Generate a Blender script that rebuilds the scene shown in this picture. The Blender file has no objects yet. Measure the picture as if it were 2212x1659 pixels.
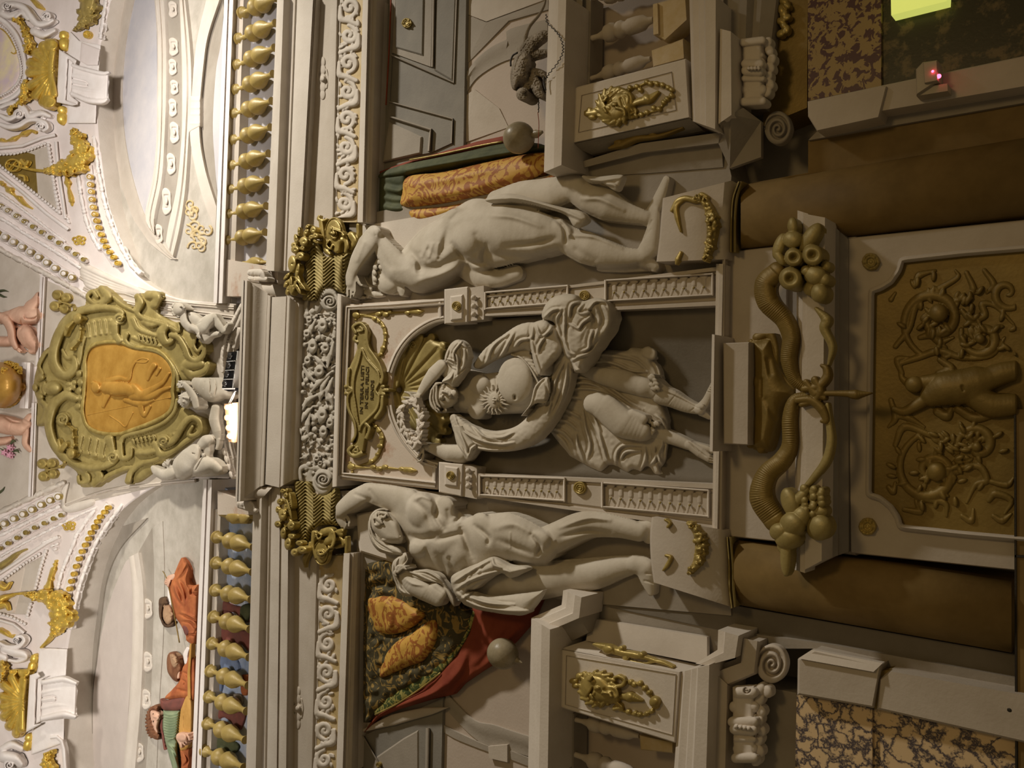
import bpy, math, random
import numpy as np
from mathutils import Matrix, Vector
random.seed(7); rng = np.random.default_rng(7)
# ---------------------------------------------------------------- camera
IW, IH, FPX = 2212, 1659, 1661.0
CX, CY = IW/2, IH/2
DIST, EYE = 4.0, 1.6
def _n(v): v = np.array(v, float); return v/np.linalg.norm(v)
UPc = _n((-1804, 15, -FPX)); RTc = _n((1998, 56430, -FPX)); INc = np.cross(UPc, RTc)
scn = bpy.context.scene
cam_d = bpy.data.cameras.new('camera'); cam = bpy.data.objects.new('camera', cam_d)
scn.collection.objects.link(cam); scn.camera = cam
cam_d.sensor_fit = 'HORIZONTAL'; cam_d.sensor_width = 36; cam_d.lens = 36*FPX/IW
Mc = Matrix(((RTc[0], RTc[1], RTc[2], 0), (INc[0], INc[1], INc[2], 0), (UPc[0], UPc[1], UPc[2], 0), (0, 0, 0, 1)))
cam.matrix_world = Matrix.Translation((0, -DIST, EYE)) @ Mc
cam_d.clip_start = 0.05
# ---------------------------------------------------------------- world, light, exposure
w = bpy.data.worlds.new('hall_ambient'); scn.world = w; w.use_nodes = True
w.node_tree.nodes['Background'].inputs[0].default_value = (1.0, 0.76, 0.44, 1)
w.node_tree.nodes['Background'].inputs[1].default_value = 0.10
vs = scn.view_settings; vs.view_transform = 'Standard'; vs.look = 'None'; vs.gamma = 1.0; vs.exposure = 0.0; vs.use_curve_mapping = False
def area(name, loc, target, size, power, col, sy=None):
    l = bpy.data.lights.new(name, 'AREA'); l.energy = power; l.color = col; l.shape = 'RECTANGLE'; l.size = size; l.size_y = sy or size
    o = bpy.data.objects.new(name, l); scn.collection.objects.link(o); o.location = loc
    o.rotation_euler = (Vector(target)-Vector(loc)).to_track_quat('-Z', 'Y').to_euler(); return o
def spot(name, loc, target, cone, power, col, r=.5, blend=1.0):
    l = bpy.data.lights.new(name, 'SPOT'); l.energy = power; l.color = col; l.spot_size = math.radians(cone); l.spot_blend = blend; l.shadow_soft_size = r
    o = bpy.data.objects.new(name, l); scn.collection.objects.link(o); o.location = loc
    o.rotation_euler = (Vector(target)-Vector(loc)).to_track_quat('-Z', 'Y').to_euler(); return o
spot('added_key_spot', (8.5, -6.0, 12.0), (-.3, 0, 8.9), 64, 5000, (1.0, .93, .81), .45)  # unseen spot added for directional light from the upper right
spot('hall_lamp_vault', (3.0, -6.5, 8.5), (4.2, -.5, 13.2), 84, 2350, (1.0, .93, .88), .8)
spot('hall_lamp_vault_musicians', (-2.5, -6.5, 8.5), (-3.8, -.5, 13.2), 84, 2050, (1.0, .93, .86), .8)
spot('hall_lamp_warm', (3.5, -9.0, 5.0), (0, 0, 4.2), 70, 360, (1.0, .68, .28), .8)
# ---------------------------------------------------------------- mapping
def gv(px): return 0.7*np.clip((500-np.asarray(px, float))/500, 0, 1.4)**2.41
RM = np.stack([RTc, INc, UPc])
def P(px, py, d=0.0, v=False):
    """world point seen at photograph pixel (px,py), d metres in front of the wall (v: of the cove vault)"""
    px = np.asarray(px, float); py = np.asarray(py, float); d = np.asarray(d, float)
    if v: d = d+gv(px)
    c = np.stack([(px-CX)/FPX, (CY-py)/FPX, -np.ones_like(px)], -1)
    r = c @ RM.T
    t = (DIST-d)/r[..., 1]
    return np.stack([r[..., 0]*t, r[..., 1]*t-DIST, EYE+r[..., 2]*t], -1)
def mpp(px, py=830, v=False): return float(np.linalg.norm(P(px, py+1, 0, v)-P(px, py, 0, v)))
class K:
    """a zoomed crop: (ox,oy) origin, s scale"""
    def __init__(s, ox, oy, sc): s.ox, s.oy, s.s = ox, oy, sc
    def __call__(s, *a):
        if len(a) == 2 and not hasattr(a[0], '__len__'): return (s.ox+a[0]/s.s, s.oy+a[1]/s.s)
        pts = a[0] if len(a) == 1 else a
        if len(pts) and not hasattr(pts[0], '__len__'): pts = [(pts[i], pts[i+1]) for i in range(0, len(pts), 2)]
        return [(s.ox+p[0]/s.s, s.oy+p[1]/s.s)+tuple(p[2:]) for p in pts]
FULL = K(0, 0, 1)
def cr(pts, n=6, closed=False):
    p = np.array([q[:2] for q in pts], float)
    if len(p) < 3: return p
    if closed: q = np.vstack([p[-1], p, p[0], p[1]])
    else: q = np.vstack([2*p[0]-p[1], p, 2*p[-1]-p[-2]])
    out = []; t = np.linspace(0, 1, n, endpoint=False)[:, None]
    for i in range(1, len(q)-2):
        a, b, c, e = q[i-1], q[i], q[i+1], q[i+2]
        out.append(.5*((2*b)+(-a+c)*t+(2*a-5*b+4*c-e)*t*t+(-a+3*b-3*c+e)*t**3))
    out = np.vstack(out)
    if not closed: out = np.vstack([out, p[-1]])
    return out
def arc(cx, cy, rx, ry, a0, a1, n=24):
    a = np.radians(np.linspace(a0, a1, n)); return np.stack([cx+rx*np.cos(a), cy+ry*np.sin(a)], -1)
def spiral(cx, cy, r0, r1, a0, turns, n=30, asp=1.0):
    t = np.linspace(0, 1, n); a = math.radians(a0)+t*turns*2*math.pi; r = r0+(r1-r0)*t**.8
    return np.stack([cx+r*np.cos(a), cy+asp*r*np.sin(a)], -1)
def offs(p, w):
    p = np.asarray(p, float)[:, :2]; g = np.gradient(p, axis=0); n = np.stack([-g[:, 1], g[:, 0]], -1)
    n /= np.linalg.norm(n, axis=1, keepdims=True)+1e-9
    return p+n*np.asarray(w).reshape(-1, 1) if hasattr(w, '__len__') else p+n*w
def lerp(a, b, t): return (a[0]+(b[0]-a[0])*t, a[1]+(b[1]-a[1])*t)
def pol(pts, n):
    p = np.asarray(pts, float)[:, :2]; s = np.r_[0, np.cumsum(np.linalg.norm(np.diff(p, axis=0), axis=1))]
    q = np.linspace(0, s[-1], n); return np.stack([np.interp(q, s, p[:, 0]), np.interp(q, s, p[:, 1])], -1)
# ---------------------------------------------------------------- materials
MATS = {}
def mat(name, col, rough=.75, metal=0.0, col2=None, scale=3.0, bump=.15, bscale=60., kind='noise', emit=None, est=1.0, lo=.35, hi=.65, bdist=.01, detail=5, dist=0):
    m = bpy.data.materials.new(name); m.use_nodes = True; nt = m.node_tree; b = nt.nodes['Principled BSDF']
    b.inputs['Roughness'].default_value = rough; b.inputs['Metallic'].default_value = metal
    b.inputs['Specular IOR Level'].default_value = .25 if not metal else .5
    c2 = col2 or tuple(x*.8 for x in col)
    tc = nt.nodes.new('ShaderNodeTexCoord'); nz = nt.nodes.new('ShaderNodeTexNoise'); rp = nt.nodes.new('ShaderNodeValToRGB')
    nz.inputs['Scale'].default_value = scale; nz.inputs['Detail'].default_value = detail; nz.inputs['Roughness'].default_value = .65; nz.inputs['Distortion'].default_value = dist
    nt.links.new(tc.outputs['Object'], nz.inputs['Vector'])
    src = nz.outputs['Fac']
    if kind == 'voronoi':
        vo = nt.nodes.new('ShaderNodeTexVoronoi'); vo.feature = 'DISTANCE_TO_EDGE'; vo.inputs['Scale'].default_value = scale
        mx = nt.nodes.new('ShaderNodeMixRGB'); mx.inputs[0].default_value = .22
        nt.links.new(tc.outputs['Object'], mx.inputs[1]); nt.links.new(nz.outputs['Color'], mx.inputs[2]); nz.inputs['Scale'].default_value = scale*.6
        nt.links.new(mx.outputs[0], vo.inputs['Vector']); src = vo.outputs['Distance']
    if kind == 'wave':
        wv = nt.nodes.new('ShaderNodeTexWave'); wv.wave_type = 'RINGS'; wv.inputs['Scale'].default_value = scale; wv.inputs['Distortion'].default_value = 14; wv.inputs['Detail'].default_value = 3; wv.inputs['Detail Scale'].default_value = 1.6
        nt.links.new(tc.outputs['Object'], wv.inputs['Vector']); src = wv.outputs['Fac']
    rp.color_ramp.elements[0].position = lo; rp.color_ramp.elements[1].position = hi
    rp.color_ramp.elements[0].color = (*c2, 1); rp.color_ramp.elements[1].color = (*col, 1)
    nt.links.new(src, rp.inputs[0]); nt.links.new(rp.outputs[0], b.inputs['Base Color'])
    if bump:
        n2 = nt.nodes.new('ShaderNodeTexNoise'); n2.inputs['Scale'].default_value = bscale; n2.inputs['Detail'].default_value = 6
        bp = nt.nodes.new('ShaderNodeBump'); bp.inputs['Strength'].default_value = bump; bp.inputs['Distance'].default_value = bdist
        nt.links.new(tc.outputs['Object'], n2.inputs['Vector']); nt.links.new(n2.outputs['Fac'], bp.inputs['Height']); nt.links.new(bp.outputs[0], b.inputs['Normal'])
    if emit: b.inputs['Emission Color'].default_value = (*emit, 1); b.inputs['Emission Strength'].default_value = est
    MATS[name] = m; return m
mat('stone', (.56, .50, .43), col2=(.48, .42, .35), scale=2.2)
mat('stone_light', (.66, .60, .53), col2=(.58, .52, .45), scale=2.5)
mat('vault_plaster', (.78, .71, .68), col2=(.68, .60, .56), scale=1.2)
mat('vault_white', (.85, .80, .77), col2=(.76, .70, .66), scale=3)
mat('stucco', (.52, .48, .42), col2=(.40, .365, .31), scale=4, bscale=90)
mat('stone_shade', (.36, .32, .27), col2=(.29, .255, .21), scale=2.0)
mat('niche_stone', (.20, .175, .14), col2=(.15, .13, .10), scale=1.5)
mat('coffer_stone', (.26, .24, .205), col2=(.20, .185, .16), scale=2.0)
mat('flesh_stone', (.58, .53, .45), col2=(.47, .42, .34), scale=3.5, bscale=45)
mat('gold', (.52, .40, .13), rough=.42, metal=.35, col2=(.30, .22, .06), scale=7, bscale=50)
mat('gold_bright', (.85, .62, .14), rough=.35, metal=.45, col2=(.60, .40, .06), scale=6)
mat('gold_dull', (.40, .32, .12), rough=.5, metal=.25, col2=(.29, .225, .075), scale=6)
mat('gold_ground', (.50, .37, .16), rough=.7, metal=.1, col2=(.58, .47, .30), scale=6)
mat('baluster_gold', (.46, .34, .11), rough=.45, metal=.05, col2=(.36, .26, .075), scale=5)
mat('amber', (.58, .33, .07), rough=.4, metal=.3, col2=(.44, .23, .04), scale=4)
mat('dark_gold', (.27, .185, .045), rough=.5, metal=.25, col2=(.18, .12, .025), scale=3)
mat('brown_marble', (.27, .18, .065), rough=.62, col2=(.12, .075, .022), scale=1.6, bump=.05, lo=.3, hi=.7)
mat('sky_pale', (.56, .53, .53), col2=(.45, .44, .47), scale=1.4)
mat('sky_warm', (.60, .53, .48), col2=(.50, .44, .40), scale=1.0)
mat('sky_blue', (.50, .53, .60), col2=(.24, .31, .46), scale=1.6, lo=.4, hi=.6)
mat('pink_plaster', (.53, .45, .385), col2=(.47, .395, .33), scale=1.0)
mat('arch_stone', (.40, .355, .30), col2=(.34, .30, .25), scale=1.5)
mat('pink_marble', (.60, .52, .44), col2=(.46, .28, .19), scale=3.5, lo=.28, hi=.45)
mat('breccia', (.36, .26, .12), col2=(.10, .05, .055), scale=22, bump=.03, lo=.46, hi=.50, rough=.35, dist=.6, detail=2.5)
mat('breccia_pale', (.72, .54, .32), col2=(.09, .075, .085), scale=13, kind='voronoi', lo=.02, hi=.16, bump=.03, rough=.35)
mat('green_marble', (.045, .042, .025), col2=(.15, .115, .06), scale=11, bump=.03, rough=.3, lo=.4, hi=.5)
mat('red_cloth', (.26, .06, .028), col2=(.19, .035, .018), scale=3)
mat('brocade_gold', (.56, .33, .07), col2=(.33, .12, .03), scale=7, lo=.46, hi=.52, rough=.6, dist=3, detail=1.5)
mat('brocade_green', (.34, .30, .09), col2=(.06, .085, .03), scale=9, lo=.5, hi=.56, rough=.6, dist=3, detail=1.5)
mat('green_cloth', (.095, .105, .05), col2=(.05, .06, .03), scale=6)
mat('brocade_dark', (.30, .20, .06), col2=(.065, .055, .028), scale=8, lo=.54, hi=.60, dist=3, detail=1.5)
mat('skin', (.72, .47, .34), col2=(.58, .34, .24), scale=4, bump=.05)
mat('tan_skin', (.46, .30, .18), col2=(.34, .20, .12), scale=4, bump=.05)
mat('orange_robe', (.50, .17, .06), col2=(.32, .09, .035), scale=4)
mat('green_shirt', (.30, .36, .22), col2=(.20, .26, .16), scale=4)
mat('dark_hair', (.13, .075, .04), col2=(.07, .04, .025), scale=8)
mat('auburn_hair', (.26, .12, .06), col2=(.15, .06, .03), scale=8)
mat('lute_wood', (.60, .34, .10), col2=(.45, .24, .06), scale=4)
mat('fur', (.17, .14, .10), col2=(.36, .31, .25), scale=7, bscale=120, bump=.5)
mat('iron', (.05, .045, .04), rough=.5, metal=.6)
mat('ball_marble', (.33, .28, .19), rough=.35, col2=(.20, .165, .10), scale=5)
mat('black_metal', (.02, .02, .025), rough=.35, metal=.5, bump=0)
mat('white_paint', (.8, .8, .8), rough=.4, bump=0)
mat('lens', (.25, .25, .27), rough=.08, metal=.9, bump=0)
mat('lamp_on', (1, .95, .9), emit=(1, .93, .85), est=30, bump=0)
mat('lamp_body', (.85, .50, .28), bump=0, rough=.3)
mat('white_plastic', (.48, .42, .33), rough=.4, bump=0)
mat('red_led', (1, .1, .1), emit=(1, .06, .12), est=8, bump=0)
mat('exit_light', (.8, .9, .3), emit=(.64, .68, .15), est=.8, bump=0)
mat('ink', (.10, .075, .03), bump=0)
mat('violet_paint', (.62, .50, .55), col2=(.78, .68, .40), scale=3)
mat('pink_petals', (.75, .40, .50), bump=0)
mat('blue_cloth', (.20, .26, .40), col2=(.13, .17, .28), scale=4)
mat('dark_red_cloth', (.25, .08, .06), col2=(.15, .06, .05), scale=4)
# ---------------------------------------------------------------- mesh
def mesh(name, V, Fc, m, parent=None, smooth=True, ang=35):
    me = bpy.data.meshes.new(name)
    V = np.asarray(V, np.float32).reshape(-1, 3)
    if isinstance(Fc, np.ndarray):
        me.vertices.add(len(V)); me.vertices.foreach_set('co', V.ravel())
        n = len(Fc); me.loops.add(n*4); me.loops.foreach_set('vertex_index', Fc.ravel().astype(np.int32))
        me.polygons.add(n); me.polygons.foreach_set('loop_start', np.arange(0, n*4, 4, dtype=np.int32)); me.update(calc_edges=True)
    else: me.from_pydata(V.tolist(), [], Fc); me.update()
    me.materials.append(MATS[m] if isinstance(m, str) else m)
    if smooth:
        me.polygons.foreach_set('use_smooth', np.ones(len(me.polygons), bool))
        if ang and ang < 180: me.set_sharp_from_angle(angle=math.radians(ang))
    o = bpy.data.objects.new(name, me); scn.collection.objects.link(o)
    if parent is not None:
        o.parent = parent; o.matrix_parent_inverse = parent.matrix_world.inverted() if parent.type != 'EMPTY' else Matrix.Translation(-Vector(parent.location))
    return o
def tag(o, label=None, cat=None, group=None, kind=None):
    if label: o['label'] = label
    if cat: o['category'] = cat
    if group: o['group'] = group
    if kind: o['kind'] = kind
    return o
def struct(o): o['kind'] = 'structure'; return o
def thing(name, label, cat, px, py, d=0, group=None, v=False):
    o = bpy.data.objects.new(name, None); scn.collection.objects.link(o); o.location = Vector(P(px, py, d, v).tolist())
    o.empty_display_size = .1
    return tag(o, label, cat, group)
WALLB = -.30
def plate(name, pts, d, m, parent=None, back=None, bev=0, bd=.01, v=False):
    """slab with outline pts; front at depth d, sides straight back to `back`; bev = chamfer width in pixels"""
    p = np.asarray(pts, float)[:, :2]
    if np.sum(p[:, 0]*np.roll(p[:, 1], -1)-np.roll(p[:, 0], -1)*p[:, 1]) < 0: p = p[::-1]
    n = len(p); back = WALLB if back is None else back
    rings = []
    if bev:
        e0 = p-np.roll(p, 1, 0); e1 = np.roll(p, -1, 0)-p
        n0 = np.stack([-e0[:, 1], e0[:, 0]], -1); n1 = np.stack([-e1[:, 1], e1[:, 0]], -1)
        n0 /= np.linalg.norm(n0, axis=1, keepdims=True)+1e-9; n1 /= np.linalg.norm(n1, axis=1, keepdims=True)+1e-9
        nn = n0+n1; nn /= (np.sum(nn*n0, 1, keepdims=True)+1e-6)
        nn = np.clip(nn, -2, 2)
        q = p+nn*bev; rings = [P(q[:, 0], q[:, 1], d, v), P(p[:, 0], p[:, 1], d-bd, v)]
    else: rings = [P(p[:, 0], p[:, 1], d, v)]
    b = rings[-1].copy(); b[:, 1] = -back if not v else b[:, 1]+(d-back); rings.append(b)
    V = np.vstack(rings); Fc = [list(range(n))]
    for k in range(len(rings)-1):
        for i in range(n):
            j = (i+1) % n; Fc.append([k*n+i, (k+1)*n+i, (k+1)*n+j, k*n+j])
    Fc.append([(len(rings)-1)*n+i for i in range(n)][::-1])
    return mesh(name, V, Fc, m, parent, smooth=False)
def quad3(name, pts, m, parent=None, thick=.03, v=False):
    """slab from corner pixels with a depth each (x,y,d), thickness straight back"""
    a = np.array([P(q[0], q[1], q[2], v) for q in pts]); b = a.copy(); b[:, 1] += thick; n = len(a)
    Fc = [list(range(n))]+[[i, n+i, n+(i+1) % n, (i+1) % n] for i in range(n)]+[list(range(n, 2*n))[::-1]]
    return mesh(name, np.vstack([a, b]), Fc, m, parent, smooth=False)
def band(name, A, B, prof, m, parent=None, n=2, back=None, v=False, closed=False, ang=35, flute=None):
    """moulding between polylines A and B; prof = [(t,depth)...]; sides run back to `back`"""
    A = np.asarray(A, float)[:, :2]; B = np.asarray(B, float)[:, :2]
    if len(A) != n or len(A) != len(B): n = max(n, len(A), len(B)); A = pol(A, n); B = pol(B, n)
    n = len(A); back = WALLB if back is None else back
    T = np.array([q[0] for q in prof]); Dp = np.array([q[1] for q in prof])
    X = A[:, None, 0]+(B-A)[:, None, 0]*T; Y = A[:, None, 1]+(B-A)[:, None, 1]*T
    d = np.broadcast_to(Dp, X.shape)
    G = P(X, Y, d, v)
    L = G[:, :1].copy(); R = G[:, -1:].copy()
    if v: L[..., 1] += Dp[0]-back; R[..., 1] += Dp[-1]-back
    else: L[..., 1] = -back; R[..., 1] = -back
    G = np.concatenate([L, G, R], 1); m_ = G.shape[1]
    ii = np.arange(n*m_).reshape(n, m_)
    if closed: ii = np.vstack([ii, ii[:1]])
    q = np.stack([ii[:-1, :-1], ii[:-1, 1:], ii[1:, 1:], ii[1:, :-1]], -1).reshape(-1, 4)
    fl = q.tolist()
    if not closed: fl += [ii[0].tolist()[::-1], ii[-1].tolist()]
    return mesh(name, G.reshape(-1, 3), fl, m, parent, ang=ang)
def vb(name, t0, t1, y0, y1, prof, m, parent=None, **k):
    """band between (xa,xb) at y0 and (xa,xb) at y1"""
    return band(name, [(t0[0], y0), (t1[0], y1)], [(t0[1], y0), (t1[1], y1)], prof, m, parent, **k)
def trim(name, path, w, prof, m, parent=None, **k):
    return band(name, offs(path, -w/2), offs(path, w/2), prof, m, parent, n=len(path), **k)
def hr(d0, h, n=8, a=0., b=1.):  # half round
    return [(a+(b-a)*(1-math.cos(math.pi*i/n))/2, d0+h*math.sin(math.pi*i/n)) for i in range(n+1)]
def cove(d0, d1, n=6, a=0., b=1.):
    return [(a+(b-a)*i/n, d0+(d1-d0)*(1-math.cos(math.pi*i/n/2))) for i in range(n+1)]
def ogee(d0, d1, n=8, a=0., b=1.):
    return [(a+(b-a)*i/n, d0+(d1-d0)*(1-math.cos(math.pi*i/n))/2) for i in range(n+1)]
def lathe(name, a, b, prof, m, parent=None, d=0., d2=None, seg=20, v=False, sc=1.):
    """turned body between pixels a and b; prof = [(t, radius px)...]"""
    d2 = d if d2 is None else d2
    A = P(a[0], a[1], d, v); B = P(b[0], b[1], d2, v); ax = B-A; L = np.linalg.norm(ax); z = ax/L
    x = np.cross(z, (0, 1, 0.02)); x /= np.linalg.norm(x); y = np.cross(z, x)
    an = np.linspace(0, 2*np.pi, seg, endpoint=False); V = []; Fc = []
    s = mpp((a[0]+b[0])/2, (a[1]+b[1])/2, v)*sc
    for t, r in prof:
        c = A+ax*t; V.append(c+(np.cos(an)[:, None]*x+np.sin(an)[:, None]*y)*r*s)
    V = np.vstack(V); n = len(prof)
    for k in range(n-1):
        for i in range(seg):
            j = (i+1) % seg; Fc.append([k*seg+i, k*seg+j, (k+1)*seg+j, (k+1)*seg+i])
    Fc.append(list(range(seg))[::-1]); Fc.append([(n-1)*seg+i for i in range(seg)])
    return mesh(name, V, Fc, m, parent, ang=50)
def ball(name, c, rx, m, parent=None, d=0., asp=1.0, v=False, seg=14):
    n = 10; pr = [((1-math.cos(math.pi*i/n))/2, math.sin(math.pi*i/n)) for i in range(n+1)]
    C = P(c[0], c[1], d, v); s = mpp(c[0], c[1], v)*rx; V = []; Fc = []
    for i in range(n+1):
        th = math.pi*i/n
        for j in range(seg):
            ph = 2*math.pi*j/seg; V.append(C+s*np.array([math.sin(th)*math.cos(ph), math.sin(th)*math.sin(ph), math.cos(th)*asp]))
    for i in range(n):
        for j in range(seg):
            k = (j+1) % seg; Fc.append([i*seg+j, (i+1)*seg+j, (i+1)*seg+k, i*seg+k])
    return mesh(name, V, Fc, m, parent, ang=180)
def rope(name, pts, r, m, parent=None, d=0., v=False, seg=8, n=5):
    """round cord through pixels (x,y[,d]) of radius r px"""
    xy = cr(pts, n); dd = np.array([p[2] if len(p) > 2 else d for p in pts]); dd = np.interp(np.linspace(0, 1, len(xy)), np.linspace(0, 1, len(dd)), dd)
    C = P(xy[:, 0], xy[:, 1], dd, v); T = np.gradient(C, axis=0); T /= np.linalg.norm(T, axis=1, keepdims=True)
    X = np.cross(T, (0.1, 1, .1)); X /= np.linalg.norm(X, axis=1, keepdims=True); Y = np.cross(T, X)
    rr = np.interp(np.linspace(0, 1, len(xy)), np.linspace(0, 1, len(r)), r) if hasattr(r, '__len__') else np.full(len(xy), r)
    s = mpp(xy[:, 0].mean(), 830, v); an = np.linspace(0, 2*np.pi, seg, endpoint=False)
    V = (C[:, None]+(np.cos(an)[None, :, None]*X[:, None]+np.sin(an)[None, :, None]*Y[:, None])*(rr*s)[:, None, None]).reshape(-1, 3); Fc = []
    for k in range(len(xy)-1):
        for i in range(seg):
            j = (i+1) % seg; Fc.append([k*seg+i, k*seg+j, (k+1)*seg+j, (k+1)*seg+i])
    Fc.append(list(range(seg))[::-1]); Fc.append([(len(xy)-1)*seg+i for i in range(seg)])
    return mesh(name, V, Fc, m, parent, ang=180)
# ---------------------------------------------------------------- carved relief
class Rel:
    def __init__(s, x0, y0, x1, y1, step=2.0, crop=FULL, th=.8, v=False):
        if crop is not FULL: (x0, y0), (x1, y1) = crop(x0, y0), crop(x1, y1)
        s.c = crop; s.v = v; s.st = step
        s.X, s.Y = np.meshgrid(np.arange(x0, x1+step, step), np.arange(y0, y1+step, step), indexing='ij')
        s.x0, s.y0 = x0, y0; s.f = np.full(s.X.shape, -1e3); s.h = np.zeros(s.X.shape)
        s.m = mpp((x0+x1)/2, (y0+y1)/2, v)*th; s.sc = crop.s
    def _win(s, p, r):
        a = int(max(0, (p[:, 0].min()-r-s.x0)//s.st)); b = int(min(s.X.shape[0], (p[:, 0].max()+r-s.x0)//s.st+2))
        c = int(max(0, (p[:, 1].min()-r-s.y0)//s.st)); e = int(min(s.X.shape[1], (p[:, 1].max()+r-s.y0)//s.st+2))
        return (slice(a, b), slice(c, e)) if b > a and e > c else None
    def _comb(s, w, f, v, k, mode):
        F, Hh = s.f[w], s.h[w]; on = f > 0; ex = F > 0
        if mode == 'over': nh = np.where(on, v, Hh)
        elif mode == 'on': nh = np.where(on & ex, Hh+v, Hh); s.h[w] = nh; return
        elif mode == 'sum': nh = np.where(on, np.where(ex, Hh, 0)+v, Hh)
        else:
            mx = np.maximum(Hh, v)
            if k: mx = mx+np.maximum(0, 1-np.abs(Hh-v)/k)**2*k/4*(ex & on)
            nh = np.where(on & ex, mx, np.where(on, v, Hh))
        s.h[w] = nh; s.f[w] = np.maximum(F, f)
    def _chain(s, pts, r, z=0, sm=True, n=5):
        q = s.c(list(pts)) if s.c is not FULL else pts
        q = [tuple(t[:2]) for t in (q if not isinstance(q, np.ndarray) else q.tolist())]
        m = len(q); r = (np.full(m, float(r)) if not hasattr(r, '__len__') else np.asarray(r, float))/s.sc
        if len(r) != m: r = np.interp(np.linspace(0, 1, m), np.linspace(0, 1, len(r)), r)
        z = np.full(m, float(z)) if not hasattr(z, '__len__') else np.interp(np.linspace(0, 1, m), np.linspace(0, 1, len(z)), z)
        p = np.array(q, float)
        if sm and m > 2:
            p = cr(q, n); t = np.linspace(0, 1, len(p)); u = np.linspace(0, 1, m); r = np.interp(t, u, r); z = np.interp(t, u, z)
        return p, r, z
    def _field(s, p, r, z, amp=None, gauss=False, flat=0):
        R = r.max()*(2.2 if gauss else 1)+2*s.st; w = s._win(p, R)
        if w is None: return None
        X, Y = s.X[w], s.Y[w]; f = np.full(X.shape, -1e3); v = np.full(X.shape, -1e3 if not gauss else 0.)
        segs = range(len(p)-1) if len(p) > 1 else [0]
        for i in segs:
            j = min(i+1, len(p)-1); d = p[j]-p[i]; L = d@d
            sw = s._win(p[[i, j]], max(r[i], r[j])*(2.2 if gauss else 1)+2*s.st)
            if sw is None: continue
            a = slice(sw[0].start-w[0].start, sw[0].stop-w[0].start); b = slice(sw[1].start-w[1].start, sw[1].stop-w[1].start)
            x, y = X[a, b], Y[a, b]
            t = np.clip(((x-p[i, 0])*d[0]+(y-p[i, 1])*d[1])/L, 0, 1) if L > 0 else np.zeros(x.shape)
            dd = np.hypot(x-p[i, 0]-t*d[0], y-p[i, 1]-t*d[1]); rr = r[i]+(r[j]-r[i])*t
            if gauss:
                am = amp[i]+(amp[j]-amp[i])*t; val = am*np.exp(-2.*(dd/np.maximum(rr, .3))**2)
                v[a, b] = np.where(np.abs(val) > np.abs(v[a, b]), val, v[a, b]); f[a, b] = 1
            else:
                ff = rr-dd; vv = z[i]+(z[j]-z[i])*t+s.m*rr*np.sqrt(np.clip(1-(dd/np.maximum(rr, .1))**2, 0, 1))*(1-flat)
                f[a, b] = np.maximum(f[a, b], ff); v[a, b] = np.where(ff > -s.st*1.5, np.maximum(v[a, b], vv), v[a, b])
        return w, f, v
    def tube(s, pts, r, z=0, k=0, mode='max', sm=True, flat=0, n=5):
        p, r, z = s._chain(pts, r, z, sm, n); q = s._field(p, r, z, flat=flat)
        if q: s._comb(q[0], q[1], q[2], k, mode)
        return s
    def g(s, pts, r, h, taper=True, sm=True):
        """ridge (h>0) or groove (h<0) drawn on what is there; h in metres"""
        p, r, z = s._chain(pts, r, 0, sm); t = np.linspace(0, 1, len(p)); amp = h*(np.sin(np.pi*(t*.9+.05))**.6 if taper and len(p) > 1 else np.ones(len(p)))
        q = s._field(p, r, z, amp=amp, gauss=True)
        if q:
            w, f, v = q; s.h[w] = np.where(s.f[w] > 0, s.h[w]+v, s.h[w])
        return s
    def blob(s, x, y, rx, ry=None, z=0, rot=0, k=0, mode='max', th=1.0):
        ry = ry or rx
        if s.c is not FULL: x, y = s.c(x, y)
        rx, ry = rx/s.sc, ry/s.sc; w = s._win(np.array([[x, y]]), max(rx, ry)+2*s.st)
        if w is None: return s
        c, sn = math.cos(math.radians(rot)), math.sin(math.radians(rot)); dx, dy = s.X[w]-x, s.Y[w]-y
        a, b = (dx*c+dy*sn)/rx, (-dx*sn+dy*c)/ry; q = np.hypot(a, b); f = (1-q)*min(rx, ry)
        s._comb(w, f, z+s.m*min(rx, ry)*th*np.sqrt(np.clip(1-q*q, 0, 1)), k, mode); return s
    def poly(s, pts, h=.02, edge=8, z=0, k=0, mode='max', sm=True, zg=None):
        q = s.c(list(pts)) if s.c is not FULL else list(pts); p = np.array([t[:2] for t in q], float)
        if sm: p = cr(p, 5, True)
        edge = edge/s.sc; w = s._win(p, 2*s.st)
        if w is None: return s
        X, Y = s.X[w], s.Y[w]; D2 = np.full(X.shape, 1e9); ins = np.zeros(X.shape, bool); n = len(p)
        for i in range(n):
            a, b = p[i], p[(i+1) % n]; d = b-a; L = d@d
            if L == 0: continue
            t = np.clip(((X-a[0])*d[0]+(Y-a[1])*d[1])/L, 0, 1); D2 = np.minimum(D2, (X-a[0]-t*d[0])**2+(Y-a[1]-t*d[1])**2)
            if a[1] != b[1]: ins ^= ((a[1] > Y) != (b[1] > Y)) & (X < (b[0]-a[0])*(Y-a[1])/(b[1]-a[1])+a[0])
        f = np.sqrt(D2)*np.where(ins, 1, -1); e = np.clip(f/edge, 0, 1)
        s._comb(w, f, z+h*np.sqrt(1-(1-e)**2), k, mode); return s
    def cut(s, pts, sm=True):
        t = Rel(0, 0, 1, 1); t.X, t.Y, t.x0, t.y0, t.st, t.c, t.sc, t.m = s.X, s.Y, s.x0, s.y0, s.st, s.c, s.sc, s.m
        t.f = np.full(s.X.shape, -1e3); t.h = np.zeros(s.X.shape); t.poly(pts, sm=sm)
        s.f = np.minimum(s.f, -t.f); return s
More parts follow.
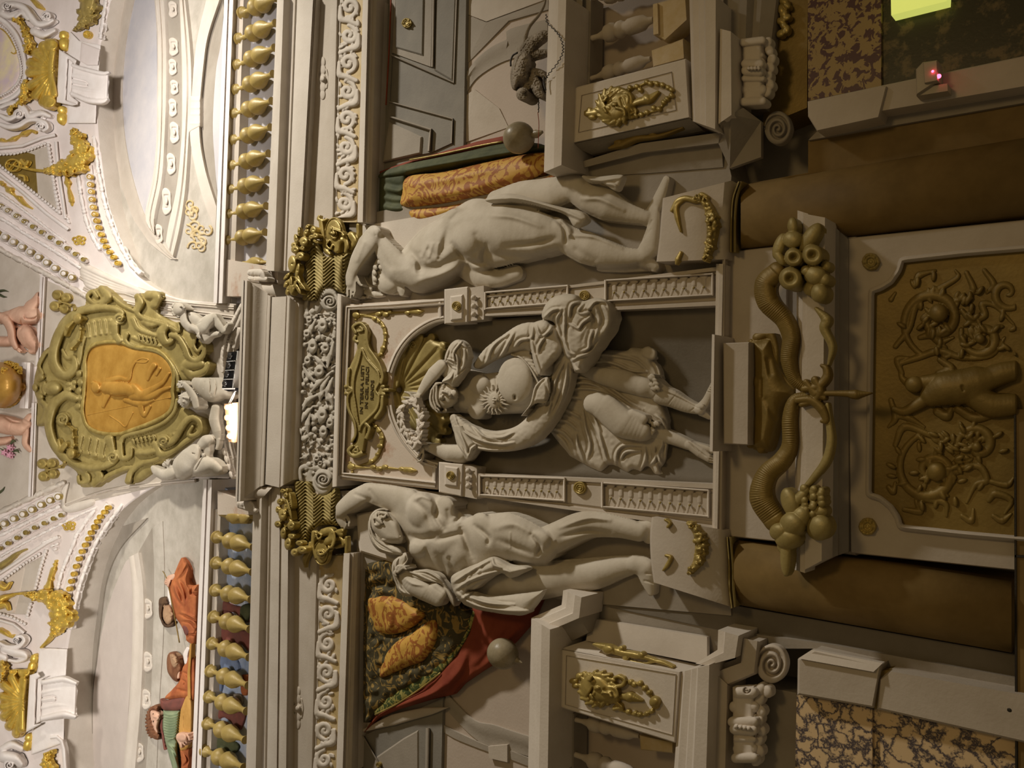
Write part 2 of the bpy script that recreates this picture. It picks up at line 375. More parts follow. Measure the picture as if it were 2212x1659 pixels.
    def noise(s, amp, sc=6, seed=1):
        r = np.random.default_rng(seed); sh = s.X.shape; k = max(2, int(sc/s.st)); a = r.standard_normal((sh[0]//k+3, sh[1]//k+3))
        xi = np.arange(sh[0])/k; yi = np.arange(sh[1])/k; x0 = xi.astype(int); y0 = yi.astype(int); fx = xi-x0; fy = yi-y0; fx = fx*fx*(3-2*fx); fy = fy*fy*(3-2*fy)
        A = a[x0][:, y0]*(1-fx)[:, None]+a[x0+1][:, y0]*fx[:, None]; B = a[x0][:, y0+1]*(1-fx)[:, None]+a[x0+1][:, y0+1]*fx[:, None]
        s.h += np.where(s.f > 0, amp*(A*(1-fy)+B*fy), 0); return s
    def blur(s, n=1):
        for _ in range(n):
            m = (s.f > 0).astype(float); a = s.h*m; acc = np.zeros_like(a); wt = np.zeros_like(a)
            for dx in (-1, 0, 1):
                for dy in (-1, 0, 1):
                    acc += np.roll(a, (dx, dy), (0, 1)); wt += np.roll(m, (dx, dy), (0, 1))
            s.h = np.where(m > 0, acc/np.maximum(wt, 1), s.h)
        return s
    def build(s, name, m, parent=None, d=0., back=.03, ang=180):
        f = s.f; ins = f > 0
        c = ins[:-1, :-1] | ins[1:, :-1] | ins[1:, 1:] | ins[:-1, 1:]
        gx, gy = np.gradient(np.clip(f, -4*s.st, 1e3), s.st); g2 = np.maximum(gx*gx+gy*gy, .3)
        fc = np.clip(f, -2*s.st, 0); X = s.X-np.where(ins, 0, fc*gx/g2); Y = s.Y-np.where(ins, 0, fc*gy/g2)
        h = np.where(ins, s.h, 0)
        # outside corners take the least height of inside neighbours' edge value
        use = np.zeros(f.shape, bool)
        use[:-1, :-1] |= c; use[1:, :-1] |= c; use[1:, 1:] |= c; use[:-1, 1:] |= c
        out = use & ~ins
        hn = np.full(f.shape, 1e9)
        for dx in (-1, 0, 1):
            for dy in (-1, 0, 1): hn = np.minimum(hn, np.roll(np.where(ins, s.h, 1e9), (dx, dy), (0, 1)))
        hr_ = np.where(out & (hn < 1e8), np.maximum(hn-.004, 0)*.85, 0); m_ = (out & (hn < 1e8)).astype(float)
        for _ in range(2):
            a = sum(np.roll(hr_*m_, (i, j), (0, 1)) for i in (-2, -1, 0, 1, 2) for j in (-2, -1, 0, 1, 2)); b = sum(np.roll(m_, (i, j), (0, 1)) for i in (-2, -1, 0, 1, 2) for j in (-2, -1, 0, 1, 2)); hr_ = np.where(m_ > 0, a/np.maximum(b, 1), 0)
        h = np.where(out, hr_, h)
        idx = np.full(f.shape, -1); idx[use] = np.arange(use.sum())
        G = P(X[use], Y[use], d+h[use], s.v)
        q = np.stack([idx[:-1, :-1][c], idx[:-1, 1:][c], idx[1:, 1:][c], idx[1:, :-1][c]], -1)
        # rim: edges used once
        e = np.vstack([q[:, [0, 1]], q[:, [1, 2]], q[:, [2, 3]], q[:, [3, 0]]]); N = len(G)
        key = e[:, 0].astype(np.int64)*N+e[:, 1]; rev = e[:, 1].astype(np.int64)*N+e[:, 0]; rim = e[~np.isin(key, rev)]
        rv = np.unique(rim); mp = np.full(N, -1); mp[rv] = N+np.arange(len(rv)); Bk = G[rv].copy()
        gb = gv(X[use][rv]) if s.v else 0
        Bk[:, 1] = -(d-back)-gb
        q = np.vstack([q, np.stack([rim[:, 1], rim[:, 0], mp[rim[:, 0]], mp[rim[:, 1]]], -1)])
        o = mesh(name, np.vstack([G, Bk]), q[:, ::-1].copy(), m, parent, ang=ang); return o
def rosette(name, c, r, m, parent=None, d=0., v=False, rings=3, petals=0, asp=1.):
    R = Rel(c[0]-r*1.3, c[1]-r*1.3, c[0]+r*1.3, c[1]+r*1.3, max(.7, r/14), v=v)
    R.blob(c[0], c[1], r*(1 if asp >= 1 else asp), r, th=.3)
    if petals:
        for i in range(petals):
            a = 2*math.pi*i/petals; R.blob(c[0]+r*.62*math.cos(a), c[1]+r*.62*math.sin(a), r*.42, r*.3, z=.004, rot=math.degrees(a), th=1)
    for i in range(rings):
        q = r*(.85-.3*i); R.g(arc(c[0], c[1], q, q, 0, 360, 20), r*.13, .012, taper=False, sm=False)
    R.blob(c[0], c[1], r*.28, z=.006, th=1.2)
    return R.build(name, m, parent, d)
# ================================================================ the wall and its large members
def L2(a, b): return [a, b]
struct(plate('wall_main', [(440, -1400), (440, 3000), (2450, 3000), (2450, -1400)], -.28, 'stone_shade', back=-.5))
TR = [0]
def tr(o):
    o.name = 'trim_%d' % TR[0]; TR[0] += 1; return struct(o)
# ---- entablature, image-top half (y -10..590) and image-bottom half (y 1085..1670)
def ent(y0, y1, rows):
    for (a0, b0, a1, b1, prof, m) in rows: tr(vb('trim', (a0, b0), (a1, b1), y0, y1, prof, m))
ent(-10, 585, [
 (599, 613, 574, 592, ogee(.09, .13), 'stone_light'),
 (613, 638, 592, 616, [(0, .115), (.12, .06), (.85, .05), (.9, .08), (1, .08)], 'stone'),
 (638, 683, 616, 650, [(0, .10), (.08, .07), (.1, .095), (.86, .095), (.88, .07), (.93, .07), (.95, .05), (1, .05)], 'stone_light'),
 (683, 728, 650, 716, [(0, .02), (.1, .0), (.7, 0), (.72, .03), (1, .03)], 'stone')])
ent(-10, 480, [
 (784, 803, 772, 791, [(0, .05), (.1, .09), (.6, .10), (.7, .07), (1, .06)], 'stone_light'),
 (803, 834, 791, 820, cove(.05, -.10), 'stone')])
ent(1050, 1670, [
 (548, 566, 531, 552, ogee(.09, .13), 'stone_light'),
 (566, 583, 552, 572, [(0, .115), (.12, .07), (.85, .06), (.9, .08), (1, .08)], 'stone'),
 (583, 628, 572, 623, [(0, .10), (.08, .075), (.1, .095), (.50, .095), (.52, .08), (.60, .08), (.62, .095), (.9, .09), (.93, .06), (1, .05)], 'stone_light'),
 (628, 688, 623, 673, [(0, .02), (.1, .0), (.75, 0), (.77, .03), (1, .03)], 'stone')])
ent(1195, 1670, [
 (742, 764, 726, 749, [(0, .05), (.1, .09), (.6, .10), (.7, .07), (1, .06)], 'stone_light'),
 (764, 790, 749, 779, cove(.05, -.10), 'stone')])
# gold grounds behind the white scroll friezes
struct(plate('wall_frieze_upper', [(728, -10), (717, 480), (771, 480), (785, -10)], 0, 'gold_ground'))
struct(plate('wall_frieze_lower', [(684, 1200), (673, 1670), (727, 1670), (741, 1200)], 0, 'gold_ground'))
# ---- projecting centre block of the cornice
A = K(480, 560, 5.53); B = K(480, 820, 5.53)
blk = thing('cornice_block', 'broad projecting stone cornice block over the central niche, in front of the floodlights', 'cornice', 570, 840, .1)
def two(name, x0, x1, y0, y1, prof, m, par):
    return band(name, [(x0[0], y0[0]), (x1[0], y1[0])], [(x0[1], y0[1]), (x1[1], y1[1])], prof, m, par, back=-.1)
two('top_fillet', (522, 534), (508.5, 519), (604, 606), (1084, 1082), [(0, .26), (.4, .26), (.42, .245), (.6, .245), (.62, .28), (1, .28)], 'stone_light', blk)
two('crown_moulding', (534.5, 578), (519, 561), (606, 634), (1081, 1051), [(0, .27)]+ogee(.245, .15, 10, .04, 1), 'stone', blk)
two('bead', (578, 587), (561.5, 572), (637, 640), (1051, 1048), hr(.135, .03), 'stone', blk)
two('fascia', (587, 618), (573, 603), (642, 640), (1046, 1053), [(0, .15), (1, .15)], 'stone_light', blk)
two('torus', (620, 646), (605, 634), (638, 657), (1052, 1036), [(0, .13), (.05, .15)]+ogee(.15, .07, 8, .12, .9)+[(1, .07)], 'stone_light', blk)
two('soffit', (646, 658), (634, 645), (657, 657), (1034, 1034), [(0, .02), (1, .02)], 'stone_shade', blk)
band('return_moulding', [(545, 611), (588, 613)], [(562, 636), (597, 642)], hr(.10, .05, 6), 'stone', blk, back=-.05)
band('return_moulding', [(520, 1081), (566, 1077)], [(560, 1052), (592, 1048)], hr(.10, .05, 6), 'stone', blk, back=-.05)
for (cx, cy, ang, side) in ((553, 597, 0, 'upper'), (530, 1097, 0, 'lower')):
    R = Rel(cx-25, cy-16, cx+32, cy+16, 1.2)
    R.tube([(cx-12, cy-8), (cx+8, cy-8), (cx+18, cy+6)], [7, 9, 5], z=.05).tube([(cx-13, cy+(4 if side == 'upper' else -4)), (cx+20, cy+6)], [5, 6], z=.05)
    R.g([(cx-14, cy-7), (cx-14, cy+4)], 2, -.02).g([(cx-6, cy-8), (cx-4, cy+6)], 2, -.02)
    tag(R.build('leaf_scroll', 'stone_light', d=.1), 'small white leaf scroll tucked beside the %s end of the cornice block' % ('baluster' if side == 'upper' else 'musicians'), 'ornament')
# plinths of the balustrade at either side of the block
tr(plate('trim', [(488, 560), (600, 578), (600, 640), (520, 640), (486, 640)], .03, 'pink_marble'))
tr(plate('trim', [(470, 1060), (512, 1078), (560, 1060), (560, 1112), (470, 1112)], .03, 'pink_marble'))
# garland frieze ground and the roll under it
tr(band('trim', [(658, 640), (645, 1060)], [(730, 632), (720, 1058)], [(0, .0), (1, .0)], 'stone'))
tr(band('trim', [(729, 634), (718, 1052)], [(741, 640), (731, 1050)], hr(.05, .05), 'stone_light'))
# ---- niche panel, crop of the upper panel
N = K(730, 640, 3.951)
# panel face (marble) with arch cut: built as band between outer rectangle and arch curve
arch = N([(905, 215), (840, 225), (760, 262), (680, 310), (610, 375), (550, 460), (500, 550), (468, 640), (455, 740), (452, 830), (462, 930), (480, 1020), (510, 1110), (550, 1190), (600, 1270), (660, 1340), (730, 1400), (800, 1440), (850, 1460)])
arch = cr(arch, 4)
outer = pol(N([(905, 15), (70, 70), (45, 560), (30, 1050), (10, 1560), (850, 1650)]), len(arch))
struct(band('wall_niche_panel', outer, arch, [(0, .03), (1, .03)], 'pink_marble', back=-.2))
# frame mouldings of the panel
trimf = [(0, .03), (.08, .07), (.28, .075), (.34, .05), (.62, .05), (.68, .065), (.92, .06), (1, .03)]
tr(trim('trim', N([(905, 48), (890, 48), (470, 80), (82, 100), (60, 560), (42, 1050), (25, 1520), (400, 1560), (830, 1606)]), 15, trimf, 'stone_light'))
tr(trim('trim', N([(868, 30), (872, 190)]), 9, hr(.03, .03), 'stone_light'))
tr(trim('trim', N([(826, 1440), (820, 1606)]), 9, hr(.03, .03), 'stone_light'))
for sg in (N([(905, 190), (830, 205), (740, 245), (640, 315), (560, 400), (500, 495), (460, 590), (440, 650)]), N([(436, 930), (452, 1010), (490, 1110), (540, 1200), (610, 1295), (700, 1385), (780, 1425), (850, 1445)])):
    tr(trim('trim', cr(sg, 5), 13, [(0, .03), (.1, .06), (.35, .065), (.42, .045), (.6, .045), (.7, .06), (.95, .055), (1, .03)], 'stone_light'))
# niche: a real concave hollow behind the arch and the two pilasters
NB = K(800, 600, 2.765)
nxs = [(844, 830), (852, 760), (880, 722), (915, 700), (960, 694), (1040, 692), (1200, 680), (1400, 662), (1560, 648)]
nxe = [(844, 832), (856, 908), (885, 955), (915, 990), (960, 1012), (1040, 1020), (1200, 1032), (1400, 1046), (1560, 1058)]
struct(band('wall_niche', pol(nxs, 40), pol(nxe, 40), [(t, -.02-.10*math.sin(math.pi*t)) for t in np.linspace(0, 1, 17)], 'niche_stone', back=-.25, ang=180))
# pilasters beside the niche (K NB)
def pil(name, o0, i0, o1, i1, x0, x1, label):
    """outer/inner y at x0 and x1"""
    t = thing(name, label, 'pilaster', (x0+x1)/2, (o0+i0)/2, 0)
    band('shaft', [(x0, o0), (x1, o1)], [(x0, i0), (x1, i1)], [(0, .06), (.10, .06), (.13, .04), (.20, .04), (.22, .05), (.78, .05), (.80, .04), (.87, .04), (.9, .06), (1, .06)], 'stone', t, back=-.2)
    return t
def ypos(y0, y1, x0, x1, x): return y0+(y1-y0)*(x-x0)/(x1-x0)
def fluting(t, x0, x1, up, count, depth=.05, sgn=1):
    """sunk panel of little arched flutes; up(x) -> (ya, yb)"""
    ya, yb = up(x0), up(x1)
    fr = [(x0-4, ya[0]), (x1+4, yb[0]), (x1+4, yb[1]), (x0-4, ya[1])]
    trim('panel_frame', [(x0-4, ya[0]), (x1+4, yb[0])], 5, hr(.05, .03, 6), 'stone_light', t, back=0)
    trim('panel_frame', [(x0-4, ya[1]), (x1+4, yb[1])], 5, hr(.05, .03, 6), 'stone_light', t, back=0)
    for x in (x0-4, x1+4): trim('panel_frame', [(x, up(x)[0]-2), (x, up(x)[1]+2)], 6, hr(.05, .03, 6), 'stone_light', t, back=0)
    for i in range(count):
        x = x0+4+(x1-x0-8)*(i+.5)/count; a, b = up(x); w = (x1-x0)/count
        R = Rel(x-w/2, min(a, b), x+w/2, max(a, b), 1.0)
        R.tube([(x, a+4*sgn), (x, a+(b-a)*.45)], w*.26).tube([(x, a+(b-a)*.5), (x-w*.32, b-4*sgn)], w*.17).tube([(x, a+(b-a)*.5), (x+w*.32, b-4*sgn)], w*.17).blob(x, a+5*sgn, w*.42, w*.3)
        fl_ = R.build('flute', 'stone', t, .045)
        ball('bead', (x, a+(b-a)*.62), 2.8, 'gold_dull', fl_, .065)
u = pil('pilaster', 648, 686, 575, 659, 972, 1562, 'carved stone pilaster between the niche and the atlas seen from behind')
fluting(u, 1052, 1222, lambda x: (ypos(629, 612, 1045, 1238, x)+4, ypos(679, 664, 1050, 1230, x)-12), 10)
fluting(u, 1312, 1535, lambda x: (ypos(604, 588, 1300, 1545, x)+3, ypos(655, 640, 1300, 1545, x)-4), 10)
rosette('rosette', (1262, 638), 11, 'gold', u, .06)
lo_ = pil('pilaster', 1064, 1020, 1148, 1046, 972, 1552, 'carved stone pilaster between the niche and the turbaned bearded atlas')
fluting(lo_, 1040, 1215, lambda x: (ypos(1028, 1034, 1030, 1220, x), ypos(1068, 1082, 1030, 1220, x)), 10)
fluting(lo_, 1305, 1526, lambda x: (ypos(1043, 1060, 1300, 1530, x), ypos(1094, 1116, 1300, 1530, x)), 10)
rosette('rosette', (1252, 1054), 14, 'gold', lo_, .06)
def capblock(outer, sq, ctr, r, balls, label):
    t = thing('pilaster_block', label, 'block', ctr[0], ctr[1], .05)
    plate('block', outer, .09, 'stone_light', t, bev=2, bd=.012)
    plate('raised_square', sq, .11, 'stone_light', t, back=0, bev=3, bd=.015)
    rosette('rosette', ctr, r, 'gold', t, .11)
    for b in balls:
        ball('pearl', b, 6, 'stone_light', t, .10); R = Rel(b[0], b[1]-7, b[0]+16, b[1]+7, 1); R.tube([(b[0]+2, b[1]), (b[0]+13, b[1])], [5, 1]); R.build('petal', 'stone', t, .07)
capblock([(960, 625), (1011, 619), (1010, 697), (960, 700)], [(972, 640), (1000, 636), (1000, 690), (973, 693)], (986, 661), 10.5, [(1023, 643), (1023, 661), (1023, 679)], 'square stone block with gold rosette above the pilaster, on the side of the bent-back atlas')
capblock([(948, 998), (1000, 1003), (997, 1073), (948, 1063)], [(960, 1006), (990, 1010), (988, 1052), (960, 1048)], (973, 1027), 9.5, [(1011, 1017), (1011, 1034), (1011, 1050)], 'square stone block with gold rosette above the pilaster, on the side of the bearded atlas')
plate('capital_band', [(1011, 622), (1045, 617), (1045, 690), (1012, 694)], .068, 'stone', u)
plate('capital_band', [(1000, 1003), (1030, 1010), (1030, 1078), (998, 1072)], .068, 'stone', lo_)
# base mouldings of the niche
tr(vb('trim', (1547, 1562), (1538, 1549), 570, 1160, [(0, .08), (.4, .08), (.45, .11), (1, .11)], 'stone_light'))
tr(vb('trim', (1560, 1569), (1549, 1562), 540, 1180, hr(.05, .05), 'stone'))
SL = thing('plinth_slab', 'thin projecting stone slab under the crowned statue', 'plinth', 1543, 850, .1)
band('slab', [(1538, 722), (1533, 975)], [(1552, 724), (1549, 975)], [(0, .24), (.4, .26), (.5, .22), (1, .20)], 'stone_light', SL, back=0)
# wall behind the atlantes, shade around the figures put into its dark colour
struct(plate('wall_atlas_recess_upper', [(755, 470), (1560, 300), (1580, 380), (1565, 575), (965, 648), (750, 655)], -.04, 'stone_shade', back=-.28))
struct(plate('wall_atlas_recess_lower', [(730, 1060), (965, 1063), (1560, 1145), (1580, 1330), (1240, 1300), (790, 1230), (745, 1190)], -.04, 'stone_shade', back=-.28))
# pillar slabs behind the shoulders
plate('trim', [(776, 489), (900, 468), (1010, 440), (1010, 560), (790, 560)], -.02, 'stone_light'); tr(bpy.context.scene.objects[-1] if 0 else [o for o in scn.collection.objects if o.name == 'trim'][-1])
tr(plate('trim', [(770, 1110), (900, 1090), (960, 1200), (880, 1225), (776, 1192)], 0, 'stone_light', bev=4, bd=.02))
# ================================================================ loggia openings and balconies
# ---- upper opening
S = K(480, 0, 2.9105)
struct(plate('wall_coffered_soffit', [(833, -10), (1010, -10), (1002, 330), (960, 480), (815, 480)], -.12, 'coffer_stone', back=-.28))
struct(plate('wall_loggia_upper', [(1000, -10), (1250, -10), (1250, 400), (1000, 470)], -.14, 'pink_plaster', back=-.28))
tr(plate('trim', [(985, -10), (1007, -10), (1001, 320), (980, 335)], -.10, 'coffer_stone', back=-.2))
def frame(name, quad, w, prof, m, parent=None):
    q = np.array(quad+[quad[0]], float); c = np.mean(q[:-1], 0)
    inn = q+(c-q)/np.linalg.norm(c-q, axis=1, keepdims=True)*w
    return band(name, q, inn, prof, m, parent, n=5, back=-.2)
co = thing('ceiling_coffer', 'dark grey coffer with small gold flower rosette at the photo edge', 'coffer', 900, 50, -.12)
plate('sunk_panel', S([(1065, -20), (1320, -20), (1310, 420), (1065, 330)]), -.105, 'stone_shade', co, back=-.2)
plate('inner_panel', S([(1090, -20), (1270, -20), (1262, 350), (1090, 300)]), -.09, 'coffer_stone', co, back=-.2, bev=3)
trim('rim', S([(1330, -20), (1322, 420)]), 6, hr(-.11, .03, 6), 'stone_shade', co, back=-.15)
plate('sunk_panel', S([(1345, -20), (1470, -20), (1450, 510), (1330, 440)]), -.10, 'coffer_stone', co, back=-.2, bev=3)
trim('rim', S([(1475, -20), (1455, 520), (1060, 345)]), 5, hr(-.11, .025, 6), 'stone_shade', co, back=-.15)
rosette('gold_flower', S(1160, 145), 11, 'gold', co, -.085, petals=6)
co = thing('ceiling_coffer', 'dark grey coffer with beaded corner above the green curtain', 'coffer', 880, 290, -.12)
plate('sunk_panel', S([(1050, 640), (1450, 745), (1440, 900), (1310, 960), (1030, 1010)]), -.105, 'coffer_stone', co, back=-.2)
trim('rim', S([(1050, 640), (1448, 748), (1442, 900)]), 4, hr(-.11, .03, 6), 'stone_shade', co, back=-.15)
trim('rim', S([(1055, 735), (1310, 815), (1300, 950)]), 7, hr(-.11, .04, 6), 'stone_shade', co, back=-.15)
plate('inner_panel', S([(1050, 765), (1255, 860), (1248, 965), (1010, 1020)]), -.085, 'stone_shade', co, back=-.2, bev=3)
tag(rope('bell_cord', [S(1062, -20), S(1050, 300), S(1030, 660)], 1.8, 'red_cloth', d=-.07), 'thin red cord hanging beside the dark coffers', 'cord')
# painted arches beyond
av = thing('arched_vault', 'pale arched vault seen through the opening behind the monkey', 'arch', 1080, 120, -.13)
band('arch_rib', cr(S([(1525, 470), (1600, 370), (1700, 290), (1800, 240), (1800, 185), (2045, 120)]), 4), cr(S([(1520, 610), (1590, 500), (1700, 420), (1800, 375), (1900, 350), (2045, 330)]), 4), [(0, -.125), (.3, -.12), (.5, -.13), (1, -.13)], 'arch_stone', av, back=-.16)
quad3('vault_web', [S(1530, 90)+(-.135,), S(1660, 140)+(-.12,), S(2050, 0)+(-.135,), S(2050, 60)+(-.13,), S(1800, 130)+(-.125,), S(1530, 410)+(-.135,)], 'arch_stone', av)
quad3('vault_web', [S(1530, -10)+(-.135,), S(2050, -10)+(-.135,), S(1660, 135)+(-.115,), S(1530, 85)+(-.135,)], 'stone', av)
quad3('pier', [S(1520, 610)+(-.13,), S(1585, 560)+(-.12,), S(1740, 680)+(-.13,), S(1800, 800)+(-.135,), S(1515, 900)+(-.13,)], 'stone', av)
# ---- balcony, upper
V = K(1140, 0, 2.0634)
bc = thing('balcony', 'stone balcony pedestal and rails under the chained monkey', 'balcony', 1360, 250, .1)
struct(plate('wall_behind_balusters_upper', V([(200, -20), (740, -20), (740, 300), (200, 400)]), -.12, 'pink_plaster'))
band('top_rail', V([(95, -20), (72, 768)]), V([(172, -20), (150, 735)]), [(0, .17), (.12, .19), (.16, .21), (.3, .22), (.34, .25), (.5, .26), (.55, .28), (1, .28)], 'stone_light', bc, back=-.05)
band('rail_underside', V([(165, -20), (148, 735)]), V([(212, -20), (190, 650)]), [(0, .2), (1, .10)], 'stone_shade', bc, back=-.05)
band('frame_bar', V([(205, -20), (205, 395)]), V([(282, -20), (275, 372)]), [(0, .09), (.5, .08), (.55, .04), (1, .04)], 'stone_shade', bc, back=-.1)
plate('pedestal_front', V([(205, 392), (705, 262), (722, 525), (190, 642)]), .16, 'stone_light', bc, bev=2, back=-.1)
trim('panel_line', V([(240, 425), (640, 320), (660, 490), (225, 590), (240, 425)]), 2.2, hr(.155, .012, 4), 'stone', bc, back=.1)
quad3('pedestal_side', [V(190, 645)+(.155,), V(722, 528)+(.155,), V(782, 582)+(.02,), V(285, 690)+(.02,)], 'stone_shade', bc)  # side turned from the light, its shade put into the darker stone
band('side_step', V([(80, 770), (500, 640), (860, 590)]), V([(270, 790), (560, 770), (870, 745)]), [(0, .06), (.3, .05), (.35, .0), (1, -.03)], 'stone_shade', bc, n=3, back=-.2)
band('bottom_rail', V([(720, -20), (735, 540)]), V([(838, -20), (835, 575)]), [(0, .14), (.1, .15), (.12, .18), (.35, .18), (.38, .21), (.55, .215), (.6, .24), (1, .24)], 'stone_light', bc, back=-.05)
band('lower_step', V([(838, -20), (840, 560)]), V([(950, -20), (945, 520)]), [(0, .10), (.3, .10), (.35, .06), (1, .05)], 'stone_shade', bc, back=-.1)
band('corner_pier', V([(858, 128), (850, 552)]), V([(905, 140), (908, 512)]), [(0, .22), (.2, .22), (.22, .24), (1, .24)], 'stone_light', bc, back=0)
quad3('corner_mitre', [V(860, 550)+(.22,), V(908, 510)+(.22,), V(960, 480)+(.15,), V(1040, 540)+(.05,), V(1040, 700)+(0,), V(900, 750)+(0,), V(850, 640)+(.05,)], 'stone_shade', bc)
band('under_moulding', V([(945, -20), (935, 480)]), V([(1110, -20), (1050, 480)]), [(0, .05), (.2, .08), (.4, .04), (.6, .06), (1, .02)], 'stone_shade', bc, back=-.1)
def big_bal(a, b, s, label, base=True):
    o = thing('baluster', label, 'baluster', b[0], b[1], .04, 'large stone balusters of the balconies')
    pr = [(0, 20), (.05, 21), (.08, 15), (.12, 9), (.28, 8), (.36, 14), (.40, 24), (.46, 27), (.50, 25), (.53, 18), (.56, 24), (.60, 25), (.63, 20), (.66, 18), (.70, 23), (.80, 23), (.88, 21), (.93, 12), (1, 8)]
    lathe('turned_body', a, b, [(t, r*s) for t, r in pr], 'pink_marble' if 0 else 'stone', o, d=.02, seg=24)
    return o
o = big_bal(V(225, 190), V(560, 88), .72, 'large turned stone baluster on square block, second from the edge, beside the gold lion mask')
ang_q = [V(560, 18), V(705, -18), V(712, 90), V(612, 182), V(560, 150)]
plate('block', ang_q, .07, 'gold_ground', o, back=-.05, bev=2); plate('collar', V([(558, 20), (578, 14), (582, 150), (560, 155)]), .09, 'gold_ground', o, back=0)
o = big_bal(V(225, 370), V(548, 262), .62, 'large turned stone baluster partly hidden behind the gold lion mask pedestal')
plate('block', V([(552, 225), (695, 172), (700, 262), (560, 300)]), .05, 'gold_ground', o, back=-.05, bev=2)
o = big_bal(V(225, 5), V(560, -60), .66, 'large turned stone baluster cut by the photo edge above the bracket')
# gold lion mask (upper)
def mask_ornament(c, pts, label, m='gold', loop=None, d=.16):
    xs = [p[0] for p in pts]; ys = [p[1] for p in pts]
    return None
R = Rel(250, 350, 670, 560, 1.6, V, th=.9)
R.tube([(262, 505), (300, 500), (330, 485)], [14, 18, 20]).blob(285, 520, 18, 14).blob(275, 490, 12)
R.poly([(305, 470), (330, 415), (390, 395), (440, 410), (460, 440), (470, 480), (440, 520), (390, 545), (330, 535)], .05, 45)
R.tube([(330, 430), (395, 400), (450, 420), (455, 470), (420, 490)], [10, 14, 12, 10, 6], z=.02).tube([(320, 520), (370, 548), (420, 530), (470, 500)], [8, 12, 9, 6], z=.015)
R.tube([(400, 430), (440, 425), (440, 460), (400, 475), (385, 455), (400, 430)], 8, z=.035).blob(365, 445, 13, z=.04).blob(360, 480, 13, z=.04).blob(385, 465, 14, 9, z=.055)
for a in range(7): R.g([(350, 465), (310+8*a, 405+4*a*a*.3), (300+20*a, 395)], 5, -.012)
R.tube([(450, 480), (480, 490), (470, 520), (440, 520)], [9, 8, 7, 9], z=.01).tube([(450, 470), (500, 450), (540, 440), (580, 410)], [12, 16, 18, 7], z=.01).blob(530, 440, 22, z=.01)
for p_ in ((455, 390), (485, 385), (500, 400), (530, 365), (545, 372), (575, 372), (600, 378), (625, 390), (640, 400), (640, 425), (620, 440), (605, 455), (585, 485), (560, 480), (530, 500), (505, 510), (480, 515), (455, 520)): R.blob(p_[0], p_[1], 12, z=.005)
R.tube([(440, 400), (500, 380), (545, 365), (600, 375), (642, 405), (615, 450), (580, 487), (530, 502), (460, 520)], 5)
for i in range(16): a = 2*math.pi*i/16; R.tube([(385+62*math.cos(a), 472+66*math.sin(a)), (385+82*math.cos(a+.25), 472+84*math.sin(a+.25))], [13, 7], z=.02)
R.tube([(395, 480), (425, 488), (432, 515)], [6, 8, 5], z=.06).g([(415, 440), (425, 470)], 8, -.03).tube([(340, 448), (352, 432)], 6, z=.06).tube([(338, 482), (348, 498)], 6, z=.06)
tag(R.build('lion_mask', 'gold', d=.17), 'gilded lion mask with looped chain pinned to the pedestal under the monkey', 'mask')
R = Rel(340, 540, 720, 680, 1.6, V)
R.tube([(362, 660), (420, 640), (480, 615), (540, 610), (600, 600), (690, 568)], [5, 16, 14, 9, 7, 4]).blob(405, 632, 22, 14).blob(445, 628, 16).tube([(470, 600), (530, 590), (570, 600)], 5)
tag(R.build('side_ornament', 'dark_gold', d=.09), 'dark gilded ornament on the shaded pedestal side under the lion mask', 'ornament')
# ---- lower opening
Q = K(500, 1060, 2.7697)
struct(plate('wall_loggia_lower', [(780, 1180), (1240, 1200), (1180, 1670), (770, 1670)], -.14, 'pink_plaster', back=-.28))
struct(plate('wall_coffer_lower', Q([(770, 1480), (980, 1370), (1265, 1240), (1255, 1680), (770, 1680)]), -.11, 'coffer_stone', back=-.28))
av = thing('arched_vault', 'pale arched vault seen through the opening below the red curtain', 'arch', 1050, 1550, -.13)
band('arch_rib', cr(Q([(1265, 1285), (1340, 1370), (1430, 1460), (1530, 1530), (1645, 1550), (1780, 1590)]), 4), cr(Q([(1290, 1215), (1370, 1300), (1460, 1380), (1560, 1400), (1680, 1440), (1790, 1475)]), 4), [(0, -.13), (.5, -.13), (.6, -.12), (1, -.125)], 'arch_stone', av, back=-.16)
band('arch_rib', cr(Q([(1262, 1440), (1350, 1490), (1530, 1560), (1650, 1600), (1780, 1650)]), 4), cr(Q([(1262, 1400), (1360, 1450), (1540, 1530), (1650, 1550), (1780, 1600)]), 4), [(0, -.13), (1, -.125)], 'arch_stone', av, back=-.16)
plate('impost', Q([(1535, 1530), (1650, 1520), (1650, 1625), (1540, 1600)]), -.11, 'stone', av, back=-.16)
co = thing('ceiling_coffer', 'dark grey coffer with small gold ring below the red curtain', 'coffer', 850, 1620, -.11)
plate('sunk_panel', Q([(870, 1590), (1030, 1480), (1120, 1430), (1120, 1680), (830, 1680)]), -.10, 'stone_shade', co, back=-.2, bev=3)
trim('rim', Q([(785, 1465), (870, 1610), (900, 1680)]), 4, hr(-.11, .03, 6), 'stone_shade', co, back=-.15)
trim('rim', Q([(1175, 1420), (1170, 1680)]), 9, hr(-.11, .03, 6), 'stone_shade', co, back=-.15)
rosette('gold_ring', Q(880, 1640), 6, 'gold', co, -.09)
tag(Rel(0, 0, 1, 1).__class__(775, 1530, 970, 1585, 1.5).tube([(786, 1578), (850, 1555), (930, 1535), (968, 1525)], [3, 12, 9, 3], flat=.6).build('curtain_hem', 'stone', d=-.09), 'pale grey cloth hem hanging under the red curtain edge', 'cloth')
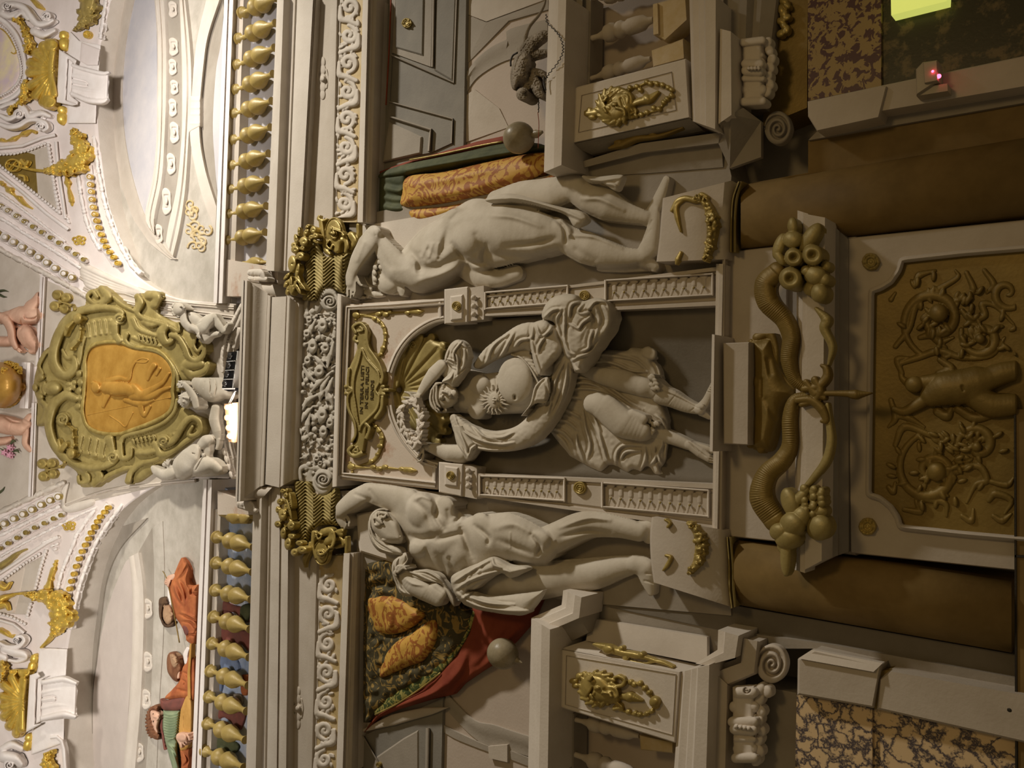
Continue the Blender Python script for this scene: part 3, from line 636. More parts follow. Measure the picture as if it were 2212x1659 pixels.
# ---- balcony, lower
U = K(1100, 1200, 1.9892)
bc = thing('balcony', 'stone balcony pedestal and rails beneath the red curtain', 'balcony', 1330, 1500, .1)
struct(plate('wall_behind_balusters_lower', U([(250, 660), (720, 780), (720, 960), (250, 960)]), -.12, 'pink_plaster'))
band('top_rail', U([(95, 270), (80, 960)]), U([(175, 318), (165, 960)]), [(0, .17), (.12, .19), (.16, .21), (.3, .22), (.34, .25), (.5, .26), (.55, .28), (1, .28)], 'stone_light', bc, back=-.05)
band('rail_return', U([(95, 268), (225, 212), (232, 150)]), U([(180, 320), (300, 268), (310, 180)]), [(0, .12), (.2, .13), (.25, .16), (.6, .17), (.65, .19), (1, .19)], 'stone_light', bc, n=3, back=-.05)
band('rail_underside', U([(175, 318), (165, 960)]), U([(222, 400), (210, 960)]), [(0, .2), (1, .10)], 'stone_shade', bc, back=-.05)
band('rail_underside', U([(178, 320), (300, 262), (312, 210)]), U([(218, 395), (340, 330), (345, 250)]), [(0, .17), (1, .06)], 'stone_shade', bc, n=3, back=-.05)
plate('pedestal_front', U([(222, 402), (735, 498), (712, 805), (212, 650)]), .16, 'stone_light', bc, bev=2, back=-.1)
quad3('pedestal_side', [U(222, 400)+(.155,), U(330, 365)+(.02,), U(830, 480)+(.02,), U(735, 500)+(.155,)], 'stone_light', bc)
quad3('pedestal_return', [U(330, 366)+(.04,), U(345, 270)+(-.02,), U(850, 350)+(-.02,), U(850, 470)+(.04,)], 'stone', bc)
trim('panel_line', U([(245, 430), (715, 510), (700, 770), (240, 640), (245, 430)]), 2.2, hr(.155, .012, 4), 'stone', bc, back=.1)
band('frame_bar', U([(212, 652), (210, 960)]), U([(278, 680), (275, 960)]), [(0, .09), (.5, .08), (.55, .04), (1, .04)], 'stone_shade', bc, back=-.1)
band('bottom_rail', U([(740, 500), (705, 960)]), U([(860, 470), (845, 960)]), [(0, .14), (.1, .15), (.12, .18), (.35, .18), (.38, .21), (.55, .215), (.6, .24), (1, .24)], 'stone_light', bc, back=-.05)
band('rail_return', U([(800, 465), (895, 405), (898, 320)]), U([(850, 472), (970, 440), (985, 345)]), [(0, .14), (.3, .15), (.35, .18), (1, .18)], 'stone_light', bc, n=3, back=-.05)
band('lower_step', U([(862, 485), (850, 960)]), U([(945, 560), (935, 960)]), [(0, .08), (.2, .08), (.25, .14), (.9, .13), (1, .10)], 'stone', bc, back=-.1)
band('step_return', U([(862, 485), (975, 445), (985, 350)]), U([(945, 560), (1060, 510), (1075, 370)]), [(0, .07), (.2, .07), (.25, .12), (.9, .11), (1, .08)], 'stone', bc, n=3, back=-.1)
o = big_bal(U(225, 835), U(560, 950), .72, 'large turned stone baluster at the bottom photo edge beside the lower gold mask')
o = big_bal(U(225, 690), U(560, 775), .62, 'large turned stone baluster partly hidden behind the lower gold mask pedestal')
plate('block', U([(560, 770), (705, 800), (705, 850), (565, 835)]), .05, 'gold_ground', o, back=-.05, bev=2)
R = Rel(250, 480, 670, 710, 1.6, U, th=.9)
R.blob(275, 540, 18, 12).blob(300, 520, 16).blob(285, 560, 16, 12).blob(320, 510, 12)
R.poly([(300, 560), (330, 510), (390, 510), (430, 540), (470, 590), (470, 630), (420, 640), (360, 635), (310, 610)], .05, 45)
R.tube([(330, 520), (390, 515), (425, 560), (480, 560), (495, 535), (470, 520), (450, 525)], [9, 13, 12, 9, 7, 7, 6], z=.02).tube([(310, 600), (370, 640), (430, 620), (480, 650), (450, 660)], [8, 10, 9, 8, 8], z=.015)
R.tube([(390, 565), (450, 570), (465, 600), (440, 615), (395, 595), (390, 565)], 7, z=.035).blob(355, 545, 13, z=.04).blob(360, 590, 13, z=.04).blob(375, 570, 14, 9, z=.055)
for a in range(6): R.g([(360, 570), (330+6*a, 620), (320+22*a, 640)], 5, -.012)
R.tube([(470, 605), (520, 610), (570, 625)], [10, 20, 5], z=.01).blob(515, 608, 22, z=.01)
for p_ in ((490, 530), (520, 545), (535, 555), (560, 550), (580, 570), (600, 590), (620, 615), (625, 630), (630, 650), (610, 670), (590, 680), (560, 685), (540, 680), (510, 672), (480, 660), (455, 655)): R.blob(p_[0], p_[1], 12 if p_[0] != 625 else 24, z=.005)
R.tube([(470, 525), (530, 550), (570, 560), (622, 630), (600, 675), (550, 688), (455, 655)], 5)
for i in range(16): a = 2*math.pi*i/16; R.tube([(380+62*math.cos(a), 575+60*math.sin(a)), (380+82*math.cos(a+.25), 575+76*math.sin(a+.25))], [13, 7], z=.02)
R.tube([(400, 590), (430, 590), (438, 606)], [6, 8, 5], z=.06).g([(410, 575), (440, 595)], 9, -.04).tube([(345, 535), (352, 522)], 6, z=.06).tube([(350, 600), (358, 614)], 6, z=.06)
tag(R.build('gold_mask', 'gold', d=.17), 'gilded grotesque mask with looped chain pinned to the pedestal under the red curtain', 'mask')
R = Rel(350, 360, 725, 500, 1.6, U)
R.tube([(362, 382), (420, 400), (480, 420), (540, 430), (600, 445), (700, 478)], [5, 18, 14, 14, 8, 4]).blob(425, 405, 26, 20, z=.01).blob(480, 400, 12).blob(565, 430, 16).tube([(520, 455), (580, 465), (640, 455), (700, 480)], 6).blob(500, 440, 14)
tag(R.build('side_ornament', 'gold', d=.13), 'gilded side-view mask ornament on the lit pedestal side beneath the red curtain', 'ornament')
# ---- volute brackets
R = Rel(935, 155, 1110, 490, 1.5, V, th=.9)
R.poly([(955, 180), (1045, 165), (1048, 455), (960, 470)], .03, 20, sm=False).tube([(960, 190), (1045, 180)], 18, z=.03).tube([(962, 455), (1045, 450)], 20, z=.03).tube([(965, 245), (1040, 245)], [10, 12], z=.01)
R.tube([(970, 285), (1035, 285)], 20, z=.045).tube([(975, 315), (1030, 318)], 24, z=.04).tube([(965, 350), (1045, 350)], 14, z=.03).tube([(975, 400), (1040, 400)], 26, z=.0)
for i in range(4): R.blob(985+15*i, 305, 8, z=.09)
tag(R.build('volute_bracket', 'stone_light', d=.10), 'white carved scroll bracket under the upper balcony, beside the spotted marble', 'bracket')
R = Rel(1040, 165, 1115, 440, 1.5, V, th=.9)
for i, (x, y) in enumerate(((1070, 190), (1078, 225), (1088, 265), (1082, 300), (1072, 340), (1080, 375), (1068, 410))): R.blob(x, y, 20, 26, rot=20*(-1)**i, z=.01)
tag(R.build('leaf_edging', 'stone_light', d=.08), 'curling white leaf edging beside the scroll bracket near the spotted marble', 'ornament')
R = Rel(935, 555, 1110, 905, 1.5, U, th=.9)
R.poly([(960, 565), (1050, 560), (1058, 885), (965, 890)], .03, 20, sm=False).tube([(985, 590), (1045, 590)], 24, z=.03).tube([(975, 870), (1050, 870)], 22, z=.03).tube([(970, 650), (1050, 650)], 26, z=.0)
R.tube([(960, 715), (1050, 715)], 22, z=.04).tube([(970, 745), (1045, 750)], 24, z=.04).tube([(975, 790), (1050, 790)], 12, z=.03).tube([(985, 830), (1045, 830)], 24)
for i in range(4): R.blob(975+18*i, 735+3*i, 9, z=.09)
R.g(spiral(1020, 578, 16, 3, 0, 1.5), 4, -.03, sm=False, taper=False)
tag(R.build('volute_bracket', 'stone_light', d=.10), 'white carved scroll bracket beside the veined cream marble', 'bracket')
R = Rel(1040, 550, 1250, 905, 1.5, U, th=.9)
for i, (x, y) in enumerate(((1078, 575), (1110, 585), (1075, 620), (1082, 670), (1072, 710), (1082, 750), (1070, 795), (1075, 840), (1062, 880))): R.blob(x, y, 22, 28, rot=20*(-1)**i, z=.01)
tag(R.build('leaf_edging', 'stone_light', d=.08), 'curling white leaf edging beside the scroll bracket near the veined marble', 'ornament')
R = Rel(1050, 365, 1200, 560, 1.5, U, th=.6)
R.blob(1128, 465, 68, 84, th=.5); R.g(spiral(1128, 468, 62, 5, 180, 2.2, 50, 1.2), 9, -.035, sm=False, taper=False)
tag(R.build('scroll_volute', 'stone', d=.06), 'round stone spiral volute between the lower balcony and the shadowed column', 'volute')
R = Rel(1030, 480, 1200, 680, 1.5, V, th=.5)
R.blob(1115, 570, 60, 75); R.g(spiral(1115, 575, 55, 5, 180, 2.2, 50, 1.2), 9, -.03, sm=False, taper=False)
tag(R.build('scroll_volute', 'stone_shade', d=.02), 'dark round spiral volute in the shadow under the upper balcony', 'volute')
# ---- marble door surrounds at the right
struct(plate('wall_recess_gold_leaf', V([(1110, -20), (1248, -20), (1245, 480), (1050, 560), (1050, 180), (1105, 160)]), -.06, 'dark_gold'))
R = Rel(1105, -10, 1175, 170, 1.5, V)
for i in range(9): R.blob(1140+14*math.sin(i*2.1), 5+18*i, 22, 16, rot=40*i)
tag(R.build('gilt_leaves', 'gold', d=-.02), 'strip of gilded leaves at the photo edge above the scroll bracket', 'ornament')
struct(plate('wall_marble_spotted', V([(1248, -20), (1575, -20), (1575, 382), (1250, 450)]), .04, 'breccia'))
struct(plate('wall_marble_green', V([(1575, -20), (2240, -20), (2240, 245), (1575, 382)]), .02, 'green_marble'))
fr = thing('door_frame', 'cream stone door frame edging the spotted and the dark green marble', 'door frame', 1900, 220, .05)
plate('short_length', V([(1248, 452), (1575, 382), (1600, 385), (1565, 525), (1290, 585), (1250, 520)]), .10, 'stone', fr, bev=2)
plate('long_length', V([(1575, 382), (2260, 240), (2260, 380), (1565, 500)]), .08, 'stone', fr, bev=2)
struct(plate('wall_painted_shadow_upper', V([(1290, 585), (2260, 390), (2260, 450), (1250, 625)]), -.02, 'stone_shade'))  # strip coloured dark as the shadow under the door frame
struct(plate('wall_pier_upper', V([(1250, 628), (2260, 445), (2260, 665), (1000, 815), (1250, 770)]), -.04, 'brown_marble'))
el = thing('emergency_light', 'small white wall-mounted emergency box with two glowing red lights', 'emergency light', 2002, 170, .1)
plate('housing', V([(1730, 310), (1760, 278), (1825, 268), (1828, 360), (1732, 425)]), .17, 'white_plastic', el, bev=2, back=.08)
plate('cover', V([(1762, 278), (1825, 268), (1828, 360), (1768, 372)]), .19, 'white_plastic', el, back=.1, bev=1.5)
plate('base', V([(1732, 392), (1870, 372), (1872, 405), (1732, 428)]), .15, 'white_plastic', el, back=.08)
ball('red_light', V(1805, 318), 2.6, 'red_led', el, .20); ball('red_light', V(1832, 340), 4.6, 'red_led', el, .18)
tag(el.children[-1], 'brighter red light')
ex = thing('lit_sign', 'glowing yellow-green lit panel at the photo corner over dark marble', 'sign', 1985, 10, .05)
plate('lit_panel', V([(1618, -30), (1870, -30), (1868, 5), (1620, 68)]), .10, 'exit_light', ex, back=.03)
# lower side
mb = struct(plate('wall_marble_veined', U([(1235, 600), (1560, 655), (1560, 960), (1228, 960)]), .04, 'breccia_pale'))
struct(plate('wall_marble_veined_long', U([(1560, 655), (2260, 815), (2260, 960), (1560, 960)]), .02, 'breccia_pale'))
struct(plate('wall_under_bracket', U([(1070, 560), (1235, 590), (1230, 960), (1065, 960)]), -.02, 'stone_shade'))
fr = thing('door_frame', 'cream stone door frame edging the veined cream marble', 'door frame', 1900, 1480, .05)
plate('short_length', U([(1240, 445), (1310, 405), (1600, 470), (1565, 655), (1238, 598)]), .11, 'stone', fr, bev=4, bd=.03)
quad3('bevel_face', [U(1300, 405)+(.10,), U(1605, 462)+(.10,), U(1565, 500)+(.13,), U(1242, 442)+(.13,)], 'stone_light', fr)
plate('long_length', U([(1590, 530), (1640, 490), (2260, 600), (2260, 815), (1580, 660)]), .09, 'stone', fr, bev=4, bd=.03)
plate('groove_piece', U([(1565, 500), (1640, 490), (1600, 530), (1590, 660), (1560, 655)]), .06, 'dark_gold', fr)
struct(plate('wall_painted_shadow_lower', U([(1000, 330), (1400, 385), (2260, 540), (2260, 600), (1640, 490), (1300, 400), (1050, 400)]), -.02, 'stone_shade'))  # shadow along the lower frame, painted as a dark strip
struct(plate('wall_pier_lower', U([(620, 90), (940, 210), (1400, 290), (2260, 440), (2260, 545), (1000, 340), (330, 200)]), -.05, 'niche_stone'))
struct(plate('wall_corner_patch', U([(300, 150), (620, 90), (940, 290), (990, 350), (900, 480), (340, 370)]), -.06, 'stone_shade'))  # fills the corner; the shadow there is put into its dark colour
# ================================================================ columns and the base zone under the statue
Wk = K(1500, 440, 2.0744)
c = thing('column', 'shadowed brown marble column beneath the bent-back atlas', 'column', 2200, 330, 0)
band('shaft', [(1600, 400), (2260, 290)], [(1600, 541), (2260, 463)], hr(-.03, .14, 16), 'brown_marble', c, ang=180)
band('astragal', cr([(1594, 392), (1580, 430), (1577, 480), (1576, 545)], 5), cr([(1606, 392), (1596, 430), (1592, 480), (1592, 545)], 5), [(0, .05), (.12, .09), (.25, .10), (.4, .07), (.5, .07), (.62, .11), (.85, .10), (1, .05)], 'gold_dull', c)
c = thing('column', 'brown marble column beneath the bearded atlas', 'column', 2200, 1330, 0)
band('shaft', [(1585, 1165), (2185, 1255)], [(1585, 1305), (2185, 1410)], hr(-.03, .14, 16), 'brown_marble', c, ang=180)
band('astragal', cr([(1568, 1160), (1572, 1220), (1572, 1270), (1578, 1315)], 5), cr([(1582, 1160), (1588, 1220), (1590, 1270), (1592, 1310)], 5), [(0, .05), (.12, .09), (.25, .10), (.4, .07), (.5, .07), (.62, .11), (.85, .10), (1, .05)], 'gold_dull', c)
# drum pedestals of the atlantes
d1 = thing('drum_pedestal', 'rounded stone drum with gilded swag under the bent-back atlas', 'pedestal', 1560, 480, 0)
band('drum', cr([(1432, 428), (1428, 470), (1424, 520), (1418, 565)], 4), cr([(1580, 390), (1576, 440), (1574, 500), (1572, 560)], 4), [(0, .12), (.03, .14), (.5, .13), (.9, .12), (1, .08)], 'stone', d1, ang=60)
d2 = thing('drum_pedestal', 'rounded stone drum with gilded swag under the bearded atlas', 'pedestal', 1560, 1230, 0)
band('drum', cr([(1408, 1117), (1404, 1160), (1406, 1210), (1412, 1258)], 4), cr([(1566, 1145), (1568, 1200), (1570, 1250), (1576, 1310)], 4), [(0, .12), (.03, .14), (.5, .13), (.9, .12), (1, .08)], 'stone', d2, ang=60)
def swag(pts, w, label, extra, seed, d=.15, m='gold'):
    xs = [p[0] for p in pts]; ys = [p[1] for p in pts]; r = np.random.default_rng(seed)
    ex = [q for e in extra for q in e[0]]; xs += [q[0] for q in ex]; ys += [q[1] for q in ex]
    R = Rel(min(xs)-14, min(ys)-14, max(xs)+14, max(ys)+14, 1.5); q = cr(pts, 14); n = len(q); t = np.linspace(0, 1, n)
    ww = w*(.45+.55*np.sin(np.pi*t)); R.tube(q, ww*.7, sm=False)
    for i in range(0, n, 2):
        for k in range(3):
            o_ = r.uniform(-.8, .8)*ww[i]; R.blob(q[i, 0]+o_*.7+r.uniform(-3, 3), q[i, 1]+r.uniform(-4, 4), r.uniform(.25, .5)*ww[i], r.uniform(.2, .4)*ww[i], z=r.uniform(.01, .04), rot=r.uniform(0, 180))
    for e, rr in extra: R.tube(e, rr)
    return tag(R.build('swag', m, d=d), label, 'garland')
swag([(1505, 425), (1528, 445), (1537, 480), (1535, 520), (1522, 560)], 16, 'gilded fruit swag hanging on the drum under the bent-back atlas', [([(1450, 455), (1462, 435), (1480, 428), (1500, 432), (1515, 430)], [3, 5, 6, 7, 3]), ([(1475, 430), (1460, 445), (1462, 470), (1470, 500)], [4, 5, 5, 2]), ([(1505, 430), (1515, 420), (1525, 425)], 5), ([(1470, 545), (1463, 560), (1460, 570)], [3, 5, 2])], 3)
swag([(1487, 1130), (1505, 1150), (1512, 1180), (1505, 1215), (1488, 1238)], 15, 'gilded fruit swag hanging on the drum under the bearded atlas', [([(1437, 1123), (1447, 1130), (1442, 1138)], 3), ([(1438, 1200), (1448, 1205), (1440, 1222), (1432, 1232)], [3, 4, 4, 2])], 4)
# wall field under the niche, console block, shelf
struct(plate('wall_under_niche', [(1572, 544), (1700, 530), (1700, 1172), (1566, 1158)], .02, 'stone', bev=2))
struct(plate('wall_shelf_zone', [(1690, 520), (1850, 510), (1850, 1200), (1690, 1180)], .0, 'stone', bev=2))
cb = thing('console_block', 'plain stone block projecting under the statue slab', 'block', 1590, 850, .1)
plate('block', Wk([(130, 625), (246, 620), (242, 1082), (132, 1076)]), .20, 'stone', cb, bev=2)
sh = thing('shelf_cornice', 'long pale stone shelf behind the gilded horns of plenty', 'shelf', 1750, 850, .15)
band('moulding', Wk([(462, 30), (448, 1640)]), Wk([(510, 45), (495, 1655)]), [(0, .14), (.15, .16), (.2, .19), (.5, .2), (.55, .22), (1, .22)], 'stone_light', sh, back=-.05)
band('face', Wk([(508, 48), (495, 1640)]), Wk([(585, 62), (570, 1600)]), [(0, .23), (1, .23)], 'stone_light', sh, back=-.05)
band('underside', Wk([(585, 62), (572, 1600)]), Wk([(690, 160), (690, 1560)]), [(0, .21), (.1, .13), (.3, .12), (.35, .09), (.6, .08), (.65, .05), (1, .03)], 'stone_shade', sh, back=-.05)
# relief panel and its frame
struct(plate('wall_panel_surround', Wk([(680, 155), (1600, 60), (1600, 1660), (700, 1566)]), .02, 'stone', bev=2))
fp = Wk([(1600, 190), (1200, 222), (930, 252), (915, 300), (880, 350), (835, 378), (793, 392), (788, 700), (784, 1000), (780, 1305), (830, 1320), (880, 1360), (910, 1405), (922, 1450), (1200, 1480), (1600, 1515)])
gp = thing('relief_panel', 'large dark gilded panel of scrolling foliage and nude figure in stone frame', 'relief panel', 2100, 850, .02)
plate('ground', fp, .03, 'dark_gold', gp, back=-.1)
q = pol(fp, 200); jag = np.array([1.0 if i % 4 < 2 else .6 for i in range(200)])
band('frame', offs(q, -7), offs(q, 7), [(0, .03), (.15, .06), (.5, .075), (.8, .055), (1, .03)], 'stone_light', gp, back=0)
for (c_, l) in ((Wk(790, 260), 'gilded round rosette on the stone field near the fruit-filled horn and bent-back atlas column'), (Wk(775, 1447), 'gilded round rosette on the stone field near the grape-filled horn and bearded atlas column')):
    tag(rosette('rosette', c_, 19, 'gold_dull' if c_[1] < 800 else 'gold', d=.03, petals=6, rings=2), l, 'rosette')
# door joint lines at the far right
struct(plate('door_1', [(2192, 884), (2300, 884), (2300, 1720), (2200, 1720)], .055, 'brown_marble', back=0))
struct(plate('trim_door_joint', [(2190, 880), (2194, 880), (2198, 1720), (2193, 1720)], .062, 'iron', back=.03))
struct(plate('trim_door_joint_cross', [(2192, 1199), (2300, 1201), (2300, 1206), (2192, 1204)], .062, 'iron', back=.03))
tag(ball('hinge_knob', (2182, 1532), 9, 'iron', d=.075), 'small dark iron hinge on the door joint beside veined marble', 'hinge')
# ================================================================ cove vault, lunettes, balustrades
G = K(0, 0, 2.9625); G2 = K(0, 540, 2.9625); G3 = K(0, 1099, 2.9625)
C1 = K(0, 0, 6.381); C2 = K(0, 240, 6.381); C3 = K(0, 580, 5.53); C4 = K(300, 620, 6.9125); C5 = K(300, 820, 6.9125); C6 = K(0, 860, 5.53); C7 = K(0, 1140, 6.381); C8 = K(0, 1399, 6.381)
M1 = K(290, 1180, 6.144); M2 = K(290, 1400, 6.404)
eU = cr([(262, -70), (240, 0), (223, 71), (211, 135), (209, 189), (209, 236), (211, 280), (216, 324), (223, 378), (233, 439), (250, 489), (272, 545), (287, 584), (311, 608), (337, 624), (371, 641), (405, 648), (456, 653), (498, 654)], 4)
eL = cr([(498, 1034), (469, 1033), (405, 1034.5), (354, 1043), (314, 1063), (280, 1087), (267, 1099), (236, 1133), (209, 1180), (189, 1220), (172, 1268), (162, 1315), (153.6, 1355), (145, 1403), (140, 1453), (138, 1504), (138, 1571), (142, 1659), (152, 1740)], 4)
edge = np.vstack([eU, [(505, 700), (505, 1000)], eL])
A_ = np.stack([np.full(len(edge), -60.), edge[:, 1]], -1)
struct(band('ceiling', A_, edge, [(t, 0) for t in np.linspace(0, 1, 36)], 'vault_plaster', v=True, back=-.01, ang=180))
def soffit(name, e, m, dep):
    a = P(e[:, 0], e[:, 1], 0, True); b = a.copy(); b[:, 1] = -dep; n = len(e)
    struct(mesh(name, np.vstack([a, b]), [[i, i+1, n+i+1, n+i] for i in range(n-1)], m, ang=180))
soffit('wall_lunette_soffit_upper', eU, 'stone_light', -.06); soffit('wall_lunette_soffit_lower', eL, 'stone_light', -.06)
# lunette grounds
struct(plate('wall_lunette_upper', [(180, -60), (520, -60), (500, 668), (300, 640), (200, 400)], -.04, 'stucco', back=-.28))
struct(plate('wall_lunette_lower', [(470, 1020), (300, 1050), (120, 1400), (120, 1720), (460, 1720)], -.04, 'stucco', back=-.28))
# --- upper lunette, painted architecture
tr(band('trim', G([(735, -60), (700, 400), (690, 640), (720, 900), (780, 1200), (850, 1400), (960, 1560), (1090, 1659)]), cr(G([(870, -60), (815, 200), (790, 400), (780, 640), (800, 900), (850, 1150), (930, 1390), (1060, 1600), (1130, 1659)]), 4), [(0, -.03), (.5, -.03), (.55, -.02), (1, -.02)], 'stone', n=33))
sky = G([(862, -40), (815, 200), (790, 400), (780, 640), (800, 900), (850, 1150), (930, 1390), (975, 1150), (1000, 900), (1005, 600), (1003, 250), (985, -40)])
struct(plate('wall_painted_sky_upper', cr(sky, 4, True), -.032, 'sky_pale'))
tr(band('trim', cr(G([(985, -40), (1005, 250), (1005, 600), (1000, 900), (975, 1150), (925, 1400), (985, 1500)]), 5), cr(G([(1058, -40), (1074, 250), (1076, 600), (1064, 900), (1048, 1150), (1000, 1390), (990, 1500)]), 5), [(0, -.03), (.1, .0), (.2, -.01), (.4, -.005), (.5, -.02), (.7, -.01), (.8, .005), (1, -.02)], 'stone_light'))
tr(band('trim', cr(G([(1145, -40), (1160, 300), (1165, 600), (1160, 900), (1130, 1200), (1080, 1430), (1060, 1550)]), 5), cr(G([(1180, -40), (1215, 300), (1225, 600), (1205, 900), (1185, 1200), (1150, 1450), (1105, 1640)]), 5), [(0, -.03), (.1, .0), (.3, -.01), (.5, 0), (.7, -.02), (1, .0)], 'stone_light'))
tr(band('trim', cr(G([(1330, -40), (1265, 230), (1240, 430), (1225, 640), (1215, 860), (1245, 1060), (1300, 1280), (1380, 1500)]), 5), cr(G([(1425, -20), (1340, 230), (1310, 430), (1290, 640), (1285, 860), (1310, 1030), (1345, 1160), (1385, 1290)]), 5), [(0, .0), (.1, .01), (.85, .01), (1, -.02)], 'stone_light'))
tr(band('trim', cr(G([(1425, -20), (1340, 230), (1310, 430), (1290, 640), (1285, 860), (1310, 1030), (1345, 1160), (1385, 1290)]), 5), cr(G([(1432, 60), (1410, 300), (1385, 430), (1368, 640), (1362, 830), (1372, 1000), (1384, 1150), (1390, 1290)]), 5), [(0, -.03), (1, -.03)], 'stone_shade'))
struct(plate('wall_painted_sky_inner', cr(G([(1434, 100), (1410, 300), (1385, 430), (1368, 640), (1362, 830), (1372, 1000), (1384, 1150), (1396, 1200), (1420, 800), (1436, 400)]), 4, True), -.025, 'sky_pale'))
kb = Rel(1200, 590, 1300, 860, 1.4, G)
kb.poly([(1215, 615), (1285, 610), (1285, 810), (1210, 850)], .025, 14, sm=False)
for y in (640, 690, 730, 790): kb.g([(1220, y), (1275, y)], 10, .012)
tag(kb.build('keystone', 'stone_light', d=-.01), 'small stone keystone on the painted arch beside the blue sky sliver', 'keystone')
def small_cart(c, x, y, rx, ry):
    R = Rel(x-rx*1.5, y-ry*1.5, x+rx*1.5, y+ry*1.5, 1.2, c); R.poly([(x-rx, y-ry*.8), (x-rx*.2, y-ry*1.1), (x+rx*.9, y-ry*.7), (x+rx*.95, y), (x+rx, y+ry*.7), (x-rx*.2, y+ry*1.1), (x-rx*.9, y+ry*.7), (x-rx*.8, y)], .012, 8)
    R.g([(x-rx*.4, y-ry*.5), (x+rx*.3, y-ry*.5), (x+rx*.3, y+ry*.5), (x-rx*.4, y+ry*.5), (x-rx*.4, y-ry*.5)], 7, -.014, taper=False, sm=False); R.blob(x, y, rx*.3, ry*.26, z=.014); return R
tr(band('trim', cr(G([(1060, -40), (1076, 250), (1078, 600), (1066, 900), (1050, 1150), (1002, 1390), (992, 1500)]), 5), cr(G([(1145, -40), (1160, 300), (1165, 600), (1160, 900), (1130, 1200), (1080, 1430), (1060, 1550)]), 5), [(0, -.034), (1, -.034)], 'stone_shade'))
tr(band('trim', cr(G3([(885, 280), (917, 500), (920, 750), (912, 1000), (897, 1300), (862, 1700)]), 5), cr(G3([(975, 120), (985, 350), (985, 600), (975, 900), (965, 1200), (930, 1700)]), 5), [(0, -.034), (1, -.034)], 'stone_shade'))
for (x, y, rx, ry, w_) in ((1105, 60, 28, 50, 'topmost, at the photo edge'), (1110, 300, 30, 55, 'second from the photo top'), (1105, 430, 26, 50, 'with gold centre'), (1115, 560, 26, 45, 'beside the keystone'), (1105, 690, 26, 55, 'just past the keystone'), (1115, 850, 30, 65, 'with the lion head'), (1095, 1050, 28, 65, 'long one past the lion head'), (1065, 1290, 30, 80, 'near the arch foot'), (1015, 1500, 26, 60, 'lowest, at the arch foot')):
    R = small_cart(G, x, y, rx, ry)
    tag(R.build('scroll_cartouche', 'stone_light', d=-.03), 'pale painted cartouche on the sky lunette frieze, '+w_, 'cartouche', 'cartouches of the sky lunette frieze')
R = Rel(1130, 1230, 1390, 1640, 1.6, G)
r_ = np.random.default_rng(2)
for i in range(16):
    x, y = r_.uniform(1190, 1340), r_.uniform(1290, 1600)
    if x < 1150+(1600-y)*.1 or x > 1240+(y-1250)*.45: continue
    R.tube(spiral(*((x, y)), 38, 6, r_.uniform(0, 360), 1.1, 14), [7, 4], z=.0, sm=False)
tag(R.build('stucco_scrollwork', 'gold_ground', d=-.035), 'pale gold scrollwork filling the corner of the sky lunette', 'ornament')
# --- rails
def rail(x0, x1, y0, y1): tr(band('trim', [(x0[0], y0), (x1[0], y1)], [(x0[1], y0), (x1[1], y1)], [(0, .04), (.1, .07), (.3, .075), (.35, .055), (.55, .06), (.6, .075), (.75, .075), (.85, .04), (1, .02)], 'vault_white'))
rail((485, 511), (461, 486), -20, 655); rail((439, 464), (413, 440), 1036, 1680)
struct(plate('wall_balustrade_ground_upper', [(508, -20), (608, -20), (585, 655), (484, 655)], -.10, 'sky_pale'))
struct(plate('wall_balustrade_ground_lower', [(460, 1036), (555, 1100), (540, 1700), (430, 1700)], -.10, 'sky_blue'))
tr(vb('trim', (510, 527), (490, 507), -20, 590, [(0, .02), (1, .0)], 'stone')); tr(vb('trim', (462, 477), (437, 453), 1100, 1680, [(0, .02), (1, .0)], 'stone'))
bprof = [(0, 13), (.03, 13.5), (.05, 9), (.07, 12), (.09, 10), (.12, 5), (.2, 4.5), (.26, 7), (.33, 14), (.38, 17), (.43, 16.5), (.47, 12), (.49, 8.5), (.52, 12), (.58, 16.5), (.64, 17), (.70, 14.5), (.78, 8.5), (.86, 5.5), (.93, 5), (.97, 7), (1, 8)]
ords = ['second', 'third', 'fourth', 'fifth', 'sixth', 'seventh', 'eighth', 'ninth', 'tenth', 'eleventh', 'twelfth']
ua = [(125, 85), (105, 250), (95, 415), (88, 570), (80, 720), (75, 885), (68, 1045), (60, 1195), (50, 1350), (42, 1515)]
ub = [(343, -12), (337, 145), (331, 300), (322, 465), (314, 635), (306, 800), (294, 965), (286, 1130), (279, 1295), (272, 1460)]
S_ = K(480, 0, 2.9105)
for i, (a, b) in enumerate(zip(ua, ub)):
    a, b = S_(*a), S_(*b); o = lathe('baluster', a, b, bprof, 'baluster_gold', d=-.01, seg=22)
    tag(o, 'ochre gold baluster before pale sky, %s from the photo edge' % (['first']+ords)[i], 'baluster', 'balusters of the empty sky balustrade')
R = Rel(495, 545, 582, 586, 1.3); R.tube([(505, 577), (525, 574), (545, 568)], [7, 6, 10]).blob(550, 566, 15, 11).blob(528, 573, 11, 9).tube([(550, 568), (573, 567)], [9, 4]).cut([(480, 590), (490, 584), (580, 566), (590, 600)], sm=False)
tag(R.build('baluster', 'baluster_gold', d=-.01), 'ochre gold half baluster sunk into the pier beside the cornice block', 'baluster', 'balusters of the empty sky balustrade')
la = [(1385, 180), (1380, 345), (1375, 520), (1365, 690), (1355, 860), (1345, 1035), (1335, 1200), (1325, 1370), (1310, 1545), (1300, 1700)]
lb = [(1622, 245), (1617, 405), (1608, 580), (1600, 770), (1595, 950), (1588, 1130), (1578, 1295), (1570, 1480), (1560, 1655), (1550, 1830)]
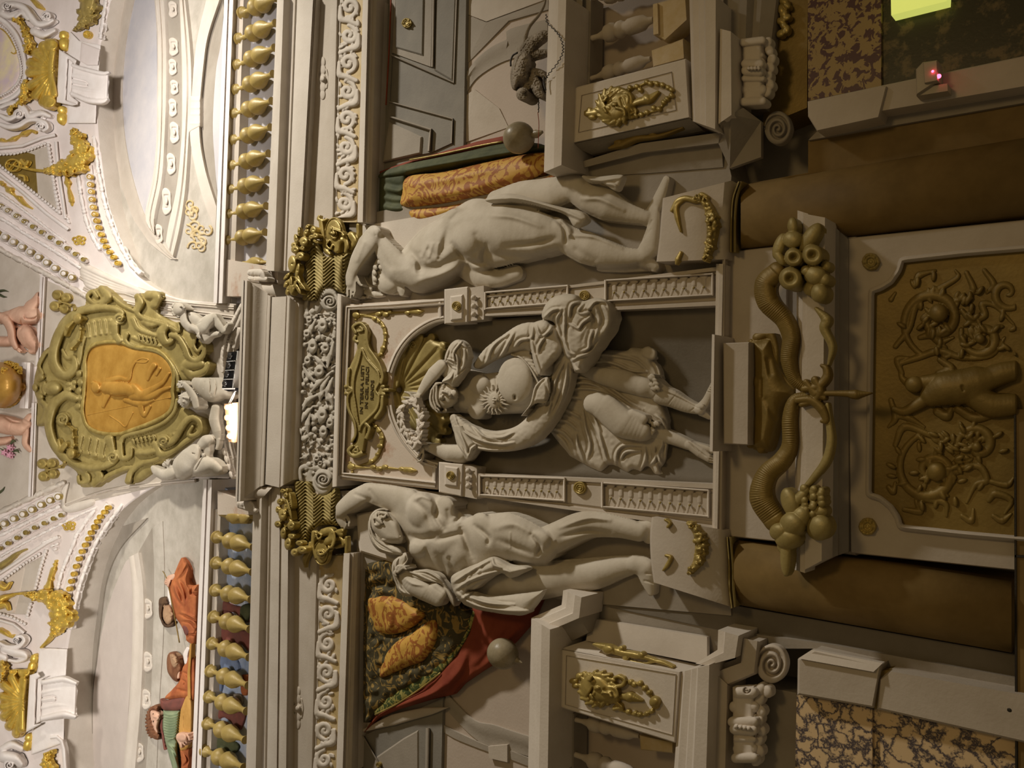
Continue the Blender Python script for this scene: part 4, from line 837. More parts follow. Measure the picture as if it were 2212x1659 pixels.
for i, (a, b) in enumerate(zip(la[:9], lb[:9])):
    a, b = G3(*a), G3(*b); o = lathe('baluster', a, b, bprof, 'baluster_gold', d=.02, seg=22, sc=1.08)
    tag(o, 'ochre gold baluster in front of the seated musicians, %s from the cornice block' % ords[i], 'baluster', 'balusters below the musicians')
R = Rel(1380, -10, 1640, 95, 3, G3); R.tube([(1405, 25), (1450, 45), (1480, 50)], [18, 16, 38]).blob(1500, 55, 42, 45).blob(1560, 60, 40, 48).tube([(1560, 60), (1625, 45)], [30, 12]).cut([(1380, -30), (1400, 25), (1640, 40), (1640, -30)], sm=False)
tag(R.build('baluster', 'baluster_gold', d=0), 'ochre gold half baluster against the pier next to the musicians balustrade', 'baluster', 'balusters below the musicians')
# --- lower lunette
tr(band('trim', cr(G3([(700, 140), (600, 330), (540, 560), (510, 800), (500, 1020), (500, 1400), (505, 1700)]), 5), cr(G3([(940, 60), (770, 250), (680, 460), (640, 740), (610, 1000), (590, 1200), (590, 1700)]), 5), [(0, -.03), (.45, -.03), (.5, -.02), (1, -.02)], 'stone_shade', n=40))
struct(plate('wall_painted_sky_lower', cr(G3([(825, 320), (760, 440), (700, 600), (650, 800), (620, 1000), (595, 1200), (588, 1700), (790, 1700), (820, 1300), (840, 1000), (850, 750), (850, 500)]), 3, True), -.03, 'sky_warm'))
tr(band('trim', cr(G3([(825, 310), (845, 500), (848, 750), (840, 1000), (822, 1300), (785, 1700)]), 5), cr(G3([(885, 280), (915, 500), (918, 750), (910, 1000), (895, 1300), (860, 1700)]), 5), [(0, -.03), (.1, .0), (.3, -.005), (.5, -.02), (.7, -.01), (1, .0)], 'stone_light'))
tr(band('trim', cr(G3([(975, 120), (985, 350), (985, 600), (975, 900), (965, 1200), (930, 1700)]), 5), cr(G3([(1040, 80), (1050, 350), (1050, 600), (1040, 900), (1020, 1200), (1000, 1700)]), 5), [(0, -.03), (.2, -.01), (.5, -.02), (.7, -.015), (1, -.03)], 'stucco'))
for (x, y, w_) in ((945, 980, 'beside the bearded listener'), (935, 1220, 'beside the lute player'), (890, 1560, 'lowest, at the photo edge'), (945, 640, 'above the old listener')):
    R = small_cart(G3, x, y, 30, 60)
    tag(R.build('scroll_cartouche', 'stone_light', d=-.03), 'pale painted cartouche on the frieze of the musicians lunette, '+w_, 'cartouche', 'cartouches of the musicians lunette')
# --- mouldings on the vault
def bead_reel(path, w, label=None, name='bead_moulding', d=.0, par=None, period=3.2, m='vault_white'):
    q = pol(path, 400); L = np.sum(np.linalg.norm(np.diff(q, axis=0), axis=1)); R = Rel(q[:, 0].min()-w, q[:, 1].min()-w, q[:, 0].max()+w, q[:, 1].max()+w, max(1.0, w/6), v=True)
    R.tube(q[::16], w*.36, sm=False, flat=.7); n = max(1, int(L/(w*period)))
    at = lambda s: tuple(q[int(np.clip(s, 0, 1)*399)])
    for i in range(n):
        a, b = (i+.05)/n, (i+.62)/n; R.tube([at(a), at((a+b)/2), at(b)], [w*.3, w*.46, w*.3], z=.004)
        R.blob(*at((i+.74)/n), w*.42, w*.42, z=.004); R.blob(*at((i+.90)/n), w*.42, w*.42, z=.004)
    return R.build(name, m, par, d)
def pearls(path, r, par=None, name='pearl_string', d=.0, v=True, sp=2.0, m='vault_white'):
    q = pol(path, 400); L = np.sum(np.linalg.norm(np.diff(q, axis=0), axis=1)); R = Rel(q[:, 0].min()-r*2, q[:, 1].min()-r*2, q[:, 0].max()+r*2, q[:, 1].max()+r*2, max(.8, r/4), v=v)
    R.tube(q[::16], r*1.1, sm=False, flat=.8); n = int(L/(r*sp))
    for i in range(n): R.blob(*tuple(q[int((i+.5)/n*399)]), r, r, z=.006)
    return R.build(name, m, par, d)
def egg_band(cs, w, label, path, stretch=1.0, gm='gold_bright'):
    t = thing('egg_moulding', label, 'moulding', cs[0][0], cs[0][1], 0, v=True)
    band('bed', offs(path, -w*.62), offs(path, w*.62), [(0, .0), (.05, .012), (.95, .012), (1, 0)], 'vault_plaster', t, v=True, back=-.02)
    p = np.array(cs); g = np.gradient(p, axis=0)
    for i, c_ in enumerate(cs):
        ang = math.degrees(math.atan2(g[i, 1], g[i, 0]))
        R = Rel(c_[0]-w, c_[1]-w, c_[0]+w, c_[1]+w, 1.2, v=True); R.blob(c_[0], c_[1], w*.54*stretch, w*.52, rot=ang, th=1.0); R.g(arc(c_[0], c_[1], w*.40, w*.40, 0, 360, 18), w*.11, -.012, taper=False, sm=False) if stretch == 1 else None
        rg = R.build('ring', 'vault_white', t, .008)
        rosette('gold_boss', c_, w*.33, gm, rg, .045, v=True, rings=1)
    return t
eg = G([(568, 1100), (570, 1130), (573, 1180), (578, 1225), (583, 1275), (590, 1325), (600, 1370), (612, 1412), (625, 1455), (640, 1500), (655, 1540), (672, 1578), (695, 1612), (720, 1645)])
egp = cr(G([(560, 1060), (573, 1180), (590, 1325), (612, 1412), (640, 1500), (672, 1578), (745, 1690)]), 5)
egg_band(eg[1:]+[(252, 568)], 17, 'white egg moulding with gold bosses hugging the arch of the sky lunette', egp)
tag(bead_reel(cr(G([(600, 880), (610, 960), (625, 1080), (645, 1180), (665, 1280), (700, 1400), (745, 1520), (790, 1610), (850, 1710), (900, 1755)]), 5), 12), 'white bead and reel moulding right on the arch edge of the sky lunette', 'moulding')
tag(bead_reel(cr(G([(685, -60), (662, 100), (640, 250)]), 5), 11), 'short white bead and reel moulding at the photo edge above the white keystone bracket', 'moulding')
tag(bead_reel(cr(C2([(1075, 880), (1095, 1050), (1120, 1200), (1160, 1400), (1200, 1560), (1250, 1680), (1310, 1800), (1380, 1920)]), 5), 11), 'white bead and reel moulding between the gold garland tail and the egg moulding of the sky lunette', 'moulding')
# second egg row and third row, running to the cartouche
e2 = G([(-5, 1315), (45, 1345), (100, 1380), (150, 1415), (205, 1450), (262, 1485), (318, 1520), (372, 1553), (425, 1588), (478, 1625), (530, 1660)])
egg_band(e2, 15, 'narrow white and gold egg moulding above the row of large gold coins, sky lunette side', cr(e2, 3), 1.5, 'gold')
e3 = G([(-25, 1490), (28, 1517), (82, 1547), (137, 1580), (190, 1612), (243, 1645)])+G2([(295, 80), (348, 115), (405, 150), (455, 175)])
egg_band(e3, 20, 'broad egg moulding with large gold coin bosses running down to the great cartouche, sky lunette side', cr(e3, 3), 1.0, 'gold')
tag(bead_reel(cr(G([(-20, 1385), (60, 1430), (130, 1478), (200, 1520), (280, 1565), (360, 1615), (430, 1660), (520, 1720)]), 3), 10), 'white bead and reel moulding between the two rows of gold bosses, sky lunette side', 'moulding')
tag(bead_reel([(-15, 530), (13, 547), (80, 582), (140, 614), (190, 643)], 14, m='stone_light'), 'large grey-white bead and reel moulding beside the fleshy cherub, sky lunette side', 'moulding')
tag(bead_reel(cr(C2([(-20, 1120), (250, 1310), (500, 1500), (700, 1660), (900, 1800)]), 3), 8), 'thin white bead and reel moulding under the short gold tassel, sky lunette side', 'moulding')
# triangular frame with pearls, gold pendant, coloured ground
def ground(name, pts, m, d): struct(Rel(min(p[0] for p in pts)-3, min(p[1] for p in pts)-3, max(p[0] for p in pts)+3, max(p[1] for p in pts)+3, 3, v=True).poly(pts, .001, 3, sm=False).build(name, m, d=d))
ground('wall_triangle_ground_upper', C2([(-20, 600), (460, 540), (660, 480), (720, 900), (830, 1400), (500, 1150), (-20, 740)]), 'stone', .004)
ground('wall_triangle_brown_upper', C2([(-20, 610), (380, 570), (480, 600), (520, 1140), (300, 960), (-20, 740)]), 'dark_gold', .006)
tf = thing('pearl_frame', 'white pearl-edged triangular frame behind the small gold wheel and garland, sky lunette side', 'frame', *C2(700, 900), v=True)
pearls(C2([(-20, 600), (200, 590), (400, 540), (640, 440)]), 3.6, tf); pearls(C2([(660, 440), (700, 700), (750, 1050), (820, 1420)]), 4.2, tf); pearls(C2([(-20, 740), (250, 950), (500, 1150), (840, 1420)]), 3.8, tf)
trim('frame_moulding', C2([(-20, 510), (300, 480), (580, 370), (760, 330)]), 8, hr(.0, .03), 'vault_white', tf, v=True, back=-.02)
trim('frame_moulding', C2([(770, 420), (800, 800), (870, 1250), (900, 1480)]), 8, hr(.0, .03), 'vault_white', tf, v=True, back=-.02)
trim('frame_moulding', C2([(-20, 860), (300, 1110), (640, 1410), (940, 1630)]), 9, hr(.0, .03), 'vault_white', tf, v=True, back=-.02)
R = Rel(640, 1380, 1000, 1659, 1.2, C2, v=True)
for (x, y) in ((680, 1450), (730, 1490), (780, 1530), (900, 1430), (925, 1480), (940, 1530), (870, 1570), (930, 1610)): R.blob(x, y, 30, 16, rot=35)
R.build('leaf_tip', 'vault_white', tf, .01)
# --- lower side mouldings (mirror of the above beside the musicians)
eg = C7([(1290, 0), (1240, 70), (1205, 155), (1160, 240), (1115, 330), (1075, 430), (1035, 535), (1005, 640), (970, 740), (945, 845), (910, 950)])
eg0 = C6([(1280, 1310), (1235, 1363), (1185, 1420), (1150, 1475), (1115, 1538), (1075, 1608)])[:5]
egg_band(eg0+eg, 17, 'white egg moulding with gold bosses hugging the arch above the musicians', cr([(236, 1090)]+(eg0+eg)[::3]+[C7(890, 1010)], 5))
tag(bead_reel(cr([(262, 1092), (250, 1108), (228, 1138), (208, 1170), (195, 1200), (180, 1240), (168, 1280), (158, 1325), (152, 1360)], 4), 12), 'white bead and reel moulding right on the arch edge above the musicians', 'moulding')
tag(bead_reel(cr(C6([(1130, 1340), (1040, 1450), (960, 1570), (900, 1659)])+C7([(1040, 150), (970, 320), (900, 480), (840, 640), (790, 850)]), 4), 11), 'white bead and reel moulding between the egg moulding and the gold tassels, musicians side', 'moulding')
e3 = C6([(40, 1500), (155, 1440), (265, 1388), (373, 1333), (482, 1275), (590, 1222), (688, 1180)])
egg_band([(-8, 1140)]+e3, 21, 'broad egg moulding with large gold coin bosses running up to the great cartouche, musicians side', cr([(-8, 1140)]+e3, 3), 1.0, 'gold')
e2 = C6([(720, 1400), (630, 1440), (520, 1495), (405, 1548), (300, 1605), (200, 1659)])+C7([(210, 140), (100, 215), (0, 280)])
e2 = [e2[0], e2[1], e2[2], e2[3], e2[4], C7(345, 70), C7(225, 140), C7(100, 215), C7(-20, 285)]
egg_band(e2, 15, 'narrow white and gold egg moulding below the row of large gold coins, musicians side', cr(e2, 3), 1.5, 'gold')
tag(bead_reel(C6([(-20, 1370), (300, 1220), (560, 1100), (780, 1000)]), 15, m='stone_light'), 'large grey-white bead and reel moulding beside the cherub holding flowers', 'moulding')
tag(bead_reel(C6([(-20, 1650), (250, 1520), (480, 1400), (720, 1290)]), 11), 'white bead and reel moulding between the two rows of gold bosses, musicians side', 'moulding')
tag(bead_reel([C6(1150, 1310), C6(960, 1390), C6(740, 1500), C6(500, 1620), C7(350, 200), C7(0, 400)], 8), 'thin white bead and reel moulding above the little gold knot, musicians side', 'moulding')
ground('wall_triangle_ground_lower', C7([(-20, 780), (380, 500), (600, 380), (500, 800), (400, 1200), (200, 1190), (-20, 1170)]), 'stone', .004)
ground('wall_triangle_brown_lower', C7([(-20, 790), (350, 530), (290, 830), (200, 1180), (-20, 1150)]), 'pink_marble', .006)
tf = thing('pearl_frame', 'white pearl-edged triangular frame behind the thick gold garland, musicians side', 'frame', *C7(500, 700), v=True)
pearls(C7([(-20, 770), (300, 520), (560, 350)]), 3.8, tf); pearls(C7([(640, 300), (560, 550), (480, 860)]), 4.0, tf); pearls(C7([(-20, 1180), (150, 1230), (360, 1340)]), 3.8, tf); pearls(C7([(430, 1020), (370, 1230)]), 4, tf)
trim('frame_moulding', C7([(-20, 640), (300, 430), (640, 210), (800, 130)]), 9, hr(.0, .03), 'vault_white', tf, v=True, back=-.02)
trim('frame_moulding', C7([(-20, 1270), (180, 1330), (330, 1450)]), 8, hr(.0, .03), 'vault_white', tf, v=True, back=-.02)
R = Rel(560, 100, 870, 360, 1.2, C7, v=True)
for (x, y) in ((600, 200), (650, 180), (690, 160), (740, 140), (800, 140), (780, 230), (760, 300), (720, 250)): R.blob(x, y, 34, 18, rot=-30)
R.build('leaf_tip', 'vault_white', tf, .01)
# --- little gold tassels and knots
def tassel(pts, r, label, v=True, d=.01, m='gold_bright', crop=FULL, knobs=()):
    q = crop(pts); R = Rel(min(p[0] for p in q)-12, min(p[1] for p in q)-12, max(p[0] for p in q)+12, max(p[1] for p in q)+12, 1.0, v=v)
    R.tube(q, r); 
    for (x, y, k_) in knobs: x, y = crop(x, y); R.blob(x, y, k_, k_*.85, z=.004)
    return tag(R.build('tassel', m, d=d), label, 'tassel')
tassel([(0, 400), (90, 410), (180, 380), (260, 340), (330, 310), (420, 270), (480, 290)], [4, 2, 5, 2, 6, 3, 4], 'little gold tassel under the white scroll, sky lunette side', crop=C2, knobs=((20, 395, 5), (185, 375, 5), (320, 310, 6)))
tassel([(0, 980), (60, 1030), (120, 1090), (190, 1160), (270, 1220), (330, 1280), (430, 1340)], [4, 2, 6, 2, 5, 4, 1.5], 'gold tassel with round boss on the diagonal band, sky lunette side', crop=C2, knobs=((120, 1085, 8), (30, 1010, 5), (250, 1195, 6)))
tassel([(915, 900), (925, 985), (940, 1060), (950, 1120), (970, 1200), (985, 1300)], [3, 6, 2, 4, 5, 1.5], 'gold tassel hanging below the gold garland, sky lunette side', crop=C2, knobs=((925, 985, 7), (975, 1240, 5)))
tassel([(410, -30), (470, 20), (530, 80), (590, 120)], [3, 5, 6, 3], 'small gold drop at the photo corner above the white scroll', crop=C1)
tassel([(765, 460), (750, 540), (730, 580), (700, 660), (680, 740), (660, 830)], [2, 3, 6, 5, 5, 8], 'gold tassel with ring boss above the thick gold garland, musicians side', crop=C7, knobs=((765, 460, 3), (750, 505, 4), (690, 710, 6), (655, 825, 9)))
tassel([(-20, 540), (100, 460), (200, 380), (260, 340), (350, 300)], [7, 6, 5, 3, 2], 'gold tassel on the diagonal band, musicians side', crop=C7, m='gold')
tassel([(-10, 1410), (60, 1450), (120, 1490), (170, 1500)], [5, 5, 3, 4], 'little gold drop above the lower white scroll', crop=C7)
for (c_, l) in ((G(505, 1540), 'gold knot of loops between the mouldings, sky lunette side'), (C6(820, 1530), 'gold knot of loops between the mouldings, musicians side')):
    R = Rel(c_[0]-18, c_[1]-14, c_[0]+18, c_[1]+14, 1, v=True)
    for (dx, dy) in ((-9, -3), (0, -6), (8, -4), (-5, 4), (6, 4), (0, 0)): R.tube(arc(c_[0]+dx, c_[1]+dy, 5, 4, 0, 360, 12), 1.8, sm=False)
    tag(R.build('gold_knot', 'gold_bright', d=.005), l, 'ornament')
tag(rosette('rosette', C1(1200, 475), 9, 'gold_bright', d=.02, v=True), 'round gold rosette beside the upper white keystone bracket', 'rosette')
# --- keystone brackets
def bracket(crop, S1, label, rim):
    t = thing('keystone_bracket', label, 'bracket', *crop(1000, 1000), d=0, v=True)
    for nm, pts, d, m, e in S1:
        R = Rel(min(p[0] for p in pts)-10, min(p[1] for p in pts)-10, max(p[0] for p in pts)+10, max(p[1] for p in pts)+10, 1.5, crop, v=True)
        R.poly(pts, e, 30, sm=False)
        if nm == 'scroll': rim(R)
        R.build(nm, m, t, d, back=.0, ang=30 if nm != 'scroll' else 180)
    return t
def rim1(R):
    R.tube([(1000, 900), (1150, 950), (1400, 1010), (1490, 1000)], [25, 30, 30, 20], z=.03).tube([(985, 1290), (1200, 1380), (1400, 1400), (1470, 1370)], [30, 40, 40, 20], z=.03)
    R.tube([(1010, 1040), (1200, 1060), (1450, 1100)], [35, 28, 20], z=.01).tube([(1010, 1200), (1200, 1240), (1450, 1270)], [35, 35, 25], z=.01).tube([(1010, 1120), (1180, 1150)], [22, 16], z=.02).g([(1000, 1080), (1190, 1130), (1190, 1190), (1000, 1160)], 12, -.02, taper=False)
bracket(C1, [('cap', [(815, 680), (1060, 830), (1040, 900), (935, 800), (905, 1380), (1070, 1440), (1000, 1460), (780, 1410)], .07, 'vault_white', .015),
 ('cap_edge', [(940, 800), (1000, 850), (980, 1330), (1080, 1400), (1070, 1450), (905, 1380)], .05, 'vault_white', .015),
 ('moulded_back', [(965, 430), (1090, 560), (1390, 620), (1330, 1400), (1320, 1700), (925, 1700), (940, 700)], .015, 'vault_white', .01),
 ('step', [(1120, 580), (1380, 680), (1350, 900), (1200, 900), (1100, 840)], .03, 'vault_plaster', .01),
 ('scroll', [(1000, 880), (1200, 950), (1500, 1000), (1480, 1380), (1380, 1440), (970, 1340)], .03, 'vault_white', .03)], 'upper white scrolled keystone bracket breaking over the sky lunette arch', rim1)
def rim2(R):
    R.tube([(590, 480), (800, 440), (900, 440), (1040, 490)], [35, 40, 40, 25], z=.03).tube([(570, 980), (800, 930), (900, 920), (1030, 950)], [35, 45, 45, 25], z=.03)
    R.tube([(590, 620), (800, 580), (1020, 600)], [35, 30, 20], z=.01).tube([(590, 830), (800, 790), (1010, 810)], [35, 35, 25], z=.01).tube([(590, 725), (750, 700)], [24, 18], z=.02).g([(590, 690), (750, 670), (760, 740), (590, 770)], 12, -.02, taper=False)
bracket(C8, [('cap', [(410, 380), (520, 340), (560, 400), (500, 440), (480, 1060), (560, 1040), (560, 1060), (360, 1170)], .07, 'vault_white', .015),
 ('cap_edge', [(510, 430), (680, 390), (580, 440), (560, 1020), (480, 1060)], .05, 'vault_white', .015),
 ('moulded_back', [(540, 0), (930, 20), (890, 700), (880, 1280), (830, 1330), (430, 1480), (440, 1150), (550, 1050), (520, 340)], .015, 'vault_white', .01),
 ('scroll', [(580, 450), (900, 400), (1060, 480), (1040, 990), (880, 980), (560, 1020)], .03, 'vault_white', .03)], 'lower white scrolled keystone bracket breaking over the musicians arch', rim2)
trim('arch_return', C8([(690, 1240), (780, 1230), (850, 1290), (880, 1400), (900, 1700)]), 10, hr(.01, .03), 'vault_white', v=True, back=-.02); tr([o for o in scn.collection.objects if o.name.startswith('arch_return')][-1])
# --- gold shells
def shell_gold(crop, ctr, lobes, r_, spine, curls, label):
    xs = [p[0] for p in lobes]+[p[0] for p in spine]; ys = [p[1] for p in lobes]+[p[1] for p in spine]
    R = Rel(min(xs)-110, min(ys)-110, max(xs)+110, max(ys)+110, 1.2, crop, v=True)
    for (x, y) in lobes: R.tube([ctr, lerp(ctr, (x, y), .55), (x, y)], [30, r_*.8, r_], z=[.03, .025, .0]); R.g([ctr, lerp(ctr, (x, y), .6), (x, y)], 14, -.012)
    R.tube(spine, [60, 50, 60], z=.03, k=.01)
    for (x, y, q) in curls: R.blob(x, y, q, q, z=.02); R.blob(x, y, q*.6, q*.45, z=.01); R.g(arc(*crop(x, y), 1, 1, 0, 350, 4), q*.5, -.035, taper=False, sm=False) if 0 else R.g([(x-q*.3, y), (x+q*.3, y)], q*.7, -.04, taper=False)
    for i in range(5): p_ = lerp(lobes[0], lobes[-1], (i+.5)/5); p_ = lerp(ctr, p_, .3); R.blob(p_[0]+20, p_[1], 28, 28, z=.05)
    return tag(R.build('gold_shell', 'gold_bright', d=.03), label, 'shell ornament')
shell_gold(C1, (740, 980), [(600, 640), (500, 730), (430, 870), (420, 1000), (430, 1180), (500, 1310), (600, 1400)], 75, [(720, 700), (700, 980), (740, 1300)], [(700, 620, 105), (670, 1400, 110)], 'large gilded shell behind the upper white keystone bracket')
shell_gold(C8, (330, 740), [(170, 420), (60, 520), (30, 680), (30, 820), (60, 950), (130, 1080), (230, 1180)], 70, [(320, 450), (300, 740), (290, 1120)], [(330, 330, 90), (180, 330, 60)], 'large gilded shell behind the lower white keystone bracket')
# --- white S scrolls
def sscroll(crop, paths, vol, label):
    xs = [p[0] for q in paths for p in q[0]]; ys = [p[1] for q in paths for p in q[0]]
    R = Rel(min(xs)-90, min(ys)-90, max(xs)+90, max(ys)+90, 1.3, crop, v=True)
    for pts, r, z in paths: R.tube(pts, r, z=z, k=.01)
    for (x, y, q, a) in vol: R.blob(x, y, q, q, z=.03, th=.6); R.g([crop_inv(crop, p) for p in spiral(*crop(x, y), q/crop.s*.85, 1, a, 1.6, 26)], q*.16, -.035, taper=False, sm=False)
    return tag(R.build('white_scroll', 'vault_white', d=.02), label, 'scroll')
def crop_inv(c, p): return ((p[0]-c.ox)*c.s, (p[1]-c.oy)*c.s)
sscroll(C1, [([(60, 90), (190, 60), (330, 110), (430, 240), (520, 330), (640, 320), (720, 280)], [60, 45, 50, 55, 50, 45, 30], .02), ([(470, 430), (600, 480), (740, 420)], [60, 60, 40], .0), ([(220, 230), (300, 180), (380, 260)], 30, .03), ([(20, 180), (120, 220), (230, 190)], 50, .0)], [(95, 80, 62, 0), (640, 220, 70, 90)], 'upper white S-shaped scroll over the violet medallion')
sscroll(C1, [([(10, 1480), (200, 1420), (330, 1500), (400, 1600), (560, 1560), (680, 1600)], [30, 40, 50, 50, 50, 30], .0)], [(260, 1570, 75, 200)], 'white leafy scroll just below the violet medallion')
sscroll(C2, [([(-10, 180), (120, 220), (260, 200), (380, 130), (500, 120), (620, 160), (650, 230), (600, 270)], [30, 40, 45, 40, 35, 35, 30, 22], .02), ([(0, 60), (120, 110), (230, 60), (330, 20)], [30, 40, 40, 30], .02), ([(360, 30), (480, 20), (600, 60)], 30, .0)], [(545, 205, 62, 60), (230, 30, 50, 200)], 'white S-shaped scroll beside the little gold tassel, sky lunette side')
sscroll(C8, [([(60, 20), (200, 60), (320, 90), (350, 140), (240, 190), (110, 170)], [60, 70, 60, 40, 30, 25], .0), ([(-10, 110), (60, 140)], 60, .0)], [], 'white scroll foot above the lower gold shell')
sscroll(C8, [([(30, 1400), (160, 1340), (290, 1390)], [50, 60, 50], .0), ([(60, 1500), (200, 1530), (280, 1600)], [90, 90, 60], .0)], [(130, 1620, 80, 0)], 'white scroll at the photo corner below the lower gold shell')
sscroll(C7, [([(-10, 1590), (100, 1640), (250, 1640), (330, 1560), (300, 1500), (220, 1500)], [30, 30, 35, 30, 25, 20], .02)], [(220, 1550, 50, 0)], 'small white scroll above the lower gold drop')
# --- violet medallion
md = thing('oval_medallion', 'round violet painted medallion ringed with pearls at the photo corner', 'medallion', 5, 120, v=True)
ground_m = Rel(-8, 25, 52, 215, 2, v=True).poly(C1([(-40, 330), (60, 380), (150, 480), (230, 650), (270, 850), (280, 1020), (230, 1150), (130, 1240), (-40, 1320)]), .02, 12); ground_m.build('painted_field', 'violet_paint', md, .0)
pearls(C1([(-30, 320), (70, 400), (170, 530), (240, 700), (290, 900), (290, 1030), (240, 1150), (130, 1260), (-30, 1340)]), 2.6, md, d=.015)
trim('outer_ring', cr(C1([(-30, 240), (100, 330), (220, 480), (300, 680), (340, 900), (340, 1060), (290, 1230), (160, 1350), (-30, 1430)]), 4), 11, hr(.005, .03), 'vault_white', md, v=True, back=-.02)
trim('gilt_ring', cr(C1([(-30, 370), (80, 450), (170, 590), (220, 700), (190, 740), (150, 720)]), 4), 3, hr(.02, .01), 'gold_bright', md, v=True, back=0)
# --- gold garlands on the vault
def garland(crop, path, rr, label, seed, m='gold_bright', d=.03, v=True, tail=None, den=5, step=1.2, kind='garland', leaves=True, par=None, name=None):
    q = cr(path, 10); rr = np.interp(np.linspace(0, 1, len(q)), np.linspace(0, 1, len(rr)), rr); mr = rr.max()
    xs = list(q[:, 0])+[p[0] for t_ in (tail or []) for p in t_[0]]; ys = list(q[:, 1])+[p[1] for t_ in (tail or []) for p in t_[0]]
    R = Rel(min(xs)-mr*1.3, min(ys)-mr*1.3, max(xs)+mr*1.3, max(ys)+mr*1.3, step, crop, v=v); g_ = np.random.default_rng(seed)
    R.tube(q[::3], rr[::3]*.75, sm=False, flat=.3)
    pl = []
    for i in range(0, len(q), 2):
        for k_ in range(den):
            a = g_.uniform(0, 2*math.pi); o_ = rr[i]*math.sqrt(g_.uniform(0, 1))*.85; pl.append((q[i, 0]+o_*math.cos(a), q[i, 1]+o_*math.sin(a), rr[i]*g_.uniform(.2, .42), g_.uniform(0, 180), g_.random()))
    for (x, y, r0, a, u_) in pl:
        if u_ < .3 and leaves: R.blob(x, y, r0*1.5, r0*.6, z=g_.uniform(.01, .03), rot=a)
        else:
            R.blob(x, y, r0, r0*.9, z=g_.uniform(.015, .035), rot=a)
            if u_ > .75: R.g([(x-1, y), (x+1, y)], r0*.4, -.015, taper=False)
    for t_ in (tail or []): R.tube(*t_)
    o = R.build(name or 'garland', m, par, d)
    return o if par is not None else tag(o, label, kind)
garland(C2, [(1000, 280), (1060, 400), (1110, 520), (1100, 660), (980, 730), (840, 780), (700, 810), (620, 820)], [50, 100, 120, 140, 140, 110, 60, 40], 'gilded fruit garland tied to a small wheel, sky lunette side', 5, tail=[([(600, 825), (450, 810), (300, 780), (180, 750)], [22, 20, 16, 12]), (np.array(arc(170, 745, 95, 80, 0, 360, 20)), 12), ([(90, 720), (250, 770)], 10), ([(120, 800), (220, 690)], 10), ([(290, 680), (350, 740), (380, 700)], 25), ([(260, 880), (330, 900), (340, 950)], 18), ([(1040, 830), (950, 870), (1010, 890)], [30, 20, 10])])
garland(C7, [(330, 910), (450, 940), (620, 960), (760, 1020), (820, 1120), (840, 1240), (780, 1340), (740, 1440), (710, 1490)], [30, 60, 110, 140, 160, 150, 110, 60, 35], 'thick gilded fruit garland with bow leaves, musicians side', 6, tail=[([(320, 905), (160, 920), (-20, 950)], [20, 14, 14]), ([(690, 1510), (640, 1570), (560, 1650)], [25, 20, 14]), ([(-20, 800), (60, 830), (130, 760)], [60, 40, 15]), ([(-20, 1000), (60, 960), (170, 930)], [60, 40, 15]), ([(-20, 1080), (60, 1060), (110, 1130)], [50, 40, 15])])
garland(C1, [(1220, -40), (1200, 120), (1180, 250), (1120, 340), (1020, 410)], [150, 140, 110, 60, 25], 'gilded fruit garland at the photo edge above the upper keystone bracket', 7, m='gold')
garland(C1, [(200, 240), (290, 340), (360, 480), (400, 620), (360, 720)], [60, 30, 60, 70, 40], 'gilded grape string above the upper gold shell', 8)
garland(C1, [(340, 1120), (340, 1240), (290, 1400), (160, 1480), (120, 1540)], [40, 80, 60, 40, 50], 'gilded grape string under the upper gold shell', 9)
garland(C8, [(700, 1440), (640, 1520), (660, 1620), (680, 1720)], [40, 60, 100, 100], 'gilded fruit garland at the photo bottom under the lower keystone bracket', 10)
garland(C8, [(30, 200), (40, 330), (20, 460)], [50, 60, 30], 'gilded grape string at the photo edge beside the lower gold shell', 11)
for (a, b, l) in ((C1(890, 440), C1(900, 700), 'gilded fluted roll over the cap of the upper keystone bracket'), (C1(870, 1470), C2(860, 190), 'gilded twisted roll under the cap of the upper keystone bracket'), (C8(500, 90), C8(430, 360), 'gilded roll over the cap of the lower keystone bracket'), (C8(420, 1180), C8(380, 1420), 'gilded roll under the cap of the lower keystone bracket')):
    tag(lathe('gilt_roll', a, b, [(0, 4), (.1, 9), (.3, 10), (.4, 7), (.5, 10), (.8, 10), (.9, 8), (1, 3)], 'gold_bright', d=.02, v=True), l, 'ornament')
# ================================================================ centre of the vault: cherubs, cartouche, putti, floodlights
ground('wall_centre_ground', [(-20, 520), (83, 590), (88, 600), (80, 790), (45, 800), (45, 880), (70, 880), (72, 1066), (-20, 1110)], 'stone', .004)
ground('wall_pendentive', [(90, 600), (175, 640), (300, 620), (400, 652), (505, 656), (505, 1030), (400, 1032), (300, 1060), (150, 1095), (75, 1065), (72, 880), (80, 790)], 'stone', .002)
for i, sg in enumerate(([(175, 580), (260, 628), (350, 650), (505, 665)], [(172, 598), (250, 645), (350, 665), (505, 685)], [(180, 622), (260, 660), (350, 680), (500, 700)], [(130, 1095), (230, 1060), (320, 1048), (420, 1038)])):
    tr(trim('trim', cr(sg, 6), 9, [(0, .0), (.3, .02), (.6, .005), (.8, .02), (1, .0)], 'stone_light', v=True, back=-.02))
R = Rel(168, 565, 320, 660, 1.5, v=True); R.poly([(172, 575), (180, 567), (250, 600), (320, 632), (300, 640), (200, 628), (176, 600)], .03, 10)
for i in range(5): R.g([(176, 580+7*i), (230, 605+6*i), (300, 630+3*i)], 3, -.01)
tag(R.build('folded_moulding', 'stone_light', d=.0), 'grey fluted strap bending into the pendentive, sky lunette side', 'moulding')
R = Rel(730, 1000, 1100, 1380, 1.5, C6, v=True); R.poly([(740, 1330), (720, 1180), (760, 1050), (830, 1010), (800, 1150), (790, 1280), (900, 1240), (1130, 1200), (1100, 1290), (860, 1370)], .03, 60)
